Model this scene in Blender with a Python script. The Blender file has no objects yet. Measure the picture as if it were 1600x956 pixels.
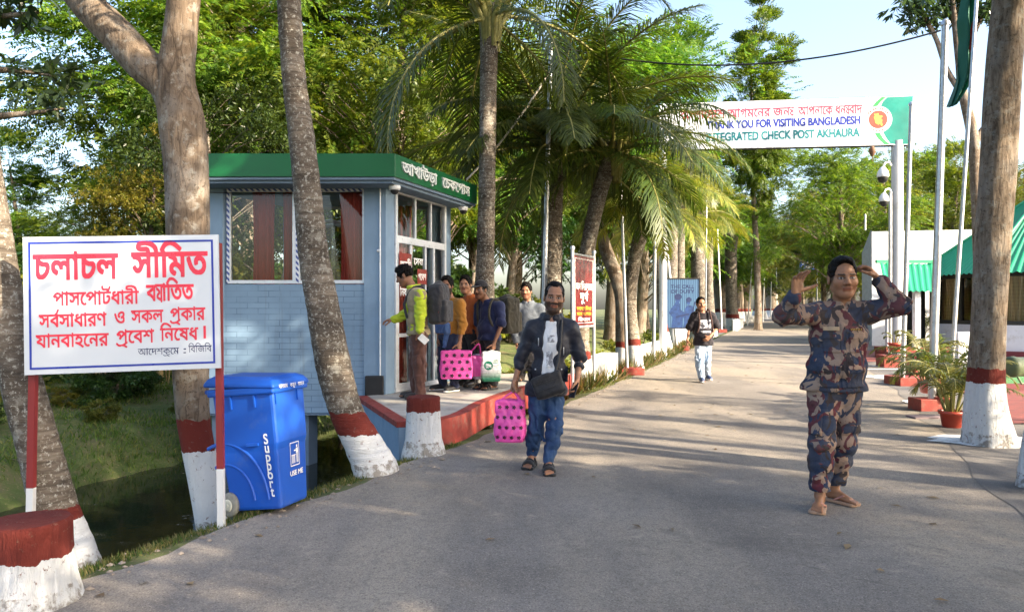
import bpy, bmesh, math, random
import numpy as np
from mathutils import Vector, Matrix, Quaternion
from mathutils.bvhtree import BVHTree
S = bpy.context.scene
COL = S.collection
F, YH, H = 1150.0, 482.0, 1.42          # focal length and horizon row in photo pixels, eye height
# ------------------------------------------------------------------ camera, sky, sun
cam = bpy.data.cameras.new('camera'); cam.sensor_width = 36; cam.lens = 36*F/1600
cam.shift_y = (YH-478)/1600; cam.clip_end = 2000; cam.clip_start = .05
co = bpy.data.objects.new('camera', cam); COL.objects.link(co)
co.location = (0, 0, H); co.rotation_euler = (math.radians(90), 0, 0); S.camera = co
SUN_EL = math.radians(27); SUN_AZ = math.atan2(.86, -.51)      # azimuth clockwise from +Y
w = bpy.data.worlds.new('World'); S.world = w; w.use_nodes = True
nt = w.node_tree; sk = nt.nodes.new('ShaderNodeTexSky'); sk.sky_type = 'NISHITA'; sk.sun_disc = False
sk.sun_elevation = SUN_EL; sk.sun_rotation = SUN_AZ; sk.dust_density = 3.5; sk.air_density = 1.0; sk.ozone_density = 1.0; sk.altitude = 0
bg = nt.nodes['Background']; bg.inputs[1].default_value = .15; nt.links.new(sk.outputs[0], bg.inputs[0])
sl = bpy.data.lights.new('sun', 'SUN'); sl.energy = 4.6; sl.angle = math.radians(.55); sl.color = (1, .84, .62)
so = bpy.data.objects.new('sun', sl); COL.objects.link(so)
SD = Vector((math.sin(SUN_AZ)*math.cos(SUN_EL), math.cos(SUN_AZ)*math.cos(SUN_EL), math.sin(SUN_EL)))
so.rotation_euler = SD.to_track_quat('Z', 'Y').to_euler(); so.location = SD*60
S.view_settings.view_transform = 'Standard'; S.view_settings.look = 'None'; S.view_settings.gamma = 1
S.view_settings.exposure = 1.9
S.cycles.use_denoising = True; S.cycles.max_bounces = 8; S.cycles.transparent_max_bounces = 24
S.cycles.diffuse_bounces = 3; S.cycles.glossy_bounces = 3; S.cycles.transmission_bounces = 4
S.cycles.caustics_reflective = False; S.cycles.caustics_refractive = False; S.cycles.sample_clamp_indirect = 6

# ------------------------------------------------------------------ helpers
def at(px, py, Y): return Vector(((px-800)/F*Y, Y, H-(py-YH)/F*Y))
def gnd(px, py, z=0.0):
    Y = (H-z)*F/(py-YH); return Vector(((px-800)/F*Y, Y, z))
def V(*a): return Vector(a)
def new_obj(name, me, parent=None):
    o = bpy.data.objects.new(name, me); COL.objects.link(o)
    if parent is not None: o.parent = parent
    return o
def tag(o, label=None, cat=None, group=None, kind=None):
    if label: o['label'] = label
    if cat: o['category'] = cat
    if group: o['group'] = group
    if kind: o['kind'] = kind
    return o
def empty(name, loc, label=None, cat=None, group=None, rz=0):
    o = bpy.data.objects.new(name, None); COL.objects.link(o); o.location = loc; o.rotation_euler = (0, 0, rz)
    o.empty_display_size = .2
    return tag(o, label, cat, group)
def copy_tree(o, parent=None):
    c = o.copy(); COL.objects.link(c)
    if parent is not None: c.parent = parent
    for ch in list(o.children): copy_tree(ch, c)
    return c
class MB:
    """collects geometry for ONE mesh object; coordinates local to org"""
    def __init__(s, org=(0, 0, 0)): s.v = []; s.f = []; s.m = []; s.sm = []; s.org = Vector(org); s.n = 0
    def add(s, vs, fs, mi=0, smooth=False):
        b = s.n
        vs = [(x[0]-s.org.x, x[1]-s.org.y, x[2]-s.org.z) for x in vs]
        s.v.extend(vs); s.n += len(vs)
        for f in fs: s.f.append([i+b for i in f]); s.m.append(mi); s.sm.append(smooth)
        return s
    def box(s, c, d, R=None, mi=0):
        c = Vector(c); hx, hy, hz = d[0]/2, d[1]/2, d[2]/2
        R = R or Matrix.Identity(3)
        vs = [c+R @ Vector((x*hx, y*hy, z*hz)) for x in (-1, 1) for y in (-1, 1) for z in (-1, 1)]
        return s.add(vs, [(0, 1, 3, 2), (4, 6, 7, 5), (0, 4, 5, 1), (2, 3, 7, 6), (0, 2, 6, 4), (1, 5, 7, 3)], mi)
    def quad(s, a, b, c, d, mi=0): return s.add([a, b, c, d], [(0, 1, 2, 3)], mi)
    def prism(s, poly, z0, z1, mi=0):
        n = len(poly)
        vs = [(p[0], p[1], z0) for p in poly]+[(p[0], p[1], z1) for p in poly]
        fs = [tuple(range(n-1, -1, -1)), tuple(range(n, 2*n))]+[(i, (i+1) % n, n+(i+1) % n, n+i) for i in range(n)]
        return s.add(vs, fs, mi)
    def extr(s, pts, vec, mi=0):
        """planar polygon pts extruded by vec"""
        n = len(pts); vec = Vector(vec); pts = [Vector(p) for p in pts]
        vs = pts+[p+vec for p in pts]
        fs = [tuple(range(n-1, -1, -1)), tuple(range(n, 2*n))]+[(i, (i+1) % n, n+(i+1) % n, n+i) for i in range(n)]
        return s.add(vs, fs, mi)
    def tube(s, pts, rad, seg=10, mi=0, caps=True, rnd=0, seed=0, smooth=True, flat=None):
        pts = [Vector(p) for p in pts]; n = len(pts)
        if not hasattr(rad, '__len__'): rad = [rad]*n
        rg = random.Random(seed); vs = []; up = None
        for i, p in enumerate(pts):
            t = (pts[min(i+1, n-1)]-pts[max(i-1, 0)])
            if t.length < 1e-9: t = Vector((0, 0, 1))
            t.normalize()
            if up is None:
                up = Vector((1, 0, 0)) if abs(t.x) < .9 else Vector((0, 1, 0))
            up = (up-t*up.dot(t)).normalized(); sd = t.cross(up)
            for k in range(seg):
                a = 2*math.pi*k/seg; r = rad[i]*(1+(rg.uniform(-rnd, rnd) if rnd else 0))
                vs.append(p+(up*math.cos(a)+sd*math.sin(a))*r)
        fs = [(i*seg+k, i*seg+(k+1) % seg, (i+1)*seg+(k+1) % seg, (i+1)*seg+k) for i in range(n-1) for k in range(seg)]
        s.add(vs, fs, mi, smooth)
        if caps: s.add(vs[:seg], [tuple(range(seg-1, -1, -1))], mi); s.add(vs[-seg:], [tuple(range(seg))], mi)
        return s
    def lathe(s, c, prof, seg=20, mi=0, smooth=True, R=None):
        c = Vector(c); R = R or Matrix.Identity(3); vs = []; n = len(prof)
        for r, z in prof:
            for k in range(seg):
                a = 2*math.pi*k/seg; vs.append(c+R @ Vector((r*math.cos(a), r*math.sin(a), z)))
        fs = [(i*seg+k, i*seg+(k+1) % seg, (i+1)*seg+(k+1) % seg, (i+1)*seg+k) for i in range(n-1) for k in range(seg)]
        s.add(vs, fs, mi, smooth)
        s.add(vs[:seg], [tuple(range(seg-1, -1, -1))], mi); s.add(vs[-seg:], [tuple(range(seg))], mi)
        return s
    def mesh(s, name, mats):
        me = bpy.data.meshes.new(name); me.from_pydata(s.v, [], s.f)
        for m in (mats if isinstance(mats, (list, tuple)) else [mats]): me.materials.append(m)
        me.polygons.foreach_set('material_index', s.m); me.polygons.foreach_set('use_smooth', s.sm)
        me.update(); return me
    def build(s, name, mats, parent=None, bevel=0, loc=None):
        o = new_obj(name, s.mesh(name, mats), parent)
        if parent is None or loc is not None: o.location = s.org if loc is None else loc
        if bevel:
            b = o.modifiers.new('bevel', 'BEVEL'); b.width = bevel; b.segments = 2; b.limit_method = 'ANGLE'; b.angle_limit = .6
        return o
def spline(P, n):
    """Catmull-Rom through rows of P -> n samples"""
    P = np.asarray(P, float); m = len(P); t = np.linspace(0, m-1, n); i = np.minimum(t.astype(int), m-2); u = (t-i)[:, None]
    g = lambda k: P[np.clip(i+k, 0, m-1)]
    a, b, c, d = g(-1), g(0), g(1), g(2)
    return .5*((2*b)+(-a+c)*u+(2*a-5*b+4*c-d)*u*u+(-a+3*b-3*c+d)*u**3)
def np_mesh(name, verts, quads, mats, smooth=False, midx=None):
    me = bpy.data.meshes.new(name); verts = np.asarray(verts, np.float32); quads = np.asarray(quads, np.int32)
    k = quads.shape[1]
    me.vertices.add(len(verts)); me.vertices.foreach_set('co', verts.ravel())
    me.loops.add(quads.size); me.loops.foreach_set('vertex_index', quads.ravel())
    me.polygons.add(len(quads)); me.polygons.foreach_set('loop_start', np.arange(0, quads.size, k, dtype=np.int32))
    if smooth: me.polygons.foreach_set('use_smooth', np.ones(len(quads), bool))
    for m in (mats if isinstance(mats, (list, tuple)) else [mats]): me.materials.append(m)
    if midx is not None: me.polygons.foreach_set('material_index', np.asarray(midx, np.int32))
    me.update(calc_edges=True); return me
# ------------------------------------------------------------------ materials
class G:
    def __init__(s, name):
        s.m = bpy.data.materials.new(name); s.m.use_nodes = True; s.t = s.m.node_tree
        s.b = s.t.nodes['Principled BSDF']; s.out = s.t.nodes['Material Output']; s._c = None
    def n(s, typ, **kw):
        x = s.t.nodes.new('ShaderNode'+typ)
        for k, v in kw.items():
            if k.startswith('i_'):
                k = k[2:]; x.inputs[int(k) if k.isdigit() else k.replace('_', ' ')].default_value = v
            else: setattr(x, k, v)
        return x
    def l(s, a, b): s.t.links.new(a, b)
    def coord(s, k='Object'):
        if s._c is None: s._c = s.n('TexCoord')
        return s._c.outputs[k]
    def noise(s, scale, detail=4, rough=.6, dist=0, vec=None, out='Fac'):
        x = s.n('TexNoise'); x.inputs['Scale'].default_value = scale; x.inputs['Detail'].default_value = detail
        x.inputs['Roughness'].default_value = rough; x.inputs['Distortion'].default_value = dist
        s.l(vec if vec is not None else s.coord(), x.inputs['Vector']); return x.outputs[out]
    def mapv(s, sc=(1, 1, 1), vec=None, loc=(0, 0, 0), rot=(0, 0, 0)):
        x = s.n('Mapping'); x.inputs['Scale'].default_value = sc; x.inputs['Location'].default_value = loc; x.inputs['Rotation'].default_value = rot
        s.l(vec if vec is not None else s.coord(), x.inputs['Vector']); return x.outputs[0]
    def ramp(s, fac, stops, interp='LINEAR'):
        x = s.n('ValToRGB'); e = x.color_ramp.elements; x.color_ramp.interpolation = interp
        while len(e) < len(stops): e.new(.5)
        for i, (p, c) in enumerate(stops):
            e[i].position = p; e[i].color = (c if hasattr(c, '__len__') else (c, c, c))[:3]+(1,) if hasattr(c, '__len__') else (c, c, c, 1)
        s.l(fac, x.inputs[0]); return x.outputs[0]
    def mix(s, fac, a, b, mode='MIX'):
        x = s.n('Mix', data_type='RGBA', blend_type=mode)
        for v, i in ((fac, 0), (a, 6), (b, 7)):
            if isinstance(v, (int, float)): x.inputs[i].default_value = v if i == 0 else (v, v, v, 1)
            elif isinstance(v, tuple): x.inputs[i].default_value = v[:3]+(1,)
            else: s.l(v, x.inputs[i])
        return x.outputs[2]
    def math(s, op, a, b=None, c=None):
        x = s.n('Math', operation=op)
        for i, v in enumerate((a, b, c)):
            if v is None: continue
            if isinstance(v, (int, float)): x.inputs[i].default_value = v
            else: s.l(v, x.inputs[i])
        return x.outputs[0]
    def xyz(s, vec=None):
        x = s.n('SeparateXYZ'); s.l(vec if vec is not None else s.coord(), x.inputs[0]); return x.outputs
    def base(s, c):
        if isinstance(c, tuple): s.b.inputs['Base Color'].default_value = c[:3]+(1,)
        else: s.l(c, s.b.inputs['Base Color'])
    def set(s, **kw):
        for k, v in kw.items():
            k = k.replace('_', ' '); s.b.inputs[k].default_value = v
    def bump(s, hgt, strength=.5, dist=.02, prev=None):
        x = s.n('Bump'); x.inputs['Strength'].default_value = strength; x.inputs['Distance'].default_value = dist
        s.l(hgt, x.inputs['Height'])
        if prev is not None: s.l(prev, x.inputs['Normal'])
        s.l(x.outputs[0], s.b.inputs['Normal']); return x.outputs[0]
def sh(c, k): return tuple(min(1, x*k) for x in c[:3])
def mat(name, col, rough=.6, var=.18, scale=6, bump=0, bscale=50, metallic=0, dirt=None, dscale=3, spec=.4):
    g = G(name); n = g.noise(scale, 5)
    c = g.mix(g.ramp(n, [(.3, 0), (.7, 1)]), sh(col, 1-var), sh(col, 1+var))
    if dirt is not None:
        d = g.ramp(g.noise(dscale, 6, .7), [(.52, 0), (.68, 1)]); c = g.mix(d, c, dirt)
    g.base(c); g.set(Roughness=rough, Metallic=metallic); g.b.inputs['Specular IOR Level'].default_value = spec
    rr = g.ramp(g.noise(scale*2.3, 4), [(.3, max(0, rough-.12)), (.7, min(1, rough+.12))]); g.l(rr, g.b.inputs['Roughness'])
    if bump: g.bump(g.noise(bscale, 5), bump, .01)
    return g.m
def leaf_mat(name, cols, trans=.35, rough=.45, tcol=None):
    g = G(name); geo = g.n('NewGeometry'); oi = g.n('ObjectInfo')
    r = geo.outputs['Random Per Island']
    c = g.ramp(r, [(i/(len(cols)-1), c) for i, c in enumerate(cols)])
    v = g.n('HueSaturation'); g.l(c, v.inputs['Color']); v.inputs['Saturation'].default_value = 1
    g.l(g.math('MULTIPLY_ADD', oi.outputs['Random'], .05, .475), v.inputs['Hue'])
    g.l(g.math('MULTIPLY_ADD', oi.outputs['Random'], .5, .75), v.inputs['Value'])
    c = v.outputs[0]; g.base(c); g.set(Roughness=rough); g.b.inputs['Specular IOR Level'].default_value = .35
    tr = g.n('BsdfTranslucent'); g.l(g.mix(1.0, c, tcol or (1.9, 1.75, .8), 'MULTIPLY'), tr.inputs[0])
    mx = g.n('MixShader'); mx.inputs[0].default_value = trans; g.l(g.b.outputs[0], mx.inputs[1]); g.l(tr.outputs[0], mx.inputs[2])
    g.l(mx.outputs[0], g.out.inputs[0]); return g.m
def trunk_mat(name, kind, zw=None, zr=None):
    """bark; below zw whitewashed, between zw and zr red oxide (object Z)"""
    g = G(name); z = g.xyz()[2]
    if kind == 'palm':
        v = g.mapv((1.2, 1.2, 9)); n1 = g.noise(2.2, 6, .7, 1.0, v); n2 = g.noise(34, 5, .75); n3 = g.noise(1.6, 3)
        c = g.ramp(n1, [(.3, (.04, .032, .026)), (.5, (.15, .122, .096)), (.7, (.27, .235, .195))])
        c = g.mix(g.ramp(n3, [(.45, 0), (.66, .8)]), c, (.045, .038, .032))
        c = g.mix(g.ramp(n2, [(.54, 0), (.62, 1)]), c, (.38, .37, .33)); c = g.mix(g.ramp(g.noise(6, 5, .7), [(.57, 0), (.65, .6)]), c, (.33, .32, .28))
        b = g.bump(n1, .9, .03); b = g.bump(n2, .5, .01, b)
    else:
        v = g.mapv((7, 7, 1.3)); n1 = g.noise(3.2 if kind == 'rough' else 1.5, 7, .7, .6, v); n2 = g.noise(3, 4); n3 = g.noise(30, 4, .7)
        if kind == 'rough': c = g.ramp(n1, [(.33, (.075, .056, .042)), (.5, (.2, .155, .115)), (.68, (.33, .27, .21))])
        else:
            c = g.ramp(n1, [(.3, (.045, .032, .023)), (.45, (.135, .1, .072)), (.6, (.19, .145, .107)), (.74, (.27, .22, .17))])
            vv = g.n('TexVoronoi', feature='DISTANCE_TO_EDGE'); g.l(g.mix(.12, g.mapv((5, 5, 1.1)), g.noise(4, 4, .6, 0, None, 'Color')), vv.inputs['Vector']); vv.inputs['Scale'].default_value = 3
            c = g.mix(g.math('MULTIPLY', g.ramp(vv.outputs['Distance'], [(0, 1), (.07, 0)]), g.ramp(g.noise(2.2, 3), [(.42, 0), (.56, .8)])), c, (.05, .036, .027))
        c = g.mix(g.ramp(n2, [(.48, 0), (.66, .75)]), c, (.25, .225, .2))
        c = g.mix(g.ramp(g.noise(11, 6, .7), [(.54, 0), (.64, .7)]), c, (.29, .28, .25))
        c = g.mix(g.ramp(n3, [(.56, 0), (.64, .8)]), c, (.07, .052, .04))
        b = g.bump(n1, 1.0 if kind == 'rough' else .7, .04); b = g.bump(n3, .3, .01, b)
    if zw is not None:
        e = g.math('MULTIPLY_ADD', g.noise(9, 4), .09, -.045); e2 = g.math('MULTIPLY_ADD', g.noise(40, 3), .03, -.015)
        zz = g.math('ADD', g.math('ADD', z, e), e2)
        chip = g.ramp(g.noise(24, 6, .8), [(.6, 0), (.64, 1)])
        red = g.mix(g.noise(5, 4), (.105, .018, .014), (.17, .032, .024))
        wht = g.mix(g.noise(7, 6, .75), (.5, .52, .54), (.72, .73, .74))
        mw = g.math('MULTIPLY', g.math('LESS_THAN', zz, zw), g.math('SUBTRACT', 1.0, chip))
        mr = g.math('MULTIPLY', g.math('LESS_THAN', zz, zr), g.math('SUBTRACT', 1.0, g.math('MULTIPLY', chip, .5)))
        c = g.mix(mr, c, red); c = g.mix(mw, c, wht)
        low = g.math('MULTIPLY', g.math('LESS_THAN', zz, .13), g.ramp(g.noise(14, 6, .7), [(.46, 0), (.58, .75)]))
        c = g.mix(low, c, (.16, .13, .1))
    g.base(c); g.set(Roughness=.88); g.b.inputs['Specular IOR Level'].default_value = .2
    return g.m
M = {}
M['white'] = mat('white_paint', (.74, .75, .76), .55, .06, 5, .15, 40, dirt=(.5, .47, .42), dscale=2.2)
M['white_wash'] = mat('whitewash', (.74, .75, .76), .85, .1, 9, .5, 25, dirt=(.36, .32, .27), dscale=7)
M['red_paint'] = mat('red_oxide_paint', (.22, .03, .022), .6, .25, 8, .3, 40, dirt=(.17, .09, .07), dscale=5)
M['blue_wall'] = mat('blue_wall_paint', (.18, .275, .4), .6, .08, 3, .12, 60, dirt=(.16, .25, .36), dscale=1.6)
M['blue_dark'] = mat('slate_blue_paint', (.13, .19, .27), .6, .1, 3, .15, 60)
M['steel'] = mat('galvanised_steel', (.5, .52, .55), .38, .15, 12, metallic=.8)
M['alu'] = mat('white_aluminium', (.62, .66, .72), .35, .06, 8, metallic=.15)
M['dark'] = mat('black_plastic', (.018, .018, .02), .45, .25, 10)
M['rubber'] = mat('grey_rubber', (.2, .2, .18), .6, .2, 30)
M['concrete'] = mat('concrete', (.36, .34, .31), .85, .16, 3, .35, 70, dirt=(.25, .22, .19), dscale=4)
M['glassy'] = None
def glass(name, tint=(.9, .95, .95), refl=.14):
    g = G(name); t = g.n('BsdfTransparent'); t.inputs[0].default_value = tint+(1,)
    gl = g.n('BsdfGlossy'); gl.inputs['Roughness'].default_value = .02
    fr = g.n('Fresnel'); fr.inputs[0].default_value = 1.5
    f = g.math('ADD', fr.outputs[0], refl-.04)
    mx = g.n('MixShader'); g.l(f, mx.inputs[0]); g.l(t.outputs[0], mx.inputs[1]); g.l(gl.outputs[0], mx.inputs[2])
    g.l(mx.outputs[0], g.out.inputs[0]); return g.m
M['glass'] = glass('window_glass', refl=.05)
# ------------------------------------------------------------------ lettering (outline font runs filled by winding, so overlapping strokes stay solid)
_gl = {}
def _splines(ch):
    if ch in _gl: return _gl[ch]
    def curve(body):
        c = bpy.data.curves.new('lettering', 'FONT'); c.body = body; c.size = 1; o = bpy.data.objects.new('lettering', c); COL.objects.link(o)
        dg = bpy.context.evaluated_depsgraph_get(); dg.update(); cu = o.to_curve(dg); out = []
        for sp in cu.splines:
            if sp.type == 'BEZIER':
                bp = sp.bezier_points; n = len(bp); poly = []
                for i in range(n):
                    a, b = bp[i], bp[(i+1) % n]
                    p0, p1, p2, p3 = a.co, a.handle_right, b.handle_left, b.co
                    for k in range(6):
                        t = k/6; q = p0*(1-t)**3+p1*3*t*(1-t)**2+p2*3*t*t*(1-t)+p3*t**3; poly.append((q.x, q.y))
            else: poly = [(p.co.x, p.co.y) for p in sp.points]
            if len(poly) > 2: out.append(np.array(poly))
        o.to_curve_clear(); bpy.data.objects.remove(o); bpy.data.curves.remove(c)
        return out
    mx = lambda L: max(p[:, 0].max() for p in L)
    ref = curve('\u09b2' if ord(ch[0]) > 2000 else 'I')
    adv = mx(curve(ch+('\u09b2' if ord(ch[0]) > 2000 else 'I')))-mx(ref)
    _gl[ch] = ([] if ch == ' ' else curve(ch), adv); return _gl[ch]
_ink = {}
def _pt_strokes(kind, x0, adv):
    """hand-drawn conjunct signs in em units around the consonant just set"""
    if kind == '^': a = x0+adv*.62; return [[(a-.02, .62), (a+.07, .7), (a+.16, .86)]]                     # reph
    if kind == '_': a = x0; return [[(a+adv*.9, .02), (a+adv*.55, -.1), (a+adv*.2, -.12), (a+.02, -.03)], [(a+adv*.55, -.1), (a+adv*.86, -.2)]]  # ra-phala
    if kind == 'y': return [[(x0+.04, .47), (x0+.16, .4), (x0+.18, .31), (x0+.09, .23), (x0+.07, .14), (x0+.2, .06), (x0+.31, .04)], [(x0+.31, .62), (x0+.31, -.02)], [(x0-.03, .62), (x0+.42, .62)]]
    return []
def raster(text, size, res, bold):
    """visual-order string -> boolean ink grid; ^ reph, _ ra-phala on previous letter, ` ya-phala"""
    polys = []; strokes = []; x = 0; last = (0, .5)
    for ch in text:
        if ch in '^_': strokes += _pt_strokes(ch, *last); continue
        if ch == '`': strokes += _pt_strokes('y', x, 0); x += .36; continue
        g, adv = _splines(ch)
        for p in g: polys.append(p+np.array([x, 0]))
        last = (x, adv); x += adv
    allp = np.concatenate(polys+[np.array(s) for s in strokes])*size
    pad = bold*size+3*res; mn = allp.min(0)-pad; mxx = allp.max(0)+pad
    nx, ny = [int(math.ceil(v)) for v in (mxx-mn)/res]; W = np.zeros((ny, nx+1), np.int16)
    ys = mn[1]+(np.arange(ny)+.5)*res
    for p in polys:
        p = p*size; a, b = p, np.roll(p, -1, 0)
        for (x0, y0), (x1, y1) in zip(a, b):
            if y0 == y1: continue
            lo, hi, sg = (y0, y1, 1) if y0 < y1 else (y1, y0, -1)
            i0, i1 = np.searchsorted(ys, [lo, hi])
            if i1 <= i0: continue
            r = np.arange(i0, i1); xc = x0+(ys[r]-y0)*(x1-x0)/(y1-y0)
            np.add.at(W, (r, np.clip(((xc-mn[0])/res+.5).astype(int), 0, nx)), sg)
    ink = np.cumsum(W, 1)[:, :nx] != 0
    YY, XX = np.mgrid[0:ny, 0:nx]; XX = mn[0]+(XX+.5)*res; YY = mn[1]+(YY+.5)*res
    for s in strokes:
        q = spline(np.array(s)*size, 14)
        for (x0, y0), (x1, y1) in zip(q[:-1], q[1:]):
            L = max((x1-x0)**2+(y1-y0)**2, 1e-9); t = np.clip(((XX-x0)*(x1-x0)+(YY-y0)*(y1-y0))/L, 0, 1)
            ink |= (XX-x0-t*(x1-x0))**2+(YY-y0-t*(y1-y0))**2 < (.03*size)**2
    b = bold*size/res; k = int(b)
    if k > 0:
        o = ink.copy()
        for dy in range(-k, k+1):
            for dx in range(-k, k+1):
                if dx*dx+dy*dy <= b*b+.3: o |= np.roll(np.roll(ink, dy, 0), dx, 1)
        ink = o
    return ink, mn, res
def ink_quads(ink, mn, res):
    out = []
    d = np.diff(np.pad(ink.astype(np.int8), ((0, 0), (1, 1))), axis=1)
    open_ = {}
    for r in range(ink.shape[0]):
        st = np.flatnonzero(d[r] == 1); en = np.flatnonzero(d[r] == -1); cur = {}
        for a, b in zip(st, en):
            k = (a, b)
            if k in open_: cur[k] = open_[k]
            else: cur[k] = r
        for k, r0 in open_.items():
            if k not in cur: out.append((k[0], k[1], r0, r))
        open_ = cur
    for k, r0 in open_.items(): out.append((k[0], k[1], r0, ink.shape[0]))
    return [(mn[0]+a*res, mn[0]+b*res, mn[1]+r0*res, mn[1]+r1*res) for a, b, r0, r1 in out]
def lettering(mb, text, org, u, v, size=.1, width=None, res=None, bold=.02, mi=0, off=.002, thick=0, align='L', sx=1.0):
    """adds text quads on the plane through org spanned by unit vectors u,v (normal u x v)"""
    org, u, v = Vector(org), Vector(u), Vector(v); nrm = u.cross(v).normalized()
    res = res or size/60
    ink, mn, res = raster(text, size, res, bold)
    q = ink_quads(ink, mn, res)
    x0 = min(a for a, *_ in q); x1 = max(b for _, b, *_ in q)
    k = sx if width is None else width/(x1-x0)
    ox = -x0 if align == 'L' else (-(x0+x1)/2 if align == 'C' else -x1)
    vs = []; fs = []
    for a, b, c, d in q:
        n = len(vs)
        for X, Y in ((a, c), (b, c), (b, d), (a, d)): vs.append(org+u*((X+ox)*k)+v*Y+nrm*off)
        fs.append((n, n+1, n+2, n+3))
        if thick:
            m = len(vs)
            for X, Y in ((a, c), (b, c), (b, d), (a, d)): vs.append(org+u*((X+ox)*k)+v*Y+nrm*(off-thick))
            fs += [(n, m, m+1, n+1), (n+1, m+1, m+2, n+2), (n+2, m+2, m+3, n+3), (n+3, m+3, m, n)]
    mb.add(vs, fs, mi); return mb
# ------------------------------------------------------------------ ground, road, canal
LE = np.array([(-60, -30.), (-10, -8.8), (3.49, -2.43), (4.5, -1.96), (5.2, -1.6), (7.5, -.6), (10, .45), (15.1, 2.43), (49.5, 15), (900, 326)])
def XL(Y): return np.interp(Y, LE[:, 0], LE[:, 1])
ZW = -.72
def prof(d):
    return np.interp(d, [-700, -.02, .12, .45, 1.15, 4.6, 5.2, 5.8, 8.3, 13, 40, 700], [0, 0, -.01, -.1, -1.05, -1.15, -.62, -.3, -.02, .12, .25, .25])
from mathutils import noise as MN
def gz(x, y):
    d = float(XL(y))-x; z = float(prof(d+(min(1, max(0, d-2.5))*(.4*MN.noise(Vector((x*.7, y*.7, 9)))+.22*MN.noise(Vector((x*2.3, y*2.3, 2)))) if 2.5 < d < 12 else 0)))
    if d > .15: z += .07*min(1, d)*MN.noise(Vector((x*.9, y*.9, 0)))+.05*min(1, d)*MN.noise(Vector((x*3.1, y*3.1, 4)))
    return z
def sheet(name, Ys, ds, zf, mats):
    vs = []; 
    for y in Ys:
        x0 = float(XL(y))
        for d in ds: vs.append((x0-d, y, zf(x0-d, y)))
    n = len(ds); q = [(i*n+j, i*n+j+1, (i+1)*n+j+1, (i+1)*n+j) for i in range(len(Ys)-1) for j in range(n-1)]
    q = [tuple(reversed(f)) for f in q]
    return new_obj(name, np_mesh(name, vs, q, mats, True))
Ys = list(np.arange(-6, 24, .16))+list(np.arange(24, 60, 1.2))+[65, 72, 80, 95, 120, 160, 240, 400, 700, 900]
ds = [-700, -300, -120, -60, -30, -14, -6]+list(np.arange(-.2, 10, .12))+list(np.arange(10, 24, .7))+[26, 32, 45, 70, 130, 300, 700]
g = G('bank_soil'); n1 = g.noise(1.3, 6, .65); n2 = g.noise(9, 6, .7)
c = g.ramp(n1, [(.35, (.045, .075, .012)), (.5, (.075, .105, .022)), (.65, (.13, .11, .05))])
c = g.mix(g.ramp(n2, [(.5, 0), (.7, .8)]), c, (.13, .105, .055)); c = g.mix(g.ramp(g.noise(38, 3), [(.62, 0), (.68, .8)]), c, (.26, .2, .1))
zz = g.xyz()[2]; c = g.mix(g.ramp(zz, [(0, 1), (1, 1)]), c, c)
g.base(c); g.set(Roughness=.95); g.bump(g.noise(30, 6, .7), .8, .04)
ground = tag(sheet('ground', Ys, ds, gz, g.m), kind='structure')
def asphalt(name, base, dust):
    g = G(name); n1 = g.noise(.55, 6, .6); n2 = g.noise(7, 6, .7); n3 = g.noise(130, 3, .7); v = g.mapv((1.0, .22, 1), rot=(0, 0, .35)); n4 = g.noise(.9, 5, .6, 0, v)
    c = g.mix(g.ramp(n1, [(.38, 0), (.62, 1)]), sh(base, .74), sh(base, 1.2))
    c = g.mix(g.ramp(n4, [(.44, 0), (.62, .85)]), c, dust)
    c = g.mix(g.ramp(n2, [(.5, 0), (.72, .35)]), c, sh(base, .6))
    c = g.mix(g.ramp(n3, [(.36, .75), (.47, 0)]), c, sh(base, .3)); c = g.mix(g.ramp(n3, [(.58, 0), (.68, .7)]), c, sh(dust, 1.6))
    vo = g.n('TexVoronoi', feature='DISTANCE_TO_EDGE'); vo.inputs['Scale'].default_value = .55
    dv = g.noise(2.5, 4, .6, 0, None, 'Color'); g.l(g.mix(.25, g.coord(), dv), vo.inputs['Vector'])
    c = g.mix(g.ramp(g.noise(.75, 5, .65, .5, g.mapv((1, 1, 1), loc=(5, 3, 0))), [(.6, 0), (.66, .4)]), c, sh(base, .55)); c = g.mix(g.ramp(g.noise(3.1, 6, .7), [(.62, 0), (.67, .45)]), c, sh(dust, 1.15)); crack = g.math('MULTIPLY', g.ramp(vo.outputs['Distance'], [(0, 1), (.006, 0)]), g.ramp(g.noise(.8, 3), [(.6, 0), (.66, .6)]))
    c = g.mix(g.ramp(g.noise(19, 5, .7), [(.52, 0), (.66, .4)]), c, sh(base, .55)); c = g.mix(crack, c, sh(base, .35)); 
    g.base(c); g.set(Roughness=.9); g.b.inputs['Specular IOR Level'].default_value = .3
    b = g.bump(n3, .55, .006); g.bump(n2, .25, .02, b); return g.m
A1 = asphalt('worn_asphalt', (.19, .172, .157), (.3, .26, .212)); A2 = asphalt('dusty_asphalt', (.12, .118, .122), (.21, .19, .17))
def road_z(x, y): return .004
rd = sorted(set([round(v, 3) for v in np.linspace(-5.3, 0, 14)]))
def wob(y): return .13*MN.noise(Vector((0, y*1.1, 0)))+.07*MN.noise(Vector((3, y*6, 0)))
RY = list(np.arange(-6, 30, .25))+list(range(31, 60, 3))+[70, 90, 130, 200, 400, 800]
vs = []; 
for y in RY:
    for k, d in enumerate(rd): vs.append((float(XL(y))-d-(wob(y) if k == len(rd)-1 else 0), y, .004))
n = len(rd); q = [(i*n+j+1, i*n+j, (i+1)*n+j, (i+1)*n+j+1) for i in range(len(RY)-1) for j in range(n-1)]
q = [tuple(reversed(f)) for f in q]
tag(new_obj('road', np_mesh('road', vs, q, A1)), kind='structure')
AY = [y for y in RY if y < 60]; vs = []
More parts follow.
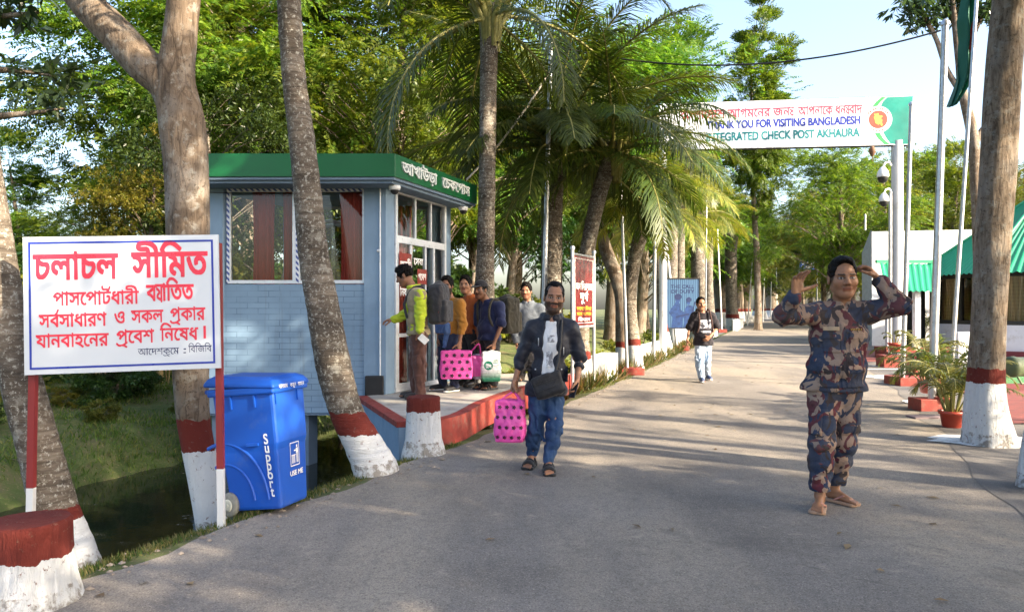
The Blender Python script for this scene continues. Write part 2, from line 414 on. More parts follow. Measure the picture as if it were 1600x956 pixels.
for y in AY:
    wv = .16*MN.noise(Vector((7, y*.9, 0)))
    for d in (-5.1+wv, -8, -12, -30): vs.append((float(XL(y))-d, y, .008))
q = [(i*4+j, i*4+j+1, (i+1)*4+j+1, (i+1)*4+j) for i in range(len(AY)-1) for j in range(3)]
tag(new_obj('forecourt', np_mesh('forecourt', vs, q, A2)), kind='structure')
# water
g = G('canal_water'); g.base((.012, .014, .009)); g.set(Roughness=.03, IOR=1.5); g.b.inputs['Specular IOR Level'].default_value = .8
n = g.noise(5, 4, .6); n2 = g.noise(1.2, 2); b = g.bump(n, .1, .02); g.bump(n2, .12, .05, b)
scum = g.ramp(g.noise(2.2, 7, .75), [(.6, 0), (.66, .55)]); g.l(g.mix(scum, (.012, .014, .009), (.1, .09, .06)), g.b.inputs['Base Color'])
g.l(g.math('MULTIPLY_ADD', scum, .5, .03), g.b.inputs['Roughness'])
vs = []
wy = [-6, 0, 5, 10, 15, 30, 60, 120]
for y in wy: vs += [(float(XL(y))-.3, y, ZW), (float(XL(y))-5.9, y, ZW)]
tag(new_obj('canal_water', np_mesh('canal_water', vs, [(2*i+1, 2*i, 2*i+2, 2*i+3) for i in range(len(wy)-1)], g.m)), kind='structure')

# ------------------------------------------------------------------ check post booth
def wall_mat():
    g = G('painted_brick'); v = g.n('Combine' 'XYZ'); p = g.xyz(); g.l(p[0], v.inputs[0]); g.l(p[2], v.inputs[1])
    br = g.n('TexBrick'); g.l(v.outputs[0], br.inputs['Vector']); br.inputs['Scale'].default_value = 1; br.inputs['Mortar Size'].default_value = .006
    br.inputs['Mortar Smooth'].default_value = .3; br.inputs['Brick Width'].default_value = .29; br.inputs['Row Height'].default_value = .079; br.inputs['Bias'].default_value = 0
    br.inputs['Color1'].default_value = (.18, .28, .405, 1); br.inputs['Color2'].default_value = (.195, .3, .43, 1); br.inputs['Mortar'].default_value = (.1, .165, .25, 1)
    miss = g.ramp(g.noise(2.6, 3), [(.44, 0), (.56, 1)])       # joints half filled with paint
    c = g.mix(g.math('MULTIPLY_ADD', miss, .65, .35), (.186, .288, .415), br.outputs['Color']); c = g.mix(g.ramp(g.noise(1.5, 5), [(.4, 0), (.7, .5)]), c, (.13, .2, .29)); c = g.mix(g.ramp(g.noise(1.6, 5, .7, .3, g.mapv((5, 5, .35))), [(.55, 0), (.72, .55)]), c, (.12, .15, .18)); c = g.mix(g.ramp(g.noise(45, 4, .7), [(.66, 0), (.7, .6)]), c, (.3, .32, .34)); g.base(c)
    g.set(Roughness=.55); h = g.math('MULTIPLY', br.outputs['Fac'], g.math('MULTIPLY_ADD', miss, .8, .2)); b = g.bump(h, -.6, .012); g.bump(g.noise(40, 4), .15, .01, b); return g.m
BA = V(-1.71, 10.0, 0); BU = V(1, 0, 0); BD = V(.349, .937, 0)         # front right corner, along the front, along the door wall
BL = 2.6                                                            # front length
booth = empty('check_post_booth', (BA.x, BA.y, 0), 'small blue check post booth with green flat roof on columns over the canal', 'booth')
def bp(u, t, z): return BA-BU*u+BD*t+V(0, 0, z)                     # u metres left of corner, t back
DW = 1.88
def wallbox(mb, u0, u1, t0, t1, z0, z1, mi=0):
    a = [bp(u0, t0, z0), bp(u1, t0, z0), bp(u1, t1, z0), bp(u0, t1, z0)]
    return mb.extr(a, (0, 0, z1-z0), mi)
LZ, WB, WT, CZ = .26, 1.76, 3.05, 3.1
m = MB(booth.location); wallbox(m, .285, 2.2, .0, .13, LZ-.26, WB-.01); m.build('brick_wall', wall_mat(), booth, loc=(0, 0, 0))
m = MB(booth.location)
for t0 in (0, DW):
    wallbox(m, .285, 2.2 if t0 == 0 else 2.498, t0, t0+.14, WT, CZ-.002)
wallbox(m, .262, 2.498, DW, DW+.13, LZ, WB-.01)
wallbox(m, BL-.09, BL-.002, .162, DW-.002, LZ, WB); wallbox(m, BL-.09, BL-.002, .162, DW-.002, WT, CZ-.003)
for u0, u1, t0, t1 in ((-.01, .285, -.03, .2), (2.2, BL, -.03, .16), (0, .26, DW-.06, DW+.17), (2.5, BL, DW, DW+.17)):
    wallbox(m, u0, u1, t0, t1, LZ-.26, CZ)
m.build('pillar_walls', M['blue_wall'], booth, loc=(0, 0, 0))
m = MB(booth.location); wallbox(m, -.03, BL+.02, -.06, DW+.2, -.02, LZ-.27+.0); wallbox(m, 0.02, BL, 0.14, DW, LZ-.2, LZ-.01)
m.build('floor_slab', M['blue_dark'], booth, loc=(0, 0, 0))
for u, t in ((1.2, .06), (2.3, .06), (1.2, 1.7), (2.3, 1.7)):
    m = MB(booth.location); wallbox(m, u-.11, u+.11, t, t+.2, -1.3, -.03); m.build('column', M['blue_dark'], booth, loc=(0, 0, 0))
g = G('curtain_cloth'); p = g.xyz(); wv = g.n('TexWave', wave_type='BANDS', bands_direction='X'); wv.inputs['Scale'].default_value = 9; wv.inputs['Distortion'].default_value = 1.5; g.l(g.coord(), wv.inputs['Vector'])
g.base(g.mix(g.noise(6, 4), (.3, .034, .022), (.45, .065, .04))); g.set(Roughness=.8); CURT = g.m
g = G('tan_curtain'); wv = g.n('TexWave', wave_type='BANDS', bands_direction='X'); wv.inputs['Scale'].default_value = 3.2; wv.inputs['Distortion'].default_value = 1; g.l(g.coord(), wv.inputs['Vector'])
chk = g.n('TexWave', wave_type='BANDS', bands_direction='Z'); chk.inputs['Scale'].default_value = 3; g.l(g.coord(), chk.inputs['Vector'])
g.base(g.mix(g.math('MULTIPLY', wv.outputs[0], .6), g.mix(g.math('MULTIPLY', chk.outputs[0], .5), (.5, .33, .15), (.3, .18, .08)), (.6, .44, .22))); g.set(Roughness=.8); TAN = g.m
def curtain(p0, p1, z0, z1, name, m_, parent, waves=6, depth=.035, org=None):
    p0, p1 = Vector(p0), Vector(p1); L = (p1-p0).length; u = (p1-p0).normalized(); nrm = V(-u.y, u.x, 0); N = waves*8
    vs = []; rg = random.Random(int(L*1000))
    ph = [rg.uniform(-.6, .6) for _ in range(4)]
    for j in range(9):
        z = z0+(z1-z0)*j/8; tgt = 1-.1*math.sin(math.pi*j/8)
        for i in range(N+1):
            f = i/N; a = 2*math.pi*waves*f+ph[0]*math.sin(3*f+j*.3)
            vs.append(p0+u*(L*(.5+(f-.5)*tgt))+nrm*(depth*math.sin(a)*(1-.2*j/8)+.012*math.sin(2.3*a+ph[1]))+V(0, 0, z))
    mb = MB(org or p0); W = N+1
    mb.add(vs, [(j*W+i, j*W+i+1, (j+1)*W+i+1, (j+1)*W+i) for j in range(8) for i in range(N)], 0, True)
    return mb.build(name, m_, parent, loc=(0, 0, 0) if parent else None)
def frame(mb, a, b, z0, z1, w=.04, d=.05, mi=0, nrm=None):
    """rectangular frame between plan points a,b"""
    a, b = Vector(a), Vector(b); u = (b-a).normalized(); nn = V(-u.y, u.x, 0)*d
    def bar(p, q, za, zb): mb.extr([p-nn*.5+V(0, 0, za), q-nn*.5+V(0, 0, za), q+nn*.5+V(0, 0, za), p+nn*.5+V(0, 0, za)], (0, 0, zb-za), mi)
    bar(a, a+u*w, z0, z1); bar(b-u*w, b, z0, z1); bar(a+u*w, b-u*w, z0, z0+w); bar(a+u*w, b-u*w, z1-w, z1)
g = G('dash_tape'); p = g.xyz(); sx = g.math('FRACT', g.math('MULTIPLY', g.math('ADD', p[0], p[2]), 13))
g.base(g.mix(g.math('GREATER_THAN', sx, .5), (.62, .65, .72), (.05, .08, .28))); g.set(Roughness=.5); TAPE = g.m
for t, nm in ((.03, 'front'), (DW+.04, 'back')):
    for u0, u1 in ((2.17, 1.24), (1.23, .29)):
        m = MB(booth.location); frame(m, bp(u0, t, 0), bp(u1, t, 0), WB, WT, .045)
        fr = m.build('window', M['alu'], booth, loc=(0, 0, 0))
        m = MB(booth.location); m.quad(bp(u0-.045, t+.005, WB+.045), bp(u1+.045, t+.005, WB+.045), bp(u1+.045, t+.005, WT-.045), bp(u0-.045, t+.005, WT-.045))
        m.build('pane', M['glass'], fr, loc=(0, 0, 0))
        if nm == 'front':
            m = MB(booth.location)
            m.extr([bp(u0-.002, t-.028, WB), bp(u0-.04, t-.028, WB), bp(u0-.04, t-.031, WB), bp(u0-.002, t-.031, WB)], (0, 0, WT-WB))
            m.extr([bp(u0-.04, t-.028, WT-.04), bp(u1, t-.028, WT-.04), bp(u1, t-.031, WT-.04), bp(u0-.04, t-.031, WT-.04)], (0, 0, .036))
            m.build('dashed_tape', TAPE, fr, loc=(0, 0, 0))
for u0, u1, t in ((1.95, 1.64, .2), (1.62, 1.36, .35), (1.34, 1.22, .2), (.74, .31, .2), (1.6, 1.42, DW-.1), (.8, .5, DW-.1)):
    curtain(bp(u0, t, 0), bp(u1, t, 0), WB-.25, WT, 'curtain', CURT, booth, max(3, int((u0-u1)*14)), .03, booth.location)
# interior ceiling fan and table
m = MB(booth.location); c = bp(1.0, .7, 0); m.tube([c+V(0, 0, 3.05), c+V(0, 0, 2.72)], .012, 8); m.lathe(c+V(0, 0, 2.6), [(.02, .1), (.09, .08), (.1, .03), (.06, 0)], 14)
for k in range(3):
    a = 2.1*k+.3; d = V(math.cos(a), math.sin(a), 0); e = V(-d.y, d.x, 0)
    m.extr([c+d*.1-e*.05+V(0, 0, 2.63), c+d*.48-e*.07+V(0, 0, 2.63), c+d*.48+e*.07+V(0, 0, 2.65), c+d*.1+e*.05+V(0, 0, 2.65)], (0, 0, .006))
m.build('ceiling_fan', M['alu'], booth, loc=(0, 0, 0))
# door wall: framed glazing
m = MB(booth.location); a, b = bp(-.005, .2, 0), bp(-.005, DW-.06, 0)
frame(m, a, b, LZ, CZ-.02, .06, .06); u = (b-a).normalized(); nn = V(-u.y, u.x, 0)*.03; L = (b-a).length
def vbar(mb, s0, s1, z0, z1, k=1): p, q = a+u*s0, a+u*s1; mb.extr([p-nn*k+V(0, 0, z0), q-nn*k+V(0, 0, z0), q+nn*k+V(0, 0, z0), p+nn*k+V(0, 0, z0)], (0, 0, z1-z0))
vbar(m, .06, L-.06, 2.34, 2.44, .9)
for f in (.37, .68): vbar(m, L*f-.02, L*f+.02, 2.44, CZ-.08, .8)
vbar(m, L*.74-.025, L*.74+.025, LZ+.06, 2.34, .8)
dfr = m.build('door_frame', M['alu'], booth, loc=(0, 0, 0))
m = MB(booth.location)
for s in (.06, .44): vbar(m, s, s+.05, LZ+.01, 2.335, .7); 
vbar(m, .9, .95, LZ+.01, 2.335, .7)
for z in (LZ+.06, 1.02, 1.28): vbar(m, .11, .44, z, z+.05, .7); 
vbar(m, .49, .9, LZ+.06, LZ+.12, .7); vbar(m, .49, .9, 1.28, 1.33, .7)
door = m.build('door', M['alu'], booth, loc=(0, 0, 0))
m = MB(booth.location); k = nn*.05
m.quad(a+k+u*.06+V(0, 0, LZ+.07), a+k+u*(L-.06)+V(0, 0, LZ+.07), a+k+u*(L-.06)+V(0, 0, CZ-.09), a+k+u*.06+V(0, 0, CZ-.09)); m.build('pane', M['glass'], door, loc=(0, 0, 0))
LW = mat('white_lettering', (.78, .78, .78), .6, .03, 20); 
m = MB(booth.location); k = -nn*.2
def stick(s, z, w_, h_): p = a-nn*1.25+u*s+V(0, 0, z); m.extr([p, p+u*w_, p+u*w_+V(0, 0, h_), p+V(0, 0, h_)], -nn*.1)
stick(.62, 1.78, .3, .22); m.build('notice', M['red_paint'], door, loc=(0, 0, 0)); m = MB(booth.location); stick(.08, 1.9, .36, .3)
ns = m.build('notice', M['red_paint'], door, loc=(0, 0, 0))
m = MB(booth.location); fn = (-nn).normalized()
P = lambda s, z: a-nn*1.36+u*s+V(0, 0, z)
lettering(m, 'প্রবেশ'.replace('্র', '').replace('বে', 'েব'), P(.64, 1.84), u, (0, 0, 1), .14, .25, .004, .03)
lettering(m, 'জরুরী'.replace('রু', 'রু'), P(.1, 1.98), u, (0, 0, 1), .16, .32, .004, .03)
lettering(m, 'েসবা', P(.5, 2.06), u, (0, 0, 1), .14, .3, .004, .03)
lettering(m, 'িনষেধ', P(.1, 1.6), u, (0, 0, 1), .16, .3, .004, .03)
m.build('lettering', LW, ns, loc=(0, 0, 0))
curtain(bp(.1, .45, 0), bp(.1, .75, 0), LZ, 2.3, 'curtain', CURT, booth, 5, .03, booth.location)
m = MB(booth.location); wallbox(m, .7, 1.1, .5, 1.5, LZ, 1.0); m.build('desk', mat('desk_wood', (.3, .17, .08), .5), booth, loc=(0, 0, 0))
m = MB(booth.location); m.tube([bp(.06, -.045, .28), bp(.06, -.045, 3.04)], .012, 8); m.tube([bp(.06, -.045, 2.2), bp(.1, -.04, 2.2)], .02, 8); m.build('conduit', M['alu'], booth, loc=(0, 0, 0))
m = MB(booth.location); m.tube([bp(.3, -.05, 3.0)+V(0, 0, -.02*math.sin(i*.9)) if i == 0 else bp(.3+.23*i, -.045, 3.0-.03*math.sin(math.pi*i/10)) for i in range(11)], .005, 5); m.build('wall_cable', M['dark'], booth, loc=(0, 0, 0))
# roof
RF, RC, RBk = V(-1.51, 9.5, 0), V(-4.5, 9.5, 0), V(-.57, 12.0, 0)
RD = RBk-RF; RB2 = RC+RD
m = MB(booth.location); m.prism([RC, RF, RBk, RB2], 3.12, 3.42)
g = G('green_fascia_paint'); g.base(g.mix(g.noise(1.2, 4), (.004, .075, .024), (.007, .12, .038))); g.set(Roughness=.3); g.b.inputs['Specular IOR Level'].default_value = .35; GREEN = g.m
roof = m.build('roof', GREEN, booth, bevel=.006, loc=(0, 0, 0))
def inset(k): 
    c = (RF+RC+RBk+RB2)/4; return [p+(c-p)*k for p in (RC, RF, RBk, RB2)]
m = MB(booth.location); m.prism(inset(.015), 3.085, 3.119); m.prism(inset(.05), 3.045, 3.084); m.build('soffit_trim', M['blue_dark'], roof, loc=(0, 0, 0))
m = MB(booth.location); fu = RD.normalized(); org = RF+fu*.16+V(0, 0, 3.2)
lettering(m, 'আখাউড়া', org, fu, (0, 0, 1), .22, 1.02, .004, .03, 0, .022, .022)
lettering(m, 'েচকেপাস_ট'.replace('_ট', ''), org+fu*1.2, fu, (0, 0, 1), .22, .98, .004, .03, 0, .022, .022)
m.build('roof_lettering', mat('pale_letters', (.6, .64, .62), .5, .05), roof, loc=(0, 0, 0))
def dome_cam(name, p, parent, s=1.0, org=None):
    m = MB(org or p); m.lathe(p, [(.075*s, 0), (.08*s, -.02*s), (.075*s, -.05*s), (.06*s, -.06*s)], 18); c = m.build(name, M['white'], parent, loc=(0, 0, 0) if parent else None)
    m = MB(org or p); m.lathe(p+V(0, 0, -.06*s), [(.058*s, 0), (.052*s, -.03*s), (.03*s, -.05*s), (.005, -.058*s)], 16); m.build('lens_dome', M['dark'], c, loc=(0, 0, 0))
    return c
dome_cam('dome_camera', V(-1.55, 9.72, 3.04), booth, 1.0, booth.location); dome_cam('dome_camera', V(-.78, 11.75, 3.04), booth, 1.0, booth.location)
m = MB(booth.location); m.box(at(585, 604, 9.93), (.25, .06, .3)); m.build('meter_box', M['dark'], booth, bevel=.015, loc=(0, 0, 0))
# ------------------------------------------------------------------ concrete platform with red kerb
PZ = .26
edge = [gnd(640, 700), gnd(715, 688), gnd(760, 660), gnd(812, 637), gnd(862, 620), gnd(905, 607)]
ctr = spline([(p.x, p.y, 0) for p in edge], 24)
back = [(.55, 13.3), (-1.05, 12.9), (-.98, 11.8), (-1.66, 10.0), (-1.95, 9.8)]
inn = []; n = len(ctr)
for i in range(n):
    t = ctr[min(i+1, n-1)]-ctr[max(i-1, 0)]; t /= np.linalg.norm(t); inn.append(ctr[i]+np.array([-t[1], t[0], 0])*.13)
plat = MB((ctr[0][0], ctr[0][1], 0)); plat.prism([tuple(p[:2]) for p in inn]+back, PZ-.22, PZ)
platform = plat.build('platform', M['concrete']); tag(platform, 'raised concrete platform with red kerb where the travellers queue', 'platform')
m = MB(platform.location)
ring = [tuple(p[:2]) for p in ctr]; ri = [tuple(p[:2]) for p in inn]
for i in range(n-1): m.prism([ring[i], ring[i+1], ri[i+1], ri[i]], -.05, PZ+.004)
m.build('kerb', M['red_paint'], platform, loc=(0, 0, 0))
m = MB(platform.location); p0, p1 = V(ctr[0][0]-.02, ctr[0][1]+.01, 0), V(-1.95, 9.75, 0); w_ = V(.1, .02, 0)
m.extr([p0-w_, p0+w_*.1, p1+w_*.1, p1-w_], (0, 0, .16)); m.v = m.v; m2 = MB(platform.location)
m = MB(platform.location); m.prism([p0-w_*.9, p0+w_*.1, p1+w_*.1, p1-w_*.9], -.9, PZ-.05); m.build('side_wall', M['blue_wall'], platform, loc=(0, 0, 0))
m2.prism([p0-w_*1.1, p0+w_*.3, p1+w_*.3, p1-w_*1.1], PZ-.048, PZ+.008); m2.build('kerb', M['red_paint'], platform, loc=(0, 0, 0))
# ------------------------------------------------------------------ stumps
def stump(name, p, prof_, zred, label, cat, seed, seg=28):
    g = MB(p); rg = random.Random(seed); vs = []
    for j, (r, z) in enumerate(prof_):
        for k in range(seg):
            a = 2*math.pi*k/seg; rr = r*(1+.035*math.sin(3*a+seed)+.02*math.sin(7*a+j)); vs.append(Vector(p)+V(rr*math.cos(a), rr*math.sin(a), z))
    nP = len(prof_); g.add(vs, [(j*seg+k, j*seg+(k+1) % seg, (j+1)*seg+(k+1) % seg, (j+1)*seg+k) for j in range(nP-1) for k in range(seg)], 0, True)
    g.add(vs[-seg:], [tuple(range(seg))])
    return tag(g.build(name, trunk_mat('stump_paint', 'rough', zred, 9)), label, cat)
stump('tree_stump', gnd(662, 708), [(.235, -.1), (.21, .03), (.175, .15), (.165, .35), (.163, .5), (.165, .545), (.15, .56)], .42, 'white tree stump with red top at the platform corner beside the road', 'stump', 3)
stump('tree_stump', gnd(46, 940)+V(0, 0, -.04), [(.255, -.05), (.235, .03), (.2, .15), (.18, .3), (.178, .395), (.182, .425), (.17, .44)], .27, 'fat white stump with dark red top in the bottom left foreground', 'stump', 5)
# ------------------------------------------------------------------ movement notice sign
TL, TR, BLc = at(25, 371, 4.62), at(331, 367, 4.78), at(38, 586, 4.60)
U = TR-TL; Wd = U.length; U.normalize(); Vv = (TL-BLc); Hh = Vv.length; Vv.normalize(); NN = U.cross(Vv).normalized(); Vv = NN.cross(U)
Wd, Hh = Wd, Hh
sign = empty('notice_sign', gnd(345, 828, -.03), 'large white notice board with red Bengali writing on two posts beside the blue bin', 'sign')
so_ = sign.location
def sp(x, y, o=0): return BLc+U*x+Vv*y+NN*o
g = G('sign_sheet'); g.base(g.mix(g.noise(2.5, 4), (.46, .5, .56), (.53, .57, .62))); g.set(Roughness=.3); 
m = MB(so_); m.extr([sp(0, 0, -.02), sp(Wd, 0, -.02), sp(Wd, Hh, -.02), sp(0, Hh, -.02)], NN*.02); board = m.build('board', g.m, sign, loc=(0, 0, 0))
BLUE = mat('blue_print', (.015, .035, .3), .35, .05, 10); REDP = mat('red_print', (.62, .03, .06), .35, .06, 10); NAVY = mat('navy_print', (.012, .02, .09), .35, .05)
m = MB(so_); bw, mg = .013, .032
for x0, x1, y0, y1 in ((mg, Wd-mg, mg, mg+bw), (mg, Wd-mg, Hh-mg-bw, Hh-mg), (mg, mg+bw, mg+bw, Hh-mg-bw), (Wd-mg-bw, Wd-mg, mg+bw, Hh-mg-bw)):
    m.quad(sp(x0, y0, .002), sp(x1, y0, .002), sp(x1, y1, .002), sp(x0, y1, .002))
m.build('border', BLUE, board, loc=(0, 0, 0))
k = Wd/306                                                        # metres per photo pixel on the board
m = MB(so_)
def line(mb, txt, x0, x1, base, size, mi=0, bold=.034): lettering(mb, txt, sp((x0-25-13*(base-371)/215)*k, Hh-(base-371)*k), U, Vv, size*k, (x1-x0)*k, .0022, bold, mi)
line(m, 'চলাচল', 44, 176, 441, 64, 0, .035); line(m, 'সীিমত', 196, 318, 440, 64, 0, .035)
line(m, 'পাসেপাটর্ধারী'.replace('টর্', 'ট^'), 77, 210, 484, 33); line(m, 'ব`ািতত', 221, 297, 480, 41)
line(m, 'সর্বসাধারণ'.replace('র্ব', 'ব^'), 57, 161, 519, 32); line(m, 'ও', 173, 189, 517, 32); line(m, 'সকল', 199, 250, 516, 32); line(m, 'প_কার', 260, 317, 514, 32)
line(m, 'যানবাহেনর', 54, 166, 552, 32); line(m, 'প_েবশ', 177, 237, 549, 32); line(m, 'িনেষধ', 246, 307, 547, 32); line(m, '।', 315, 319, 545, 32)
m.build('lettering', REDP, board, loc=(0, 0, 0))
m = MB(so_); line(m, 'আেদশক_েম', 212, 277, 570, 17, 0, .03); line(m, ':', 284, 288, 569, 17, 0, .03); line(m, 'িবিজিব', 292, 329, 568, 17, 0, .03)
m.build('lettering', NAVY, board, loc=(0, 0, 0))
g = G('post_paint'); z = g.xyz()[2]; g.base(g.mix(g.math('LESS_THAN', z, .40), (.19, .02, .02), (.6, .61, .62))); g.set(Roughness=.5); PP = g.m
for x, px, py in ((.055, 47, 800), (Wd-.012, 346, 827)):
    top = sp(x, Hh-.05, -.045); bot = at(px, py, top.y) if px > 100 else at(px, py+60, top.y); d = top-bot
    m = MB(bot); wx = V(.021, 0, 0); wy = V(0, .018, 0); m.extr([bot-wx-wy, bot+wx-wy, bot+wx+wy, bot-wx+wy], d)
    o = m.build('post', PP, sign); o.location = bot-so_
# ------------------------------------------------------------------ blue wheelie bin
bo = gnd(405, 803)+V(.04, .14, 0); bin_ = empty('wheelie_bin', bo, 'tall bright blue plastic wheelie bin with white lettering at the road edge', 'bin', rz=math.radians(-17))
g = G('blue_plastic'); n = g.noise(3, 5); g.base(g.mix(n, (.006, .065, .38), (.01, .095, .5))); g.set(Roughness=.38); g.bump(g.noise(160, 2), .08, .002)
d_ = g.ramp(g.noise(5, 6, .7), [(.56, 0), (.75, .35)]); g.l(g.mix(d_, g.mix(n, (.006, .065, .38), (.01, .095, .5)), (.12, .16, .28)), g.b.inputs['Base Color']); BP = g.m
bin_.rotation_euler = (0, -.12, math.radians(-17)); bin_.scale = (.8, .78, .97)
# local: +X = front (label side), -X = hinge/wheel side, Y across; body tapers downward
def ring4(x0, x1, y, z): return [(x0, -y, z), (x1, -y, z), (x1, y, z), (x0, y, z)]
m = MB(); rs = [ring4(-.26, .245, .21, .03), ring4(-.29, .275, .232, .45), ring4(-.3, .29, .24, .50), ring4(-.315, .3, .25, .88)]
vs = [p for r in rs for p in r]
m.add(vs, [(3, 2, 1, 0)]+[(j*4+k, j*4+(k+1) % 4, (j+1)*4+(k+1) % 4, (j+1)*4+k) for j in range(3) for k in range(4)]+[(12, 13, 14, 15)])
body = m.build('body', BP, bin_, bevel=.025, loc=(0, 0, 0))
m = MB(); m.add([(-.345, -.275, .86), (.325, -.275, .845), (.325, .275, .845), (-.345, .275, .86), (-.345, -.275, .915), (.325, -.275, .9), (.325, .275, .9), (-.345, .275, .915)], [(3, 2, 1, 0), (4, 5, 6, 7), (0, 1, 5, 4), (1, 2, 6, 5), (2, 3, 7, 6), (3, 0, 4, 7)])
m.build('rim', BP, body, bevel=.014, loc=(0, 0, 0))
m = MB(); lidr = [ring4(-.37, .335, .28, .905), ring4(-.37, .34, .285, .93), ring4(-.34, .31, .255, .965), ring4(-.30, .25, .21, .985)]
vs = [p for r in lidr for p in r]; vs = [(x, y, z+(-.025*x/.3 if j >= 0 else 0)) for j, (x, y, z) in enumerate(vs)]
m.add(vs, [(3, 2, 1, 0)]+[(j*4+k, j*4+(k+1) % 4, (j+1)*4+(k+1) % 4, (j+1)*4+k) for j in range(3) for k in range(4)]+[(12, 13, 14, 15)])
lid = m.build('lid', BP, bin_, bevel=.012, loc=(0, 0, 0))
m = MB(); m.tube([(-.39, -.22, .9), (-.39, .22, .9)], .016, 10); m.box((-.365, -.2, .9), (.06, .03, .03)); m.box((-.365, .2, .9), (.06, .03, .03)); m.build('handle', BP, bin_, loc=(0, 0, 0))
m = MB()
for y in (-.21, .12):
    m.box((.3, y, .83), (.022, .014, .12)); 
for x in (-.12, .12): m.box((x, -.253, .82), (.014, .024, .12))
m.box((.05, -.245, .5), (.12, .02, .02))
def arc(cx, cz, r, y, w_=.012):
    pts = [(cx+r*math.cos(t), y, cz+r*math.sin(t)) for t in np.linspace(0.02, math.pi*.62, 18)]; m.tube(pts, w_, 6)
m.build('ribs', BP, body, loc=(0, 0, 0))
for r_, y_ in ((.27, -.219), (.42, -.23)): m = MB(); arc(-.27, .1, r_, y_, .014); m.build('wheel_arch_rib', BP, body, loc=(0, 0, 0))
for y in (-.235, .235):
    m = MB(); R = Matrix.Rotation(math.pi/2, 3, 'X'); m.lathe((-.25, y, .085), [(.05, -.028), (.078, -.026), (.087, -.016), (.087, .016), (.078, .026), (.05, .028)], 26, R=R)
    wh = m.build('wheel', M['rubber'], bin_, loc=(0, 0, 0))
    m = MB(); m.lathe((-.25, y, .085), [(.03, -.034), (.045, -.031), (.045, .031), (.03, .034)], 20, R=R); m.lathe((-.25, y, .085), [(.012, -.042), (.012, .042)], 10, R=R); m.build('hub', mat('hub_plastic', (.42, .42, .36), .5), wh, loc=(0, 0, 0))
m = MB()
fx = lambda z: .245+.03*(z-.03)/.42+.003 if z < .45 else .29+.01*(z-.5)/.38+.003
sl_ = .072
def fpt(y, z): return V(.2455+sl_*(z-.03)+.004, y, z)
uu, vv_ = V(0, 1, 0), V(sl_, 0, 1).normalized()
lettering(m, 'USE ME', fpt(-.06, .235), uu, vv_, .05, .2, .0015, .03, 0, .004)
# litter pictogram
def rect(y0, y1, z0, z1): m.quad(fpt(y0, z0), fpt(y1, z0), fpt(y1, z1), fpt(y0, z1))
for a_ in ((-.04, -.034, .3, .47), (.094, .1, .3, .47), (-.034, .094, .3, .306), (-.034, .094, .464, .47)): rect(*a_)
for i in range(4): rect(-.018+i*.014, -.01+i*.014, .32, .375)
rect(-.022, .044, .375, .381); rect(.054, .066, .32, .39); rect(.072, .082, .32, .39); rect(.05, .082, .39, .425); rect(.02, .05, .405, .414); rect(.058, .074, .43, .447)
lettering(m, 'ব`বহার', V(.33, -.2, .875), V(0, 1, 0), V(0, 0, 1), .04, .13, .0015, .03, 0, .012); lettering(m, 'করুন', V(.33, -.03, .872), V(0, 1, 0), V(0, 0, 1), .04, .09, .0015, .03, 0, .012); lettering(m, 'আমােক', V(.33, .09, .872), V(0, 1, 0), V(0, 0, 1), .04, .1, .0015, .03, 0, .012)
for i, ch in enumerate('Support'):
    z = .5-i*.062; lettering(m, ch, V(.19, -.2125-.052*z-.004, z), V(1, 0, 0), V(0, -.05, 1).normalized(), .1, None, .002, .035, 0, .004, align='C')
m.build('lettering', LW, body, loc=(0, 0, 0))
# ------------------------------------------------------------------ poles and wires
STEEL = M['steel']
def red_block(p, sx, sy, sz, label):
    m = MB(p); m.box(p+V(0, 0, sz/2), (sx, sy, sz)); return tag(m.build('plinth_block', M['red_paint'], bevel=.01), label, 'plinth')
def pole(px0, py0, px1, py1, r, label, z0=0, group=None, mat_=None, Y=None, cat='pole'):
    b = gnd(px1, py1, z0) if Y is None else V((px1-800)/F*Y, Y, z0); t = at(px0, py0, b.y); m = MB(b)
    m.tube([b-V(0, 0, .05), b+(t-b)*.5, t], [r, r*.92, r*.8], 10); m.lathe(t, [(r*1.1, 0), (r*1.1, r*.8), (r*.3, r*1.6)], 10)
    o = tag(m.build('pole', mat_ or STEEL), label, cat, group)
    return o, b, t
p1o, p1b, p1t = pole(861, 66, 846, 605, .05, 'tall galvanised steel pole tied with a rope behind the man in the black jacket')
_, b, _ = pole(969, 250, 980, 575, .036, 'silver pole rising from a red block before two whitewashed palms', .14); B2 = red_block(b-V(0, 0, .14)+V(.08, 0, 0), .52, .4, .15, 'red painted block at the foot of the pole before two palms')
pole(1024, 325, 1021, 566, .05, 'silver pole on the grass verge left of the blue poster')
_, b, _ = pole(1036, 330, 1058, 542, .05, 'white pole leaning across the blue poster', .12, mat_=M['white']); red_block(b-V(0, 0, .12)+V(.1, 0, 0), .55, .4, .16, 'red block beneath the leaning white pole by the blue poster')
pole(1104, 310, 1102, 533, .04, 'silver pole standing behind the man in the black tee shirt')
_, b, _ = pole(1121, 360, 1128, 517, .05, 'thin white pole on a red block beyond the man in the black tee shirt', .1, mat_=M['white']); red_block(b-V(0, 0, .1), .5, .4, .2, 'red block under a thin white pole beyond the walking man in black')
for i, (a_, c_, dY) in enumerate(((1177, 1168, 62), (1196, 1192, 80), (1206, 1204, 95), (1213, 1214, 112))):
    pole(a_, 385+5*i, c_, 0, .055, 'distant silver flag pole on the left road edge', 0, 'distant flag poles along the left road edge', Y=dY)
_, b, _ = pole(1424, 165, 1410, 592, .045, 'silver pole right of the gate post before the porch', .12); 
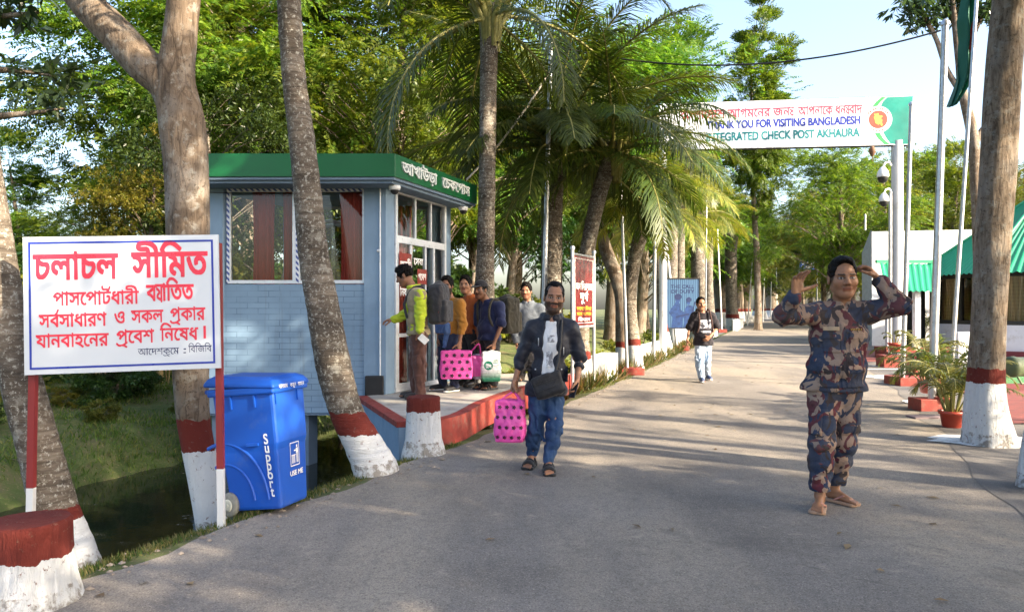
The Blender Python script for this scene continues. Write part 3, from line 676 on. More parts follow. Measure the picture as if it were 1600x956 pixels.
m = MB(b); bb = V(b.x, b.y, 0); m.box(bb+V(.28, .1, .08), (.85, .6, .16)); m.box(bb+V(.62, .45, .16), (.5, .4, .26)); tag(m.build('stepped_plinth', M['red_paint'], bevel=.01), 'stepped red plinth at the foot of the silver pole', 'plinth')
_, b, _ = pole(1477, 40, 1456, 628, .055, 'tall silver pole holding the overhead cable beside the potted palms', .12); red_block(V(b.x-.05, b.y+.05, 0), .34, .34, .17, 'red block under the tall silver pole by the potted palms')
fpo, fb, ft = pole(1530, -60, 1484, 612, .036, 'slim flag pole carrying the green flag behind the potted palms')
m = MB(p1t); 
def sag(a_, b_, s, n=20): return [a_+(b_-a_)*(i/n)-V(0, 0, s*4*(i/n)*(1-i/n)) for i in range(n+1)]
r2 = at(1470, 48, 11.4)
tag(MB(p1t).tube(sag(p1t-V(0, 0, .05), r2, .45, 40), .014, 6).build('overhead_cable', M['dark']), 'black cable sagging across the road between two tall poles', 'cable')
rp = at(729, 281, 12.0)
tag(MB(p1t).tube(sag(p1t-V(0, 0, .5), rp, .12, 24), .018, 6).build('rope', mat('pale_rope', (.55, .5, .42), .8)), 'pale rope running from the steel pole to the booth roof', 'rope')
# flag, hanging limp
g = G('flag_cloth'); g.base((.004, .1, .06)); g.set(Roughness=.7); FG = g.m; FR = mat('flag_red', (.5, .012, .02), .7)
m = MB(at(1526, -20, 13)); vs = []; NU, NV = 14, 40
sil = np.array([(0, 1527, 1505), (.15, 1527, 1502), (.35, 1524, 1497), (.5, 1517, 1501), (.62, 1516, 1499), (.8, 1512, 1496), (.88, 1504, 1490), (1, 1486, 1479)])
for j in range(NV+1):
    f = j/NV; y = -40+f*208; a_ = np.interp(f, sil[:, 0], sil[:, 1]); b_ = np.interp(f, sil[:, 0], sil[:, 2])
    for i in range(NU+1):
        s = i/NU; vs.append(at(a_+(b_-a_)*s, y, 13)+V(0, .1*math.sin(s*13+f*3)+.04*math.sin(s*29+f*7)-.06, 0))
fs = [(j*(NU+1)+i, (j+1)*(NU+1)+i, (j+1)*(NU+1)+i+1, j*(NU+1)+i+1) for j in range(NV) for i in range(NU)]
m.add(vs, fs, 0, True)
for k_, (j, i) in enumerate([(j, i) for j in range(NV) for i in range(NU)]):
    if (j-19)**2/20+(i-3)**2/6 < 1: m.m[k_] = 1
tag(m.build('flag', [FG, FR]), 'green flag with a red disc hanging limp from the slim pole', 'flag')
# ------------------------------------------------------------------ gate with banner
gate = empty('welcome_gate', V((1402-800)/F*20, 20, 0), 'road gate with white posts carrying a long printed banner', 'gate'); go = gate.location
def gp(px, py):                                                    # banner plane
    Yb = 20+.7*(1425-px)/380; return at(px, py, Yb)
m = MB(go); a_ = V((1402-800)/F*20.15, 20.15, 0); m.tube([a_-V(0, 0, .1), a_+V(0, 0, 3), a_+V(0, 0, 6.0)], [.17, .16, .15], 20); m.build('post', mat('grey_white_post', (.48, .5, .54), .6, .08, 4, .1, 40, dirt=(.34, .34, .33), dscale=2), gate, loc=(0, 0, 0))
m = MB(go); c_ = V((1391-800)/F*20.1, 20.1, 0); m.tube([c_, c_+V(0, 0, 4.6)], .05, 10); m.build('conduit', STEEL, gate, loc=(0, 0, 0))
m = MB(go); c_ = V((1036-800)/F*20.8, 20.8, 0); m.tube([c_-V(0, 0, .3), c_+V(0, 0, 6.2)], .11, 18); m.build('post', M['white'], gate, loc=(0, 0, 0))
BTR, BBR, BTL, BBL = gp(1425, 150), gp(1422, 226), gp(1030, 163), gp(1030, 234.5)
bn = (BBR-BBL).cross(BTL-BBL).normalized()
BW = mat('banner_vinyl', (.74, .77, .84), .45, .04, 2)
m = MB(go); m.extr([BBL, BBR, BTR, BTL], -bn*.05); ban = m.build('banner', BW, gate, loc=(0, 0, 0))
m = MB(go); 
for z0, z1 in ((BBL, BBR), (BTL, BTR)): m.tube([z0-bn*.09, z1-bn*.09], .035, 8)
for f in (.1, .3, .5, .7, .9): m.tube([BBL+(BBR-BBL)*f-bn*.09, BTL+(BTR-BTL)*f-bn*.09], .025, 8)
m.build('back_frame', M['dark'], gate, loc=(0, 0, 0))
bu = (BBR-BBL).normalized(); bv = bn.cross(bu)
def bpos(px, py): 
    f = (px-1030)/(1423-1030); b_ = BBL+(BBR-BBL)*f; t_ = BTL+(BTR-BTL)*f; yb = 234.5-8.5*f; yt = 163-13*f; return b_+(t_-b_)*((yb-py)/(yb-yt))
def bline(txt, x0, x1, y0, y1, size, mt, bold):
    m = MB(go); p, q = bpos(x0, y0), bpos(x1, y1); d = q-p; lettering(m, txt, p, d.normalized(), bn.cross(d.normalized()), size, d.length, .006, bold, 0, .004); m.build('lettering', mt, ban, loc=(0, 0, 0))
CRIM = mat('crimson_print', (.5, .05, .1), .45, .04); DB = mat('royal_blue_print', (.012, .03, .28), .45, .04); TEAL = mat('teal_print', (.008, .17, .2), .45, .04)
bline('বাংলােদেশ আগমেনর জন`', 1063, 1245, 187, 180.5, .36, CRIM, .03); bline('আপনােক ধন`বাদ', 1250, 1349, 180.3, 177, .36, CRIM, .03)
bline('THANK YOU FOR VISITING BANGLADESH', 1106, 1346, 202, 193.5, .3, DB, .045)
bline('INTEGRATED CHECK POST AKHAURA', 1106, 1346, 221, 213, .315, TEAL, .045)
def disc(mb, px, py, r0, r1, mi=0, off=.006, a0=0, a1=2*math.pi, n=40, keep=None):
    c = bpos(px, py)+bn*off; pts = []
    for i in range(n+1):
        t = a0+(a1-a0)*i/n; d = bu*math.cos(t)+bv*math.sin(t); pts.append((c+d*r0, c+d*r1))
    for (p, q), (p2, q2) in zip(pts[:-1], pts[1:]): mb.quad(p, q, q2, p2, mi)
pxm = 20/F
def pos2(x, y, off): return bpos(x, y)+bn*off
GB = mat('banner_green', (.004, .2, .17), .45, .25, 1.2); LG = mat('banner_leaf_green', (.04, .33, .1), .45, .1); SRED = mat('seal_red', (.6, .07, .05), .45, .05); SYE = mat('seal_yellow', (.72, .5, .08), .45, .05)
m = MB(go)
cx_, cy_ = 1373, 187
edge_ = [(1423.5, 150.5), (1386, 152.2), (1379, 160), (1376, 172), (1377, 186), (1380, 202), (1387, 216), (1394, 225), (1421.5, 225.5)]
ep = spline([(x, y, 0) for x, y in edge_[1:8]], 20); pl = [pos2(1424, 150.6, .003)]+[pos2(x, y, .003) for x, y, _ in ep]+[pos2(1421.5, 225.4, .003)]
m.add(pl, [tuple(range(len(pl)-1, -1, -1))][::1]); m.f[-1] = m.f[-1]
m.build('green_field', GB, ban, loc=(0, 0, 0))
m = MB(go); top_ = spline([(1386, 152, 0), (1377, 160, 0), (1371, 170, 0)], 8); 
for (x0, y0, _), (x1, y1, _) in zip(top_[:-1], top_[1:]): m.quad(pos2(x0-9, y0, .0032), pos2(x1-8, y1, .0032), pos2(x1-1.5, y1, .0032), pos2(x0-1.5, y0, .0032))
bot_ = spline([(1370, 206, 0), (1377, 217, 0), (1387, 226, 0)], 8)
for (x0, y0, _), (x1, y1, _) in zip(bot_[:-1], bot_[1:]): m.quad(pos2(x0-2, y0, .0032), pos2(x1-3, y1, .0032), pos2(x1+5, y1, .0032), pos2(x0+6, y0, .0032))
m.build('green_stripe', LG, ban, loc=(0, 0, 0))
m = MB(go); disc(m, cx_, cy_, 0, 21*pxm, 0, .005); disc(m, cx_, cy_, 0, 14*pxm, 1, .008)
mp = [(0, 10), (-3, 8.5), (-6, 9), (-5, 5), (-7, 4), (-5.5, 1), (-5, -2), (-4, -6), (-1.5, -7), (0, -8.5), (2, -7), (3.5, -8), (5.5, -11), (6.5, -8), (5.5, -4), (6.5, -1), (4.5, 0), (4.5, 3), (7, 4.5), (5.5, 6), (1.5, 6)]
c_ = bpos(cx_, cy_)+bn*.011; pp_ = [c_+bu*(x*pxm)+bv*(y*pxm) for x, y in mp]
m.add(pp_, [tuple(range(len(pp_)-1, -1, -1))], 2)
for i, f in enumerate(np.linspace(.14*math.pi, .86*math.pi, 13)):
    d = bu*math.cos(f)+bv*math.sin(f); e = bn.cross(d); c2 = bpos(cx_, cy_)+bn*.008+d*(17.3*pxm); s = (1.1 if i % 3 else .7)*pxm; m.quad(c2-e*s*.9-d*s*1.4, c2+e*s*.9-d*s*1.4, c2+e*s*.9+d*s*1.4, c2-e*s*.9+d*s*1.4, 1)
for f in np.linspace(1.3*math.pi, 1.7*math.pi, 6):
    d = bu*math.cos(f)+bv*math.sin(f); e = bn.cross(d); c2 = bpos(cx_, cy_)+bn*.008+d*(17.3*pxm); s = .9*pxm; m.quad(c2-e*s-d*s*1.3, c2+e*s-d*s*1.3, c2+e*s+d*s*1.3, c2-e*s+d*s*1.3, 1)
m.build('seal', [BW, SRED, SYE], ban, loc=(0, 0, 0))
def ptz(px, py, Y, s, label):
    p = at(px, py, Y); m = MB(p); R = Matrix.Identity(3)
    m.lathe(p, [(.03*s, .3*s), (.07*s, .27*s), (.15*s, .14*s), (.16*s, .02*s), (.15*s, 0)], 18); o = m.build('surveillance_camera', M['white']); tag(o, label, 'camera')
    m = MB(p); m.tube([p+V(0, 0, .27*s), p+V(.06*s, .0, .4*s), p+V(.2*s, .05*s, .44*s), V((1391-800)/F*20+.02, 20.0, p.z+.4*s)], .028*s, 8); m.build('bracket', M['white'], o, loc=(0, 0, 0))
    m = MB(p); m.lathe(p, [(.14*s, -.003), (.135*s, -.07*s), (.09*s, -.14*s), (.02*s, -.17*s)], 16); m.build('lens_dome', M['dark'], o, loc=(0, 0, 0)); return o
ptz(1379.5, 277, 19.7, .95, 'large white dome camera bracketed high on the gate post below the banner'); ptz(1381, 315, 19.7, .8, 'smaller white dome camera lower on the gate post')
p = at(1363, 232, 20); m = MB(p); m.lathe(p, [(.03, -.22), (.08, -.12), (.09, -.02), (.03, .06)], 12); m.tube([p+V(0, 0, -.2), p+V(0, 0, -.35)], .012, 6)
tag(m.build('hanging_lamp', mat('rusty_metal', (.14, .07, .04), .7)), 'small rusty lamp hanging under the banner', 'lamp')
# ------------------------------------------------------------------ roadside boards
rs = empty('information_board', gnd(929, 603), 'narrow dark red board with white and yellow writing in a steel frame beside the road', 'sign')
a0, a1 = V((895.5-800)/F*12.6, 12.6, 0), V((927-800)/F*13.5, 13.5, 0); ru = (a1-a0).normalized(); rn = ru.cross(V(0, 0, 1)).normalized(); RW = (a1-a0).length
z0, z1 = 1.42-(508-482)/F*12.9, 1.42+(482-401)/F*12.9
rp_ = lambda s, z, o=0: a0+ru*s+V(0, 0, z)+rn*o
m = MB(rs.location)
for p_ in (rp_(-.03, 0), rp_(RW+.03, 0)): m.tube([V(p_.x, p_.y, -.1), V(p_.x, p_.y, z1+.1)], .03, 10); m.lathe(V(p_.x, p_.y, z1+.1), [(.04, 0), (.045, .03), (.03, .06)], 10)
for z in (z0-.03, z1+.03): m.tube([rp_(-.03, z), rp_(RW+.03, z)], .022, 8)
m.build('frame', STEEL, rs, loc=(0, 0, 0))
DR = mat('maroon_print', (.1, .009, .009), .25, .1, 3); m = MB(rs.location); m.extr([rp_(0, z0, -.01), rp_(RW, z0, -.01), rp_(RW, z1, -.01), rp_(0, z1, -.01)], rn*.02); pn = m.build('panel', DR, rs, loc=(0, 0, 0))
YE = mat('yellow_print', (.62, .4, .03), .5, .05); m = MB(rs.location); HH = z1-z0
for txt, f, sz, w_ in (('জন িনরাপত্তা'.replace('ত্ত', 'ত'), .52, .17, .82), ('দুর্গ'.replace('র্গ', 'গ^'), .36, .2, .4), ('সীমােন্ত'.replace('ন্ত', 'ন'), .06, .08, .6)): lettering(m, txt, rp_(RW/2, z0+HH*f, .01), ru, V(0, 0, 1), sz, RW*w_, .003, .03, 0, .003, align='C')
for q_ in ((.04, .96, .03, .036), (.04, .96, .964, .97)): m.quad(*[rp_(RW*x, z0+HH*z, .013) for x, z in ((q_[0], q_[2]), (q_[1], q_[2]), (q_[1], q_[3]), (q_[0], q_[3]))])
for x in (.04, .94): m.quad(*[rp_(RW*(x+dx), z0+HH*z, .013) for dx, z in ((0, .037), (.02, .037), (.02, .963), (0, .963))])
m.build('lettering', LW, pn, loc=(0, 0, 0))
m = MB(rs.location)
for txt, f in (('সততা িনষ্ঠা'.replace('ষ্ঠ', 'ষ'), .215), ('সাহস ও েগৗরব'.replace('ৗ', 'া'), .14)): lettering(m, txt, rp_(RW/2, z0+HH*f, .01), ru, V(0, 0, 1), .09, RW*.72, .003, .03, 0, .003, align='C')
m.build('lettering', YE, pn, loc=(0, 0, 0))
# blue poster
pY = 24.; bpst = empty('blue_poster_board', V((1066-800)/F*pY, pY, 0), 'blue striped poster board with two helmeted soldiers and dark capital letters', 'sign')
L0, R0 = at(1040, 512, pY), at(1092.5, 512, pY); PH = 76/F*pY; PWd = (R0-L0).length
pp = lambda x, y, o=0: L0+V(PWd*x, -o, PH*y)
m = MB(bpst.location)
for x in (.06, .94): m.tube([V(L0.x+PWd*x, pY+.05, -.2), pp(x, 1.02, -.05)], .035, 8)
for q_ in ((-.025, 1.025, -.02, 0), (-.025, 1.025, 1, 1.02), (-.025, 0, 0, 1), (1, 1.025, 0, 1)): m.extr([pp(q_[0], q_[2], -.03), pp(q_[1], q_[2], -.03), pp(q_[1], q_[3], -.03), pp(q_[0], q_[3], -.03)], (0, -.06, 0))
m.build('frame', M['dark'], bpst, loc=(0, 0, 0))
g = G('poster_print'); p = g.xyz(); wv = g.n('TexWave', wave_type='BANDS', bands_direction='X'); wv.inputs['Scale'].default_value = 5; wv.inputs['Distortion'].default_value = .6; g.l(g.coord(), wv.inputs['Vector'])
g.base(g.mix(wv.outputs[0], (.009, .032, .1), (.07, .16, .28))); g.set(Roughness=.4)
m = MB(bpst.location); m.extr([pp(0, 0, -.01), pp(1, 0, -.01), pp(1, 1, -.01), pp(0, 1, -.01)], (0, -.02, 0)); pan = m.build('panel', g.m, bpst, loc=(0, 0, 0))
DN = mat('poster_navy', (.008, .02, .08), .5, .1); MN_ = mat('poster_blue', (.012, .04, .14), .5, .4, 9)
m = MB(bpst.location); lettering(m, 'THE CALL', pp(.5, .81, .01), (1, 0, 0), (0, 0, 1), .16, PWd*.7, .004, .04, 0, .004, align='C'); lettering(m, 'OF DUTY', pp(.5, .71, .01), (1, 0, 0), (0, 0, 1), .16, PWd*.7, .004, .04, 0, .004, align='C'); m.build('lettering', DN, pan, loc=(0, 0, 0))
m = MB(bpst.location)
def shp(pts, mi, o): q = [pp(x, y, o) for x, y in pts]; m.add(q, [tuple(range(len(q)))], mi)
def el(cx, cy, rx, ry, mi, o): shp([(cx+rx*math.cos(t), cy+ry*math.sin(t)) for t in np.linspace(0, 2*math.pi, 18, endpoint=False)], mi, o)
shp([(.17, 0), (.5, 0), (.52, .2), (.6, .24), (.6, .3), (.46, .36), (.42, .5), (.3, .53), (.24, .46), (.14, .38), (.1, .3), (.2, .22)], 1, .014); el(.36, .58, .075, .06, 1, .015); el(.37, .635, .11, .065, 0, .016); el(.36, .54, .05, .05, 1, .0155)
shp([(.52, 0), (.8, 0), (.8, .25), (.84, .35), (.8, .45), (.66, .47), (.58, .4), (.56, .2)], 1, .0135); el(.68, .53, .06, .05, 1, .0145); el(.69, .575, .075, .055, 0, .0156)
shp([(.86, .54), (.89, .53), (.8, .28), (.77, .3)], 0, .017); shp([(.3, .2), (.7, .27), (.7, .3), (.3, .24)], 0, .0175)
m.build('soldier_silhouettes', [DN, MN_], pan, loc=(0, 0, 0))
# far blue direction board
fy = 70.; fs_ = empty('direction_board', at(1262, 495, fy), 'small distant blue direction board over the far road', 'sign')
m = MB(fs_.location); A_, B_ = at(1250, 421, fy), at(1276, 421, fy); hz = 12.5/F*fy; m.extr([A_, B_, B_+V(0, 0, hz), A_+V(0, 0, hz)], (0, .08, 0)); fp_ = m.build('panel', mat('sign_blue', (.015, .09, .42), .4, .1), fs_, loc=(0, 0, 0))
m = MB(fs_.location)
for i, t_ in enumerate(('আখাউড়া', 'চেকেপাস')): lettering(m, t_, at(1263, 413.5+6*i, fy-.01), (1, 0, 0), (0, 0, 1), .38, 1.35, .01, .03, align='C')
m.build('lettering', LW, fp_, loc=(0, 0, 0))
m = MB(fs_.location)
for px in (1249, 1277): m.tube([V((px-800)/F*fy, fy+.15, -.2), at(px, 408, fy+.15)], .07, 8)
m.build('posts', STEEL, fs_, loc=(0, 0, 0))
def low_wall(pts, h, th, label, mt='white_wash'):
    p0, p1 = Vector(pts[0]), Vector(pts[1]); u_ = (p1-p0).normalized(); n_ = V(-u_.y, u_.x, 0)*th; mb = MB(p0)
    mb.prism([p0, p1, p1+n_, p0+n_], -.25, h); return tag(mb.build('low_wall', M[mt], bevel=.015), label, 'wall')
low_wall((gnd(1000, 566), gnd(1037, 553)), .42, .2, 'low white parapet beside the culvert left of the blue poster')
low_wall((gnd(950, 596), gnd(966, 588)), .5, .35, 'short white culvert post before the leaning palms')
low_wall((V(14.2, 46.5, 0), V(17.6, 56, 0)), .7, .25, 'far low white wall at the foot of the big roadside trunks')
# ------------------------------------------------------------------ right hand side: pavilion, porch, white building
GR = G('green_roof_sheet'); GR.base(GR.mix(GR.noise(1.5, 5), (.012, .22, .1), (.02, .31, .15))); GR.set(Roughness=.4, Metallic=.0); GR = GR.m
def corrug(mb, a, b, c, d, nper=9, amp=.022, mi=0, nr=6):
    """a,b eave; d,c top edge; ribs run from eave to top"""
    a, b, c, d = map(Vector, (a, b, c, d)); nrm = (b-a).cross(d-a).normalized(); L = (b-a).length; N = max(8, int(L*nper*4)); vs = []
    for j in range(nr+1):
        t = j/nr
        for i in range(N+1):
            s = (i/N-.5)*L; f = (i/N)
            p_ = (a+(b-a)*f)*(1-t)+(d+(c-d)*f)*t; q_ = a+(b-a)*f
            vs.append(p_+nrm*amp*math.sin(f*L*nper*2*math.pi))
    W = N+1; mb.add(vs, [(j*W+i, j*W+i+1, (j+1)*W+i+1, (j+1)*W+i) for j in range(nr) for i in range(N)], mi, True)
PC = V(16.4, 22.6, 0); pav = empty('pavilion', PC, 'octagonal pavilion with green corrugated roof and tan curtains on the right', 'pavilion')
def octp(r, k, z): a_ = math.radians(22.5+45*k+8); return PC+V(r*math.cos(a_), r*math.sin(a_), z)
WALLC = mat('lilac_white_wall', (.6, .62, .7), .7, .06, 2, .1, dirt=(.45, .45, .48)); MAR = mat('maroon_skirting', (.12, .02, .03), .6)
m = MB(PC); m.prism([octp(3.3, k, 0) for k in range(8)], .0, .22); m.build('skirting', MAR, pav, loc=(0, 0, 0))
m = MB(PC); m.prism([octp(3.2, k, 0) for k in range(8)], .22, .95); m.build('wall', WALLC, pav, loc=(0, 0, 0))
for k in range(8):
    p0, p1 = octp(3.1, k, 0), octp(3.1, k+1, 0)
    m = MB(PC); frame(m, p0+V(0, 0, 0), p1, .95, 2.45, .12, .12); mid = (p0+p1)/2; u_ = (p1-p0).normalized(); frame(m, mid-u_*.05, mid+u_*.05, 1.07, 2.33, .048, .1)
    wf = m.build('window', M['dark'], pav, loc=(0, 0, 0))
    m = MB(PC); m.quad(p0+u_*.12+V(0, 0, 1.07), p1-u_*.12+V(0, 0, 1.07), p1-u_*.12+V(0, 0, 2.33), p0+u_*.12+V(0, 0, 2.33)); m.build('pane', M['glass'], wf, loc=(0, 0, 0))
    q0, q1 = octp(2.85, k, 0), octp(2.85, k+1, 0); u2 = q1-q0
    for f0, f1 in ((.05, .47), (.53, .95)): curtain(q0+u2*f0, q0+u2*f1, 1.0, 2.4, 'curtain', TAN, pav, 7, .04, PC)
m = MB(PC); m.prism([octp(3.05, k, 0) for k in range(8)], 2.451, 2.6); m.build('ring_beam', M['dark'], pav, loc=(0, 0, 0))
m = MB(PC)
for k in range(8): corrug(m, octp(3.75, k, 2.42), octp(3.75, k+1, 2.42), octp(.12, k+1, 5.0), octp(.12, k, 5.0), 5, .03)
m.build('roof', GR, pav, loc=(0, 0, 0))
m = MB(PC)
for k in range(8): m.tube([octp(3.78, k, 2.44), octp(.1, k, 5.06)], .05, 6)
m.build('ridge_caps', GR, pav, loc=(0, 0, 0))
porch = empty('porch', V(11.6, 22.0, 0), 'porch with sloping green corrugated roof and red steps beside the pavilion', 'porch'); PO = porch.location
m = MB(PO); corrug(m, at(1384, 455, 20.9), at(1462, 455, 20.9), at(1458, 413, 22.3), at(1375, 411, 22.3), 6, .025); m.build('roof', GR, porch, loc=(0, 0, 0))
m = MB(PO); q0 = at(1372, 409, 22.3); m.box(V((q0.x+at(1460, 411, 22.3).x)/2, 22.33, q0.z+.01), (1.8, .1, .1)); m.build('fascia', GR, porch, loc=(0, 0, 0))
for px in (1389, 1432, 1459):
    t_ = at(px, 452, 21.2); m = MB(PO); m.box(V(t_.x, 21.2, t_.z/2), (.16, .16, t_.z)); m.build('post', WALLC if px == 1389 else (M['dark'] if px == 1459 else WALLC), porch, loc=(0, 0, 0))
m = MB(PO); m.box(V((1418-800)/F*24, 24, 1.15), (1.1, .1, 2.3)); m.build('doorway', M['dark'], porch, loc=(0, 0, 0))  # black slab standing in for the shade inside the open entrance
m = MB(PO); m.box(V(11.55, 20.9, .1), (1.9, 1.2, .2)); m.box(V(11.55, 21.2, .25), (1.9, .7, .14)); m.build('steps', M['red_paint'], porch, bevel=.01, loc=(0, 0, 0))
m = MB(PO); m.box(V(12.45, 19.6, .4), (1.25, .2, .8)); m.build('parapet', WALLC, porch, bevel=.02, loc=(0, 0, 0))
wb = empty('white_building', V(17, 32, 0), 'plain white flat roofed building behind the porch and gate post', 'building')
WB_ = mat('bright_white_wall', (.78, .79, .8), .7, .04, 1, dirt=(.6, .6, .6)); m = MB(wb.location); a_, b_ = (1362-800)/F*28, (1560-800)/F*28
m.prism([(a_, 28, 0), (b_+4, 26, 0), (b_+6, 34, 0), (a_+3.4, 34, 0)], 0, 1.42+120/F*28); m.build('wall', WB_, wb, loc=(0, 0, 0))
m = MB(wb.location); zt = 1.42+122/F*28; xw = (1349-800)/F*29.2; m.extr([V(a_-.003, 27.97, 0), V(xw, 29.2, 0), V(xw, 29.2, zt-.75), V(a_-.003, 27.97, zt)], (0, .12, 0)); m.build('side_wall', mat('grey_wall', (.36, .4, .46), .7), wb, loc=(0, 0, 0))
m = MB(wb.location); m.box(V((a_+b_+4)/2, 27, zt-2.1), (.1, .1, .1)); m.tube([V(a_-.3, 27.9, zt), V(a_-.3, 27.9, zt+.6)], .04, 6); m.tube([V(a_+.1, 27.7, 2.6), V(b_, 25.9, 2.9)], .03, 6); m.build('wall_pipe', STEEL, wb, loc=(0, 0, 0))
# paving, lawn mat, white edges
g = G('red_pavers'); br = g.n('TexBrick'); g.l(g.coord(), br.inputs['Vector']); br.inputs['Scale'].default_value = 1; br.inputs['Brick Width'].default_value = .22; br.inputs['Row Height'].default_value = .11; br.inputs['Mortar Size'].default_value = .008
br.inputs['Color1'].default_value = (.16, .035, .03, 1); br.inputs['Color2'].default_value = (.22, .05, .04, 1); br.inputs['Mortar'].default_value = (.08, .04, .035, 1); g.base(br.outputs[0]); g.set(Roughness=.8); g.bump(br.outputs['Fac'], -.4, .01); PAV = g.m
def flat(name, pts, z, mt, h=.006):
    vs = [(p[0], p[1], z) for p in pts]; mb = MB(); mb.add(vs, [tuple(range(len(vs)))]); return tag(mb.build(name, mt), kind='structure')
def pv(*pxs): return [gnd(x, y) for x, y in pxs]
flat('brick_paving', [gnd(1545, 640), gnd(1500, 612), gnd(1500, 608)+V(6, 0, 0), gnd(1580, 655)+V(9, 0, 0), gnd(1560, 664)], .02, PAV)
mb = MB(gnd(1500, 606)); a_, b_ = gnd(1490, 611), gnd(1500, 607); mb.prism([a_, a_+V(12, 0, 0), a_+V(12, .14, 0), a_+V(0, .14, 0)], 0, .12); tag(mb.build('lawn_kerb', MAR), 'dark red kerb edging the small green lawn', 'kerb')
LG2 = mat('lawn_green', (.07, .2, .07), .95, .25, 14, .8, 120)
flat('lawn', [a_+V(0, .15, 0), a_+V(12, .15, 0), a_+V(12, 3.2, 0), a_+V(.6, 3.2, 0)], .06, LG2)
def irr(c, rx, ry, seed, z=.014, mt=None, name='white_floor_paint'):
    rg = random.Random(seed); n_ = 22; return flat(name, [(c.x+rx*math.cos(2*math.pi*i/n_)*rg.uniform(.8, 1.1), c.y+ry*math.sin(2*math.pi*i/n_)*rg.uniform(.8, 1.1)) for i in range(n_)], z, mt or M['white'])
irr(gnd(1545, 690), .62, .42, 1, .014, M['white_wash']); irr(gnd(1448, 630), .36, .3, 2); irr(gnd(1406, 590), .7, .5, 3)
for i, (x, y) in enumerate(((1372, 578), (1395, 573), (1420, 590))): c_ = gnd(x, y); flat('white_floor_paint', [(c_.x-.5, c_.y-.06), (c_.x+.5, c_.y-.1), (c_.x+.5, c_.y+.06), (c_.x-.5, c_.y+.1)], .02+.004*i, M['white'])
flat('entrance_paving', [gnd(1345, 566), gnd(1418, 566), gnd(1440, 548), gnd(1350, 548)], .017, PAV)
tag(MB(gnd(1453, 653)).box(gnd(1453, 653)+V(0, 0, .012), (.5, .24, .024)).build('paving_slab', mat('pink_slab', (.2, .15, .16), .8)), 'flat pinkish concrete slab lying before the potted palms', 'slab')
# plant pots
g = G('terracotta_plastic'); g.base(g.mix(g.noise(4, 4), (.3, .04, .025), (.4, .06, .035))); g.set(Roughness=.42); POT = g.m; SOIL = mat('potting_soil', (.05, .035, .025), .95)
def pot(p, s, label, par=None):
    o = MB(p); o.lathe(p, [(.1*s, 0), (.125*s, .02*s), (.155*s, .2*s), (.175*s, .2*s), (.18*s, .25*s), (.165*s, .25*s), (.16*s, .225*s)], 24); ob = o.build('plant_pot', POT); tag(ob, label, 'pot')
    m_ = MB(p); m_.lathe(p, [(.155*s, .205*s), (.158*s, .215*s)], 20); m_.build('soil', SOIL, ob, loc=(0, 0, 0)); return ob
# olive green barrel at the right edge, its unseen tripod added to carry it
p = at(1578, 573, 9.0); sl0 = empty('searchlight', V(p.x+.55, 9.05, 0), 'olive green drum shaped searchlight at the right edge above the red paving', 'searchlight'); OL = mat('olive_paint', (.11, .14, .075), .5, .1)
m = MB(sl0.location); R = Matrix.Rotation(math.pi/2, 3, 'Y') @ Matrix.Rotation(-.12, 3, 'X'); m.lathe(p, [(.1, -.03), (.125, -.02), (.13, .05), (.118, .06), (.118, .3), (.13, .31), (.13, .36), (.1, .4), (.06, .7)], 26, R=R); m.build('drum', OL, sl0, loc=(0, 0, 0))
m = MB(sl0.location); m.tube([p+V(.06, -.05, -.12), p+V(.1, -.06, -.2), p+V(.18, -.05, -.2), p+V(.24, -.05, -.12)], .012, 8); m.build('handle', OL, sl0, loc=(0, 0, 0))
m = MB(sl0.location); c_ = p+V(.55, 0, 0); m.tube([c_, V(c_.x, c_.y, .5)], .05, 10)
for k in range(3): m.tube([V(c_.x, c_.y, .52), V(c_.x+.3*math.cos(2.1*k), c_.y+.3*math.sin(2.1*k), 0)], .02, 8)
m.build('tripod', OL, sl0, loc=(0, 0, 0))
# ------------------------------------------------------------------ foliage
LM = {}
LM['feather'] = leaf_mat('feathery_leaves', [(.045, .1, .012), (.07, .14, .015), (.11, .18, .02), (.15, .2, .028)], .42)
LM['dark'] = leaf_mat('dark_leaves', [(.022, .05, .014), (.035, .075, .016), (.06, .105, .022)], .28, .35)
LM['olive'] = leaf_mat('olive_leaves', [(.06, .095, .015), (.1, .13, .02), (.16, .16, .03)], .4)
LM['yellow'] = leaf_mat('yellowish_leaves', [(.11, .15, .02), (.17, .19, .025), (.24, .21, .035)], .42)
LM['blue'] = leaf_mat('bluish_leaves', [(.025, .05, .03), (.04, .07, .035), (.05, .09, .03)], .3, .3)
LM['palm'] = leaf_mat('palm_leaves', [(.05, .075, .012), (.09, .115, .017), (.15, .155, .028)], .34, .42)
LM['palmy'] = leaf_mat('yellow_palm_leaves', [(.09, .12, .018), (.15, .165, .024), (.24, .21, .04)], .35, .35)  # palm leaf colour brightened and yellowed to stand for sunlit fronds
LM['palmd'] = leaf_mat('deep_palm_leaves', [(.028, .046, .009), (.045, .068, .011), (.075, .095, .016)], .34, .45)  # palm leaf colour darkened to stand for fronds in tree shade
LM['grass'] = leaf_mat('grass_blades', [(.03, .062, .01), (.05, .085, .014), (.085, .1, .025), (.17, .14, .06), (.2, .16, .08)], .35, .6)
PET = mat('palm_stalk', (.2, .19, .05), .5, .3, 10)
BARK = {k: trunk_mat('bark_'+k, k) for k in ('palm', 'rough', 'smooth')}
def nrm_(a): return a/np.maximum(np.linalg.norm(a, axis=-1, keepdims=True), 1e-9)
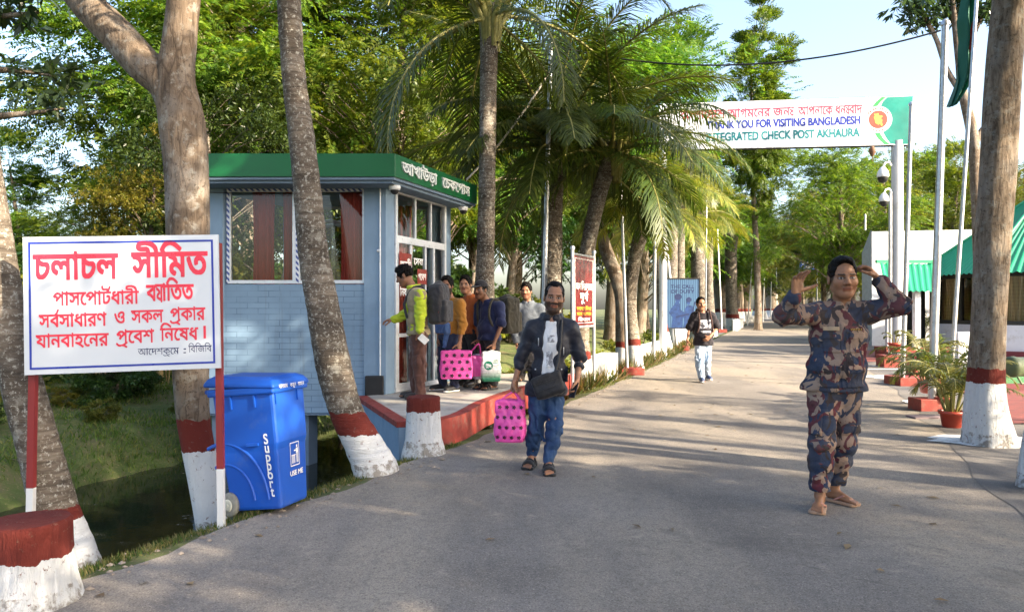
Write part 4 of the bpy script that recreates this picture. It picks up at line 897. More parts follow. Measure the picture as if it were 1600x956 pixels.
def leaves(P, D, Lh, Wd, up=None, rs=None):
    """rhombus leaves: base P, direction D (unit), lengths, widths -> verts (N*4), quads"""
    rs = rs or np.random.RandomState(0); N = len(P)
    r = nrm_(rs.normal(size=(N, 3))) if up is None else up
    sd = nrm_(np.cross(D, r)); Lh = np.broadcast_to(Lh, N)[:, None]; Wd = np.broadcast_to(Wd, N)[:, None]
    nn = nrm_(np.cross(sd, D)); m = P+D*Lh*.45
    v = np.stack([P, m+sd*Wd*.5+nn*Wd*.12, P+D*Lh-nn*Lh*.06, m-sd*Wd*.5+nn*Wd*.12], 1).reshape(-1, 3)
    return v, np.arange(N*4).reshape(N, 4)
def sprays(P, D, L, K, ll, lw, rs, sag_=.25):
    """pinnate sprays at P along D"""
    N = len(P); up = nrm_(np.array([0, 0, 1.])+rs.normal(0, .35, (N, 3))); sd = nrm_(np.cross(D, up)); up = nrm_(np.cross(sd, D))
    L = np.broadcast_to(L, N)*rs.uniform(.7, 1.2, N); k = (np.arange(K)+.4)/K
    pos = P[:, None]+D[:, None]*(L[:, None]*k)[..., None]-np.array([0, 0, 1.])*(sag_*L[:, None]*k*k)[..., None]
    out = []
    for s in (-1, 1):
        d = nrm_(sd[:, None]*s+D[:, None]*.55-np.array([0, 0, .25])+rs.normal(0, .18, (N, K, 3)))
        u = np.broadcast_to(up[:, None], d.shape)+rs.normal(0, .25, d.shape)
        sc = (1-.5*np.abs(k-.45))[None]*rs.uniform(.8, 1.15, (N, K))
        out.append(leaves(pos.reshape(-1, 3), d.reshape(-1, 3), (ll*sc).ravel(), (lw*sc).ravel(), u.reshape(-1, 3)))
    n0 = len(out[0][0]); return np.concatenate([out[0][0], out[1][0]]), np.concatenate([out[0][1], out[1][1]+n0])
def whorl(P, D, n, ll, lw, rs):
    """broad leaves fanned at twig tips"""
    N = len(P); d = nrm_(D[:, None]*.5+rs.normal(0, .6, (N, n, 3))+np.array([0, 0, -.15])); p = P[:, None]+d*.02-D[:, None]*rs.uniform(0, .18, (N, n, 1))
    up = nrm_(np.array([0, 0, 1.])+rs.normal(0, .5, (N, n, 3))); s = rs.uniform(.7, 1.2, N*n)
    return leaves(p.reshape(-1, 3), d.reshape(-1, 3), ll*s, lw*s, up.reshape(-1, 3))
def tube_np(P, R, seg, bump=None):
    mb = MB(); mb.tube([tuple(p) for p in P], list(R), seg, caps=False); return np.array([tuple(v) for v in mb.v]), np.array(mb.f)
class Geo:
    def __init__(s): s.v = []; s.q = []; s.mi = []; s.n = 0
    def add(s, v, q, mi=0):
        if len(v) == 0: return
        s.v.append(np.asarray(v)); s.q.append(np.asarray(q)+s.n); s.mi.append(np.full(len(q), mi)); s.n += len(v)
    def mesh(s, name, mats, smooth=False): return np_mesh(name, np.concatenate(s.v), np.concatenate(s.q), mats, smooth, np.concatenate(s.mi))
def bark_tube(P, R, seg=14, n=60, ring=0, rs=None, flare=0):
    """natural trunk with low bumps (palm: ring steps)"""
    C = spline(np.c_[np.asarray(P, float), np.asarray(R, float)], n); rs = rs or np.random.RandomState(1); ln = np.r_[0, np.cumsum(np.linalg.norm(np.diff(C[:, :3], axis=0), axis=1))]
    r = C[:, 3].copy()
    if ring: r *= 1+.05*((ln/ring) % 1)-.025
    v, q = tube_np(C[:, :3], r, seg); v = v.reshape(n, seg, 3)
    a = np.linspace(0, 2*np.pi, seg, endpoint=False); ph = rs.uniform(0, 6.28, 6)
    k = 1+.05*np.sin(2*a[None]+1.1*ln[:, None]+ph[0])+.035*np.sin(3*a[None]-1.7*ln[:, None]+ph[1])+.02*np.sin(5*a[None]+4*ln[:, None]+ph[2])
    if flare: k = k+flare*np.exp(-ln[:, None]/.18)*(np.abs(np.sin(2.5*a[None]+ph[3]))**1.5)
    v = C[:, None, :3]+(v-C[:, None, :3])*k[..., None]
    return v.reshape(-1, 3), q
def gen_tree(seed, h, th, cr, kind, ncl=60, nsp=34, trunk_r=.2, leafsize=1.0, flatten=.75, crown_c=None, lean=0, bark='rough', low=0.0, crad=.34):
    """-> (trunk mesh, crown mesh); crown: leaf clusters spread through an uneven volume"""
    rs = np.random.RandomState(seed); T = Geo(); Cn = Geo()
    top = np.array([lean*h+rs.normal(0, .25), rs.normal(0, .25), h*.86])
    P = [np.zeros(3), top*.25+rs.normal(0, .1, 3)*[1, 1, 0], top*.55+rs.normal(0, .2, 3)*[1, 1, 0], top]
    T.add(*bark_tube(P, [trunk_r*1.25, trunk_r, trunk_r*.75, trunk_r*.25], 10, 26, 0, rs, .3)); Pt = spline(np.array(P), 60)
    cc = np.array([0, 0, (th+h)/2])+np.array([lean*h*.7, 0, 0]) if crown_c is None else np.array(crown_c); ch = (h-th)/2
    cl = []
    lob = nrm_(rs.normal(size=(7, 3))); la = rs.uniform(.15, .45, 7)
    while len(cl) < ncl:
        d = nrm_(rs.normal(size=3)); r = rs.uniform(.25, 1)**.45
        k = .75+sum(a*max(0, d@l)**3 for a, l in zip(la, lob))
        cl.append(cc+d*np.array([cr, cr, ch])*r*k)
    cl = np.array(cl); cl[:, 2] = np.maximum(cl[:, 2], th*.6+low)
    for i, c in enumerate(cl):
        j = int(np.clip((c[2]-.35*np.linalg.norm(c[:2]))/max(top[2], .1)*60, 8, 57)); b = Pt[j]
        mid = (b+c)/2+np.array([0, 0, .12*np.linalg.norm(c-b)])+rs.normal(0, .15, 3); rr = trunk_r*(1-j/75)*.35
        v, q = tube_np(spline(np.array([b, mid, c]), 7), np.linspace(max(.016, rr*.7), .008, 7), 5); T.add(v, q)
    rad = cr*crad
    n = ncl*nsp; ci = rs.randint(0, ncl, n); off = rs.normal(size=(n, 3)); off = nrm_(off)*(rs.uniform(0, 1, n)**.5)[:, None]*rad*np.array([1, 1, flatten*.6])*rs.uniform(.6, 1.3, ncl)[ci][:, None]
    p = cl[ci]+off; D = nrm_(off*np.array([1, 1, .4])+rs.normal(0, .3*rad, (n, 3))+(cl[ci]-cc)*.15)
    if kind == 'feather': v, q = sprays(p, D, .5*leafsize, 8, .15*leafsize, .062*leafsize, rs)
    elif kind == 'broad': v, q = whorl(p, D, 9, .2*leafsize, .075*leafsize, rs)
    else: v, q = whorl(p, D, 14, .12*leafsize, .06*leafsize, rs)
    Cn.add(v, q); return T, Cn
TREES = {}
def variant(key, lm, bark, **kw):
    T, Cn = gen_tree(**kw); TREES[key] = (T.mesh('trunk', BARK[bark], True), Cn.mesh('crown', LM[lm]))
def plant_tree(key, x, y, s, rz, label, cat='tree', group=None, name='broadleaf_tree', z=None, sz=None):
    r = empty(name, (x, y, gz(x, y) if z is None else z), label, cat, group, rz); r.scale = (s, s, sz or s)
    for nm, me in zip(('trunk', 'crown'), TREES[key]): new_obj(nm, me, r)
    return r
variant('a', 'feather', 'smooth', seed=11, h=13, th=4.0, cr=4.2, kind='feather', ncl=84, nsp=60, trunk_r=.24, leafsize=1.12)
variant('b', 'feather', 'rough', seed=23, h=14, th=3.0, cr=3.8, kind='feather', ncl=88, nsp=60, trunk_r=.22, lean=.05, leafsize=1.12)
variant('c', 'olive', 'rough', seed=37, h=12, th=2.5, cr=3.6, kind='small', ncl=70, nsp=48, trunk_r=.2)
variant('d', 'dark', 'rough', seed=41, h=11, th=2.5, cr=3.4, kind='broad', ncl=64, nsp=46, trunk_r=.2)
variant('y', 'yellow', 'smooth', seed=59, h=10, th=2.0, cr=3.4, kind='small', ncl=60, nsp=46, trunk_r=.16)
variant('s', 'dark', 'rough', seed=61, h=2.6, th=.2, cr=1.5, kind='broad', ncl=26, nsp=34, trunk_r=.05, leafsize=.9)
variant('t', 'olive', 'rough', seed=67, h=2.0, th=.15, cr=1.4, kind='small', ncl=26, nsp=36, trunk_r=.04, leafsize=1.0)
variant('u', 'yellow', 'rough', seed=71, h=1.7, th=.1, cr=1.2, kind='small', ncl=22, nsp=34, trunk_r=.03, leafsize=.9)
variant('sh', 'dark', 'rough', seed=83, h=11, th=2.5, cr=3.6, kind='broad', ncl=44, nsp=40, trunk_r=.2, crad=.24)
variant('sg', 'feather', 'rough', seed=87, h=12, th=3, cr=3.8, kind='feather', ncl=46, nsp=36, trunk_r=.2, crad=.24)
variant('hi', 'dark', 'rough', seed=91, h=11, th=6.6, cr=3.3, kind='broad', ncl=50, nsp=44, trunk_r=.2, low=2.2)
variant('col', 'feather', 'smooth', seed=73, h=21, th=8, cr=1.9, kind='feather', ncl=90, nsp=50, trunk_r=.2, leafsize=1.2)
rg = random.Random(5)
GRP = 'trees crowding the far bank of the canal'
LBL = {'a': 'tall feathery leaved tree in the wood beyond the canal', 'b': 'leaning feathery leaved tree in the wood beyond the canal', 'c': 'small leaved olive green tree in the wood beyond the canal', 'd': 'dark broad leaved tree in the wood beyond the canal', 'y': 'yellowish green tree in the wood beyond the canal'}
def pxl(px, Y): return (px-800)/F*Y
for px, Y, k, s in ((40, 21, 'b', .44), (230, 16.5, 'y', .5), (-40, 27, 'y', .5), (205, 18.5, 'a', .42), (345, 31, 'a', .95), (305, 23, 'a', .95), (330, 30, 'd', 1.1), (400, 21, 'b', 1.05), (470, 29, 'y', .8), (560, 33, 'y', .85), (620, 22.5, 'a', 1.05), (540, 40, 'c', .9), (700, 29, 'b', 1.1), (655, 38, 'd', 1.2), (745, 37, 'a', 1.15), (800, 33, 'd', 1.05), (850, 44, 'c', 1.3), (900, 52, 'b', 1.35), (800, 52, 'a', 1.5), (960, 60, 'd', 1.4), (1010, 56, 'y', 1.4), (300, 42, 'b', 1.3), (420, 45, 'd', 1.35), (-10, 36, 'c', .5), (320, 17.5, 'd', .62), (690, 50, 'a', 1.4), (955, 40, 'a', 1.4), (1000, 50, 'b', 1.5)):
    x = pxl(px, Y); plant_tree(k, x, Y, s, rg.uniform(0, 6.28), LBL[k], group=GRP)
for px, Y, k, s in ((1090, 66, 'c', 1.0), (1130, 75, 'a', 1.15), (1165, 90, 'd', 1.2), (1235, 118, 'c', 1.25), (1275, 112, 'd', 1.1), (1190, 125, 'a', 1.1), (1215, 150, 'y', 1.2)):
    plant_tree(k, pxl(px, Y), Y, s, rg.uniform(0, 6.28), {'a': 'distant feathery tree closing the end of the road', 'c': 'distant olive green tree closing the end of the road', 'd': 'distant dark tree closing the end of the road', 'y': 'distant yellowish tree closing the end of the road'}[k], group='trees at the far end of the road', z=0)
for px, Y, k, s in ((1290, 62, 'y', 1.25), (1312, 48, 'a', .98), (1395, 50, 'y', 1.0), (1270, 90, 'a', 1.3), (1480, 52, 'b', .95), (1565, 48, 'c', .95), (1330, 58, 'a', .82), (1300, 88, 'd', 1.15), (1385, 66, 'c', 1.3), (1440, 62, 'y', 1.05), (1470, 78, 'b', 1.3), (1500, 58, 'c', .95), (1560, 60, 'a', .9), (1620, 56, 'y', .95), (1680, 60, 'd', 1.0), (1350, 80, 'b', 1.0), (1425, 84, 'a', 1.55), (1590, 78, 'b', 1.1), (1256, 74, 'c', .62)):
    plant_tree(k, pxl(px, Y), Y, s, rg.uniform(0, 6.28), {'a': 'light green feathery tree behind the white building', 'b': 'leaning feathery tree behind the white building', 'c': 'olive green tree behind the white building', 'd': 'dark green tree behind the white building', 'y': 'yellow green tree behind the white building'}[k], group='trees behind the white building', z=0)
plant_tree('col', pxl(1185, 48), 48, 1.0, 1, 'very tall slender feathery tree standing above the road against the white sky', z=0)
n = 0
for i in range(64):
    Y = rg.uniform(11.5, 40); d = rg.uniform(7.5, 12) if Y < 22 else rg.uniform(5.6, 11)
    x = float(XL(Y))-d-rg.uniform(0, 3 if Y < 22 else 9); k = rg.choice('sstu')
    if x/Y*F+800 < -150: continue
    if Y < 14.5 and x > -8: continue
    if Y < 21 and -20 < x/Y*F+800 < 250: continue
    plant_tree(k, x, Y, rg.uniform(.8, 1.5), rg.uniform(0, 6.28), {'s': 'dark broad leaved bush under the trees beyond the canal', 't': 'olive small leaved bush under the trees beyond the canal', 'u': 'yellow green bush under the trees beyond the canal'}[k], 'bush', 'undergrowth beyond the canal', 'bush')
for px, Y, s, k in ((190, 12.2, .42, 's'), (160, 12.4, .36, 's'), (870, 16.5, .8, 'u'), (905, 17, .75, 't'), (800, 14.4, .75, 'u'), (840, 14.8, .6, 'u'), (950, 20, .7, 'u'), (985, 24, .8, 'u'), (1010, 30, .9, 't')):
    x = pxl(px, Y); plant_tree(k, x, Y, s, rg.uniform(0, 6), 'small low shrub on the canal bank' if px > 300 else 'small dark shrub on the far bank seen below the notice board', 'bush', 'shrubs on the canal bank' if px > 300 else 'shrubs below the notice board', 'shrub')
rg4 = random.Random(21)
for i in range(34):
    Y = rg4.uniform(7.5, 16); d = rg4.uniform(5.9, 10.5); x = float(XL(Y))-d
    if not -60 < x/Y*F+800 < 480: continue
    plant_tree(rg4.choice('stu'), x, Y, rg4.uniform(.1, .24), rg4.uniform(0, 6), 'low leafy weed in the grass of the far bank', 'weed', 'leafy weeds on the far bank', 'leafy_weed')
# slender bare trunks inside the wood (dry poles of a grove)
tg = MB(); 
def slim(px, Y, top, r, dx, i):
    x = pxl(px, Y); b = V(x, Y, gz(x, Y)-.1); mb = MB(b); mb.tube([b, b+V(dx*.4, .1, top*.5), b+V(dx, 0, top)], [r, r*.85, r*.6], 7)
    tag(mb.build('slim_trunk', BARK['smooth' if i % 3 else 'rough']), 'slender bare trunk among the undergrowth beyond the canal', 'tree', 'slender trunks in the wood')
for i in range(46):
    Y = rg.uniform(17, 34); d = rg.uniform(6.5, 16); x = float(XL(Y))-d; px = x/Y*F+800
    if px > 990 or px < -20: continue
    slim(px, Y, rg.uniform(1.8, 3.6), rg.uniform(.03, .1), rg.uniform(-.6, .6), i)
# bamboo and stick fence on the far bank
fb_ = empty('stick_fence', (pxl(150, 14.2), 14.2, 0), 'dry bamboo stick fence on the far bank below the notice board', 'fence'); STRAW = mat('dry_bamboo', (.36, .25, .1), .8, .3, 20)
m = MB(fb_.location); rg2 = random.Random(3)
for i in range(90):
    x = pxl(-40+i*3.9, 14.2); z = gz(x, 14.2); m.tube([V(x, 14.2+rg2.uniform(-.06, .06), z-.1), V(x+rg2.uniform(-.05, .05), 14.2+rg2.uniform(-.06, .06), z+rg2.uniform(.35, .62))], .014, 5)
m.build('sticks', STRAW, fb_, loc=(0, 0, 0))
m = MB(fb_.location); m.tube([V(pxl(-40, 14.2), 14.2, gz(pxl(-40, 14.2), 14.2)+.34), V(pxl(310, 14.2), 14.2, gz(pxl(310, 14.2), 14.2)+.34)], .02, 6); m.build('rail', STRAW, fb_, loc=(0, 0, 0))
for px in (96, 250):
    m = MB(fb_.location); p = V(pxl(px, 14.0), 14.0, 0); p.z = gz(p.x, p.y); m.tube([p-V(0, 0, .2), p+V(0, 0, .55)], .06, 8); m.build('post', STRAW, fb_, loc=(0, 0, 0))
# ------------------------------------------------------------------ palms
def frond(rs, base, az, el, L, npair, ll, lw, droop, geo, twist=0):
    n = 14; t = np.linspace(0, 1, n); h = np.array([math.cos(az), math.sin(az), 0]); P = [np.array(base, float)]; e = el
    for i in range(1, n): e -= droop*(.5+1.1*t[i])/n; P.append(P[-1]+(h*math.cos(e)+np.array([0, 0, math.sin(e)]))*L/n)
    P = np.array(P); v, q = tube_np(P, np.linspace(.035, .006, n)*L/4+.004, 5); geo.add(v, q, 1)
    k = np.linspace(.1, .995, npair); C = spline(P, 120); idx = (k*119).astype(int); pos = C[idx]; tg = nrm_(C[np.minimum(idx+1, 119)]-C[np.maximum(idx-1, 0)])
    sd0 = np.array([-h[1], h[0], 0])*math.cos(twist)+np.array([0, 0, 1])*math.sin(twist); sd = nrm_(sd0-tg*(tg@sd0)[:, None]); up = nrm_(np.cross(tg, sd)); up *= np.sign(up[:, 2:3]+1e-6)
    prof_ = np.interp(k, [0, .1, .3, .6, .85, 1], [.35, .7, 1, .95, .65, .3])*rs.uniform(.88, 1.08, npair)
    for s in (-1, 1):
        fw = np.interp(k, [0, 1], [.35, 1.3])[:, None]; d = nrm_(sd*s+tg*fw+up*.22+rs.normal(0, .12, (npair, 3))); l = (ll*prof_)[:, None]
        m1 = pos+d*l*.5-np.array([0, 0, .1])*l; d2 = nrm_(d+np.array([0, 0, -.85])+rs.normal(0, .16, (npair, 3))); tip = m1+d2*l*.5
        wv = nrm_(np.cross(d, up)); w_ = lw*(.6+.4*prof_)[:, None]
        V_ = np.stack([pos-wv*w_*.35, pos+wv*w_*.35, m1-wv*w_*.5, m1+wv*w_*.5, tip-wv*w_*.08, tip+wv*w_*.08], 1).reshape(-1, 3)
        b = np.arange(npair)[:, None]*6; Q = np.concatenate([b+[0, 1, 3, 2], b+[2, 3, 5, 4]]); geo.add(V_, Q, 0)
def palm_crown(rs, c, n, L, droop=1.5, el0=1.35, el1=-.35, lm='palm', npair=76, ll=.72, lw=.025, az0=0, azs=None, stubs=True):
    g_ = Geo()
    for i in range(n):
        f = i/max(1, n-1); az = az0+i*2.399+rs.normal(0, .2) if azs is None else azs[i]; el = el0+(el1-el0)*f**.85+rs.normal(0, .08)
        b = np.array(c)+np.array([math.cos(az), math.sin(az), 0])*.07-np.array([0, 0, .25*f])
        frond(rs, b, az, el, L*rs.uniform(.85, 1.1)*(.85+.15*math.sin(math.pi*f)), npair, ll, lw, droop*rs.uniform(.8, 1.15), g_, rs.uniform(-.3, .3))
        if stubs:
            h = np.array([math.cos(az), math.sin(az), 0]); v, q = tube_np([b-np.array([0, 0, .5])+h*.04, b-np.array([0, 0, .1])+h*.06, b+h*.3+np.array([0, 0, .25])], [.05, .07, .035], 6); g_.add(v, q, 1)
    return g_.mesh('crown', [LM[lm], PET])
def palm(px_path, radii, Y, label, zw=None, zr=None, bark='palm', crown=None, seed=1, ring=.11, flare=.25, name='palm_tree', extra=None, yoff=None, seg=18, n=90):
    """trunk through photo points at depth Y; base at the first point"""
    P = [at(x, y, Y+(yoff[i] if yoff else 0)) for i, (x, y) in enumerate(px_path)]; b = P[0].copy(); r = empty(name, b, label, 'palm' if name == 'palm_tree' else 'tree')
    rs = np.random.RandomState(seed); Q = [tuple(p-b) for p in P]; Q = [(Q[0][0]*1, Q[0][1], -.25)]+Q; R = [radii[0]*1.08]+list(radii)
    v, q = bark_tube(Q, R, seg, n, ring, rs, flare); G_ = Geo(); G_.add(v, q)
    if extra:
        for pts, rr in extra: v, q = bark_tube([tuple(at(x, y, Y+dy)-b) for x, y, dy in pts], rr, 14, 40, 0, rs); G_.add(v, q)
    new_obj('trunk', G_.mesh('trunk', trunk_mat('painted_'+bark, bark, zw, zr) if zw else BARK[bark], True), r)
    if crown: 
        kw = dict(crown); c = kw.pop('c', Q[-1]); new_obj('crown', palm_crown(rs, c, **kw), r)
    return r
k5 = 5.6/F
palm([(335, 838), (322, 760), (308, 690), (300, 640), (296, 560), (294, 450), (294, 360), (291, 260), (285, 190), (276, 130), (282, 60), (290, -30), (300, -160), (330, -420), (340, -640)], [v*k5*.85 for v in (27, 27, 27, 28, 31, 36, 38, 40, 42, 36, 31, 29, 25, 18, 8)], 5.6, 'big grey brown forked tree with whitewashed foot behind the notice board', .66, .9, 'smooth', seed=4, ring=0, name='forked_tree', flare=.15,
     extra=[([(283, 190, 0), (262, 135, .02), (225, 100, .05), (180, 50, .1), (135, 5, .15), (95, -50, .2), (20, -170, .4), (-60, -330, .7)], [v*k5*.88 for v in (32, 31, 31, 30, 28, 26, 20, 9)])])
k4 = 4.85/F
palm([(118, 893), (88, 800), (60, 700), (33, 600), (10, 480), (-8, 370), (-30, 220), (-60, 0), (-110, -400), (-130, -1100)], [v*k4 for v in (36, 31, 29, 28, 26, 25, 24, 23, 22, 20)], 4.85, 'lichened palm trunk leaning out of the frame at far left', .36, .44, crown=dict(n=14, L=3.4, npair=80, lw=.035), seed=6)
k6 = 6.4/F
palm([(588, 742), (566, 690), (543, 645), (522, 570), (505, 480), (490, 400), (480, 300), (470, 210), (459, 120), (452, 0), (446, -160), (444, -950)], [v*k6 for v in (35, 28, 25, 26, 24, 22, 21, 20, 19, 19, 18, 15)], 6.4, 'curved coconut palm trunk leaning before the booth with whitewashed foot', .36, .55, crown=dict(n=16, L=3.8), seed=8, flare=.1)
ky = 11.8/F
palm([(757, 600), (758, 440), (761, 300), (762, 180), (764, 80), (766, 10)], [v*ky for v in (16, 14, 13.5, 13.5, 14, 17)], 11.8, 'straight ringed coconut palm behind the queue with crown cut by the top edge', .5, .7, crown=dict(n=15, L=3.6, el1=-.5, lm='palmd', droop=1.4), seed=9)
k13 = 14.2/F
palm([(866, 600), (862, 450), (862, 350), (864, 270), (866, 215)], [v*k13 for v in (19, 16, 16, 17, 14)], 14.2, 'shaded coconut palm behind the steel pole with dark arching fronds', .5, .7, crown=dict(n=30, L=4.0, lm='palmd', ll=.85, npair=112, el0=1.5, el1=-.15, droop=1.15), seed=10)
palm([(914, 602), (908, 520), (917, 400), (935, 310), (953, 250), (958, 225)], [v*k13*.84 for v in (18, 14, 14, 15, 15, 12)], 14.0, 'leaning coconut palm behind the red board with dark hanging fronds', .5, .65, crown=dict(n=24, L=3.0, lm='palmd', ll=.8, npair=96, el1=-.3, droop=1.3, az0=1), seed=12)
k17 = 17./F
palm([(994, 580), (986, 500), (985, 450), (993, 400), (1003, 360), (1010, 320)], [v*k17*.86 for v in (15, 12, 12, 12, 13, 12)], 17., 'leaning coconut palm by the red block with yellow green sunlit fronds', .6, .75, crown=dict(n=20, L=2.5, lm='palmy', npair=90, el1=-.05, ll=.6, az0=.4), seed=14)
palm([(974, 575), (973, 480), (965, 440), (950, 400), (942, 375), (930, 330)], [v*k17*1.05 for v in (13, 11, 10, 10, 9, 6)], 17.8, 'thin grey bent trunk beside the leaning palm with whitewashed foot', .5, .65, bark='smooth', seed=15, ring=0, name='bent_tree')
k22 = 23./F
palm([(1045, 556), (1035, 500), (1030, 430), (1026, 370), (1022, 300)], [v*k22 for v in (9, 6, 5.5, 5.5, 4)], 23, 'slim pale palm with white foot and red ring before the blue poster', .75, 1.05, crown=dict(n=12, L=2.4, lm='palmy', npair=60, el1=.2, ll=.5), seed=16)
for i, (px, top, r, lm, bs) in enumerate(((1051, 290, 8.5, 'palm', 536), (1063, 280, 8, 'palmy', 535), (1092, 330, 12, 'palm', 530), (1143, 360, 9, 'palmy', 512), (1107, 345, 8, 'palmy', 522))):
    Y = 1633/(bs-482); kk = Y/F; palm([(px+3, bs), (px, 470), (px-1, 400), (px+2, top)], [v*kk for v in (r*1.35, r, r, r)], Y, ('brown palm trunk of a close pair behind the blue poster', 'right hand palm trunk of the pair behind the blue poster', 'stout palm with rough trunk right of the blue poster', 'pale sunlit palm beside the far low white wall', 'young palm with bright fanned fronds over the road edge')[i], .7, 1.0, crown=dict(n=16, L=2.8, lm=lm, npair=60, el1=-.1, ll=.6), seed=20+i, n=50, seg=12)
for i, (px, bs, r) in enumerate(((1128, 508, 12), (1152, 504, 9), (1160, 503, 13), (1187, 499, 9), (1206, 495.5, 10))):
    Y = 1633/(bs-482); kk = Y/F; rr = plant_tree('abcda'[i], pxl(px, Y), Y, .9+.1*i, i*1.3, ('thick brown roadside trunk beyond the walking man', 'roadside tree next to the sunlit pale palm', 'broad knobbly roadside trunk at the far wall', 'roadside tree among the distant flag poles', 'last roadside tree on the left before the road bends')[i], 'tree', None, 'roadside_tree', 0)
    G_ = Geo(); v, q = bark_tube([(0, 0, -.2), (0, 0, 0), (.05, 0, 1.5), (-.1, 0, 4), (0, 0, 7)], [v*kk*r for v in (1.5, 1.4, 1.05, .95, .6)], 12, 40, 0, np.random.RandomState(i), .2); G_.add(v, q); new_obj('lower_trunk', G_.mesh('lower_trunk', trunk_mat('painted_rough', 'rough', 1.1, 1.4), True), rr).scale = (1/rr.scale[0],)*3
# right hand trees
kg = 7.7/F
palm([(1545, 692), (1541, 640), (1542, 590), (1546, 480), (1552, 370), (1559, 250), (1567, 130), (1577, 0), (1590, -180), (1600, -420)], [v*kg for v in (37, 31, 27, 25, 25.5, 25, 24, 22, 18, 8)], 7.7, 'tall straight roadside tree with broad whitewashed foot on the right', .64, .79, 'rough', seed=30, ring=0, name='roadside_tree', flare=.45, seg=26, n=120)
palm([(1625, 765), (1623, 700), (1630, 640), (1650, 500), (1700, 200), (1730, -200), (1740, -500)], [v*5.83/F for v in (30, 22, 19, 18, 17, 14, 6)], 5.83, 'whitewashed tree foot cut off by the right edge of the frame', .72, .9, 'rough', seed=31, ring=0, name='roadside_tree', flare=.3)
kt = 17/F
palm([(1538, 560), (1531, 420), (1526, 330), (1523, 250), (1518, 200), (1503, 140), (1498, 95), (1490, 20), (1480, -60)], [v*kt for v in (12, 9, 8, 8, 8, 6, 5, 4, 2)], 17, 'thin grey branching tree with sparse dark top right of the flag', None, None, 'smooth', seed=33, ring=0, name='branching_tree', flare=.1,
     extra=[([(1505, 150, 0), (1480, 110, .1), (1462, 60, .2), (1440, 20, .3), (1420, -30, .4)], [v*kt for v in (5, 4, 3.5, 3, 1)]), ([(1522, 232, 0), (1533, 205, .1), (1546, 190, .1), (1560, 150, .2)], [v*kt for v in (5, 4, 3.5, 2)]), ([(1500, 110, 0), (1520, 60, .1), (1540, 10, .2), (1555, -40, .2)], [v*kt for v in (4, 3, 2.5, 1)])])
def crown_on(root_name_label, pts, Y, n, rad, kind, lm, seed, ll=1.0, nsp=40):
    """leaf clusters at photo points on an existing tree (pts: px, py, dy)"""
    r = next(o for o in COL.objects if o.get('label') == root_name_label); rs = np.random.RandomState(seed); b = r.location; P = np.array([tuple(at(x, y, Y+dy)-b) for x, y, dy in pts]); G_ = Geo()
    ci = rs.randint(0, len(P), n); off = nrm_(rs.normal(size=(n, 3)))*(rs.uniform(0, 1, n)**.6)[:, None]*rad*np.array([1, 1, .65]); p = P[ci]+off; D = nrm_(off+rs.normal(0, .3, (n, 3))*rad)
    if kind == 'feather': v, q = sprays(p, D, .42*ll, 8, .12*ll, .05*ll, rs)
    else: v, q = whorl(p, D, 8, .17*ll, .055*ll, rs)
    G_.add(v, q); new_obj('crown', G_.mesh('crown', LM[lm]), r)
crown_on('thin grey branching tree with sparse dark top right of the flag', [(1425, 5, 0), (1450, -10, .5), (1440, 30, .3), (1480, 10, .2), (1500, -20, 0), (1520, 20, .3), (1545, 15, 0), (1565, 10, .5), (1590, 30, .2), (1600, 5, 0), (1560, -40, 0), (1470, -50, 0)], 17, 420, .62, 'broad', 'blue', 5, 1.25)
crown_on('tall straight roadside tree with broad whitewashed foot on the right', [(1400+rg.uniform(0, 420), -330+rg.uniform(-420, 130), rg.uniform(-1.8, 2)) for _ in range(42)], 7.7, 1900, .75, 'broad', 'dark', 6, 1.25)
crown_on('whitewashed tree foot cut off by the right edge of the frame', [(1480+rg.uniform(0, 560), -420+rg.uniform(-420, 200), rg.uniform(-1.8, 2)) for _ in range(40)], 5.83, 1900, .7, 'broad', 'dark', 7, 1.25)
crown_on('big grey brown forked tree with whitewashed foot behind the notice board', [(-150+rg.uniform(0, 800), -460+rg.uniform(-500, 200), rg.uniform(-1.5, 2.5)) for _ in range(34)], 5.6, 1500, .6, 'broad', 'dark', 8)
# overhanging tree at the top left: trunk outside the frame
palm([(-330, 640), (-300, 300), (-260, 60), (-180, -120), (-100, -200)], [v*9/F for v in (26, 22, 20, 16, 8)], 9.0, 'overhanging leafy tree reaching in from the top left corner', None, None, 'rough', seed=35, ring=0, name='overhanging_tree',
     extra=[([(-265, 80, 0), (-150, 40, -.2), (-40, 30, -.4), (60, 20, -.5)], [v*9/F for v in (14, 9, 6, 2)]), ([(-275, 160, 0), (-120, 130, 0), (0, 110, .2), (90, 120, .3)], [v*9/F for v in (12, 8, 5, 1.5)]), ([(-285, 220, 0), (-100, 190, 0), (20, 180, 0), (100, 170, 0)], [v*9/F for v in (12, 8, 5, 1.5)])])
crown_on('overhanging leafy tree reaching in from the top left corner', [(10, 10, -.4), (45, 5, -.5), (70, 22, -.5), (20, 40, -.4), (-20, 20, -.3), (100, 5, -.3), (0, 100, .1), (45, 115, .2), (85, 110, .3), (110, 100, .3), (30, 155, .2), (60, 165, 0), (100, 150, 0), (-30, 130, 0), (-60, 60, 0), (120, 130, .3), (-40, 170, 0)], 9.0, 64, .34, 'broad', 'blue', 11, 1.15)
# the trees of the yard on the right, outside the frame: they shade the near road
for i, (x, y, s, k) in enumerate(((6.1, 1.3, .72, 'd'), (7.2, 3.9, .88, 'hi'), (4.6, -1.5, .6, 'sh'), (9.2, -1.8, .75, 'sh'), (12.6, 1.4, .9, 'sg'), (16.5, -5.5, 1.0, 'sg'), (9.6, -8.2, .8, 'sh'))):
    plant_tree(k, x, y, s, i*1.7, 'shade tree of the yard to the right of the road', 'tree', 'yard trees right of the road', 'shade_tree', 0)
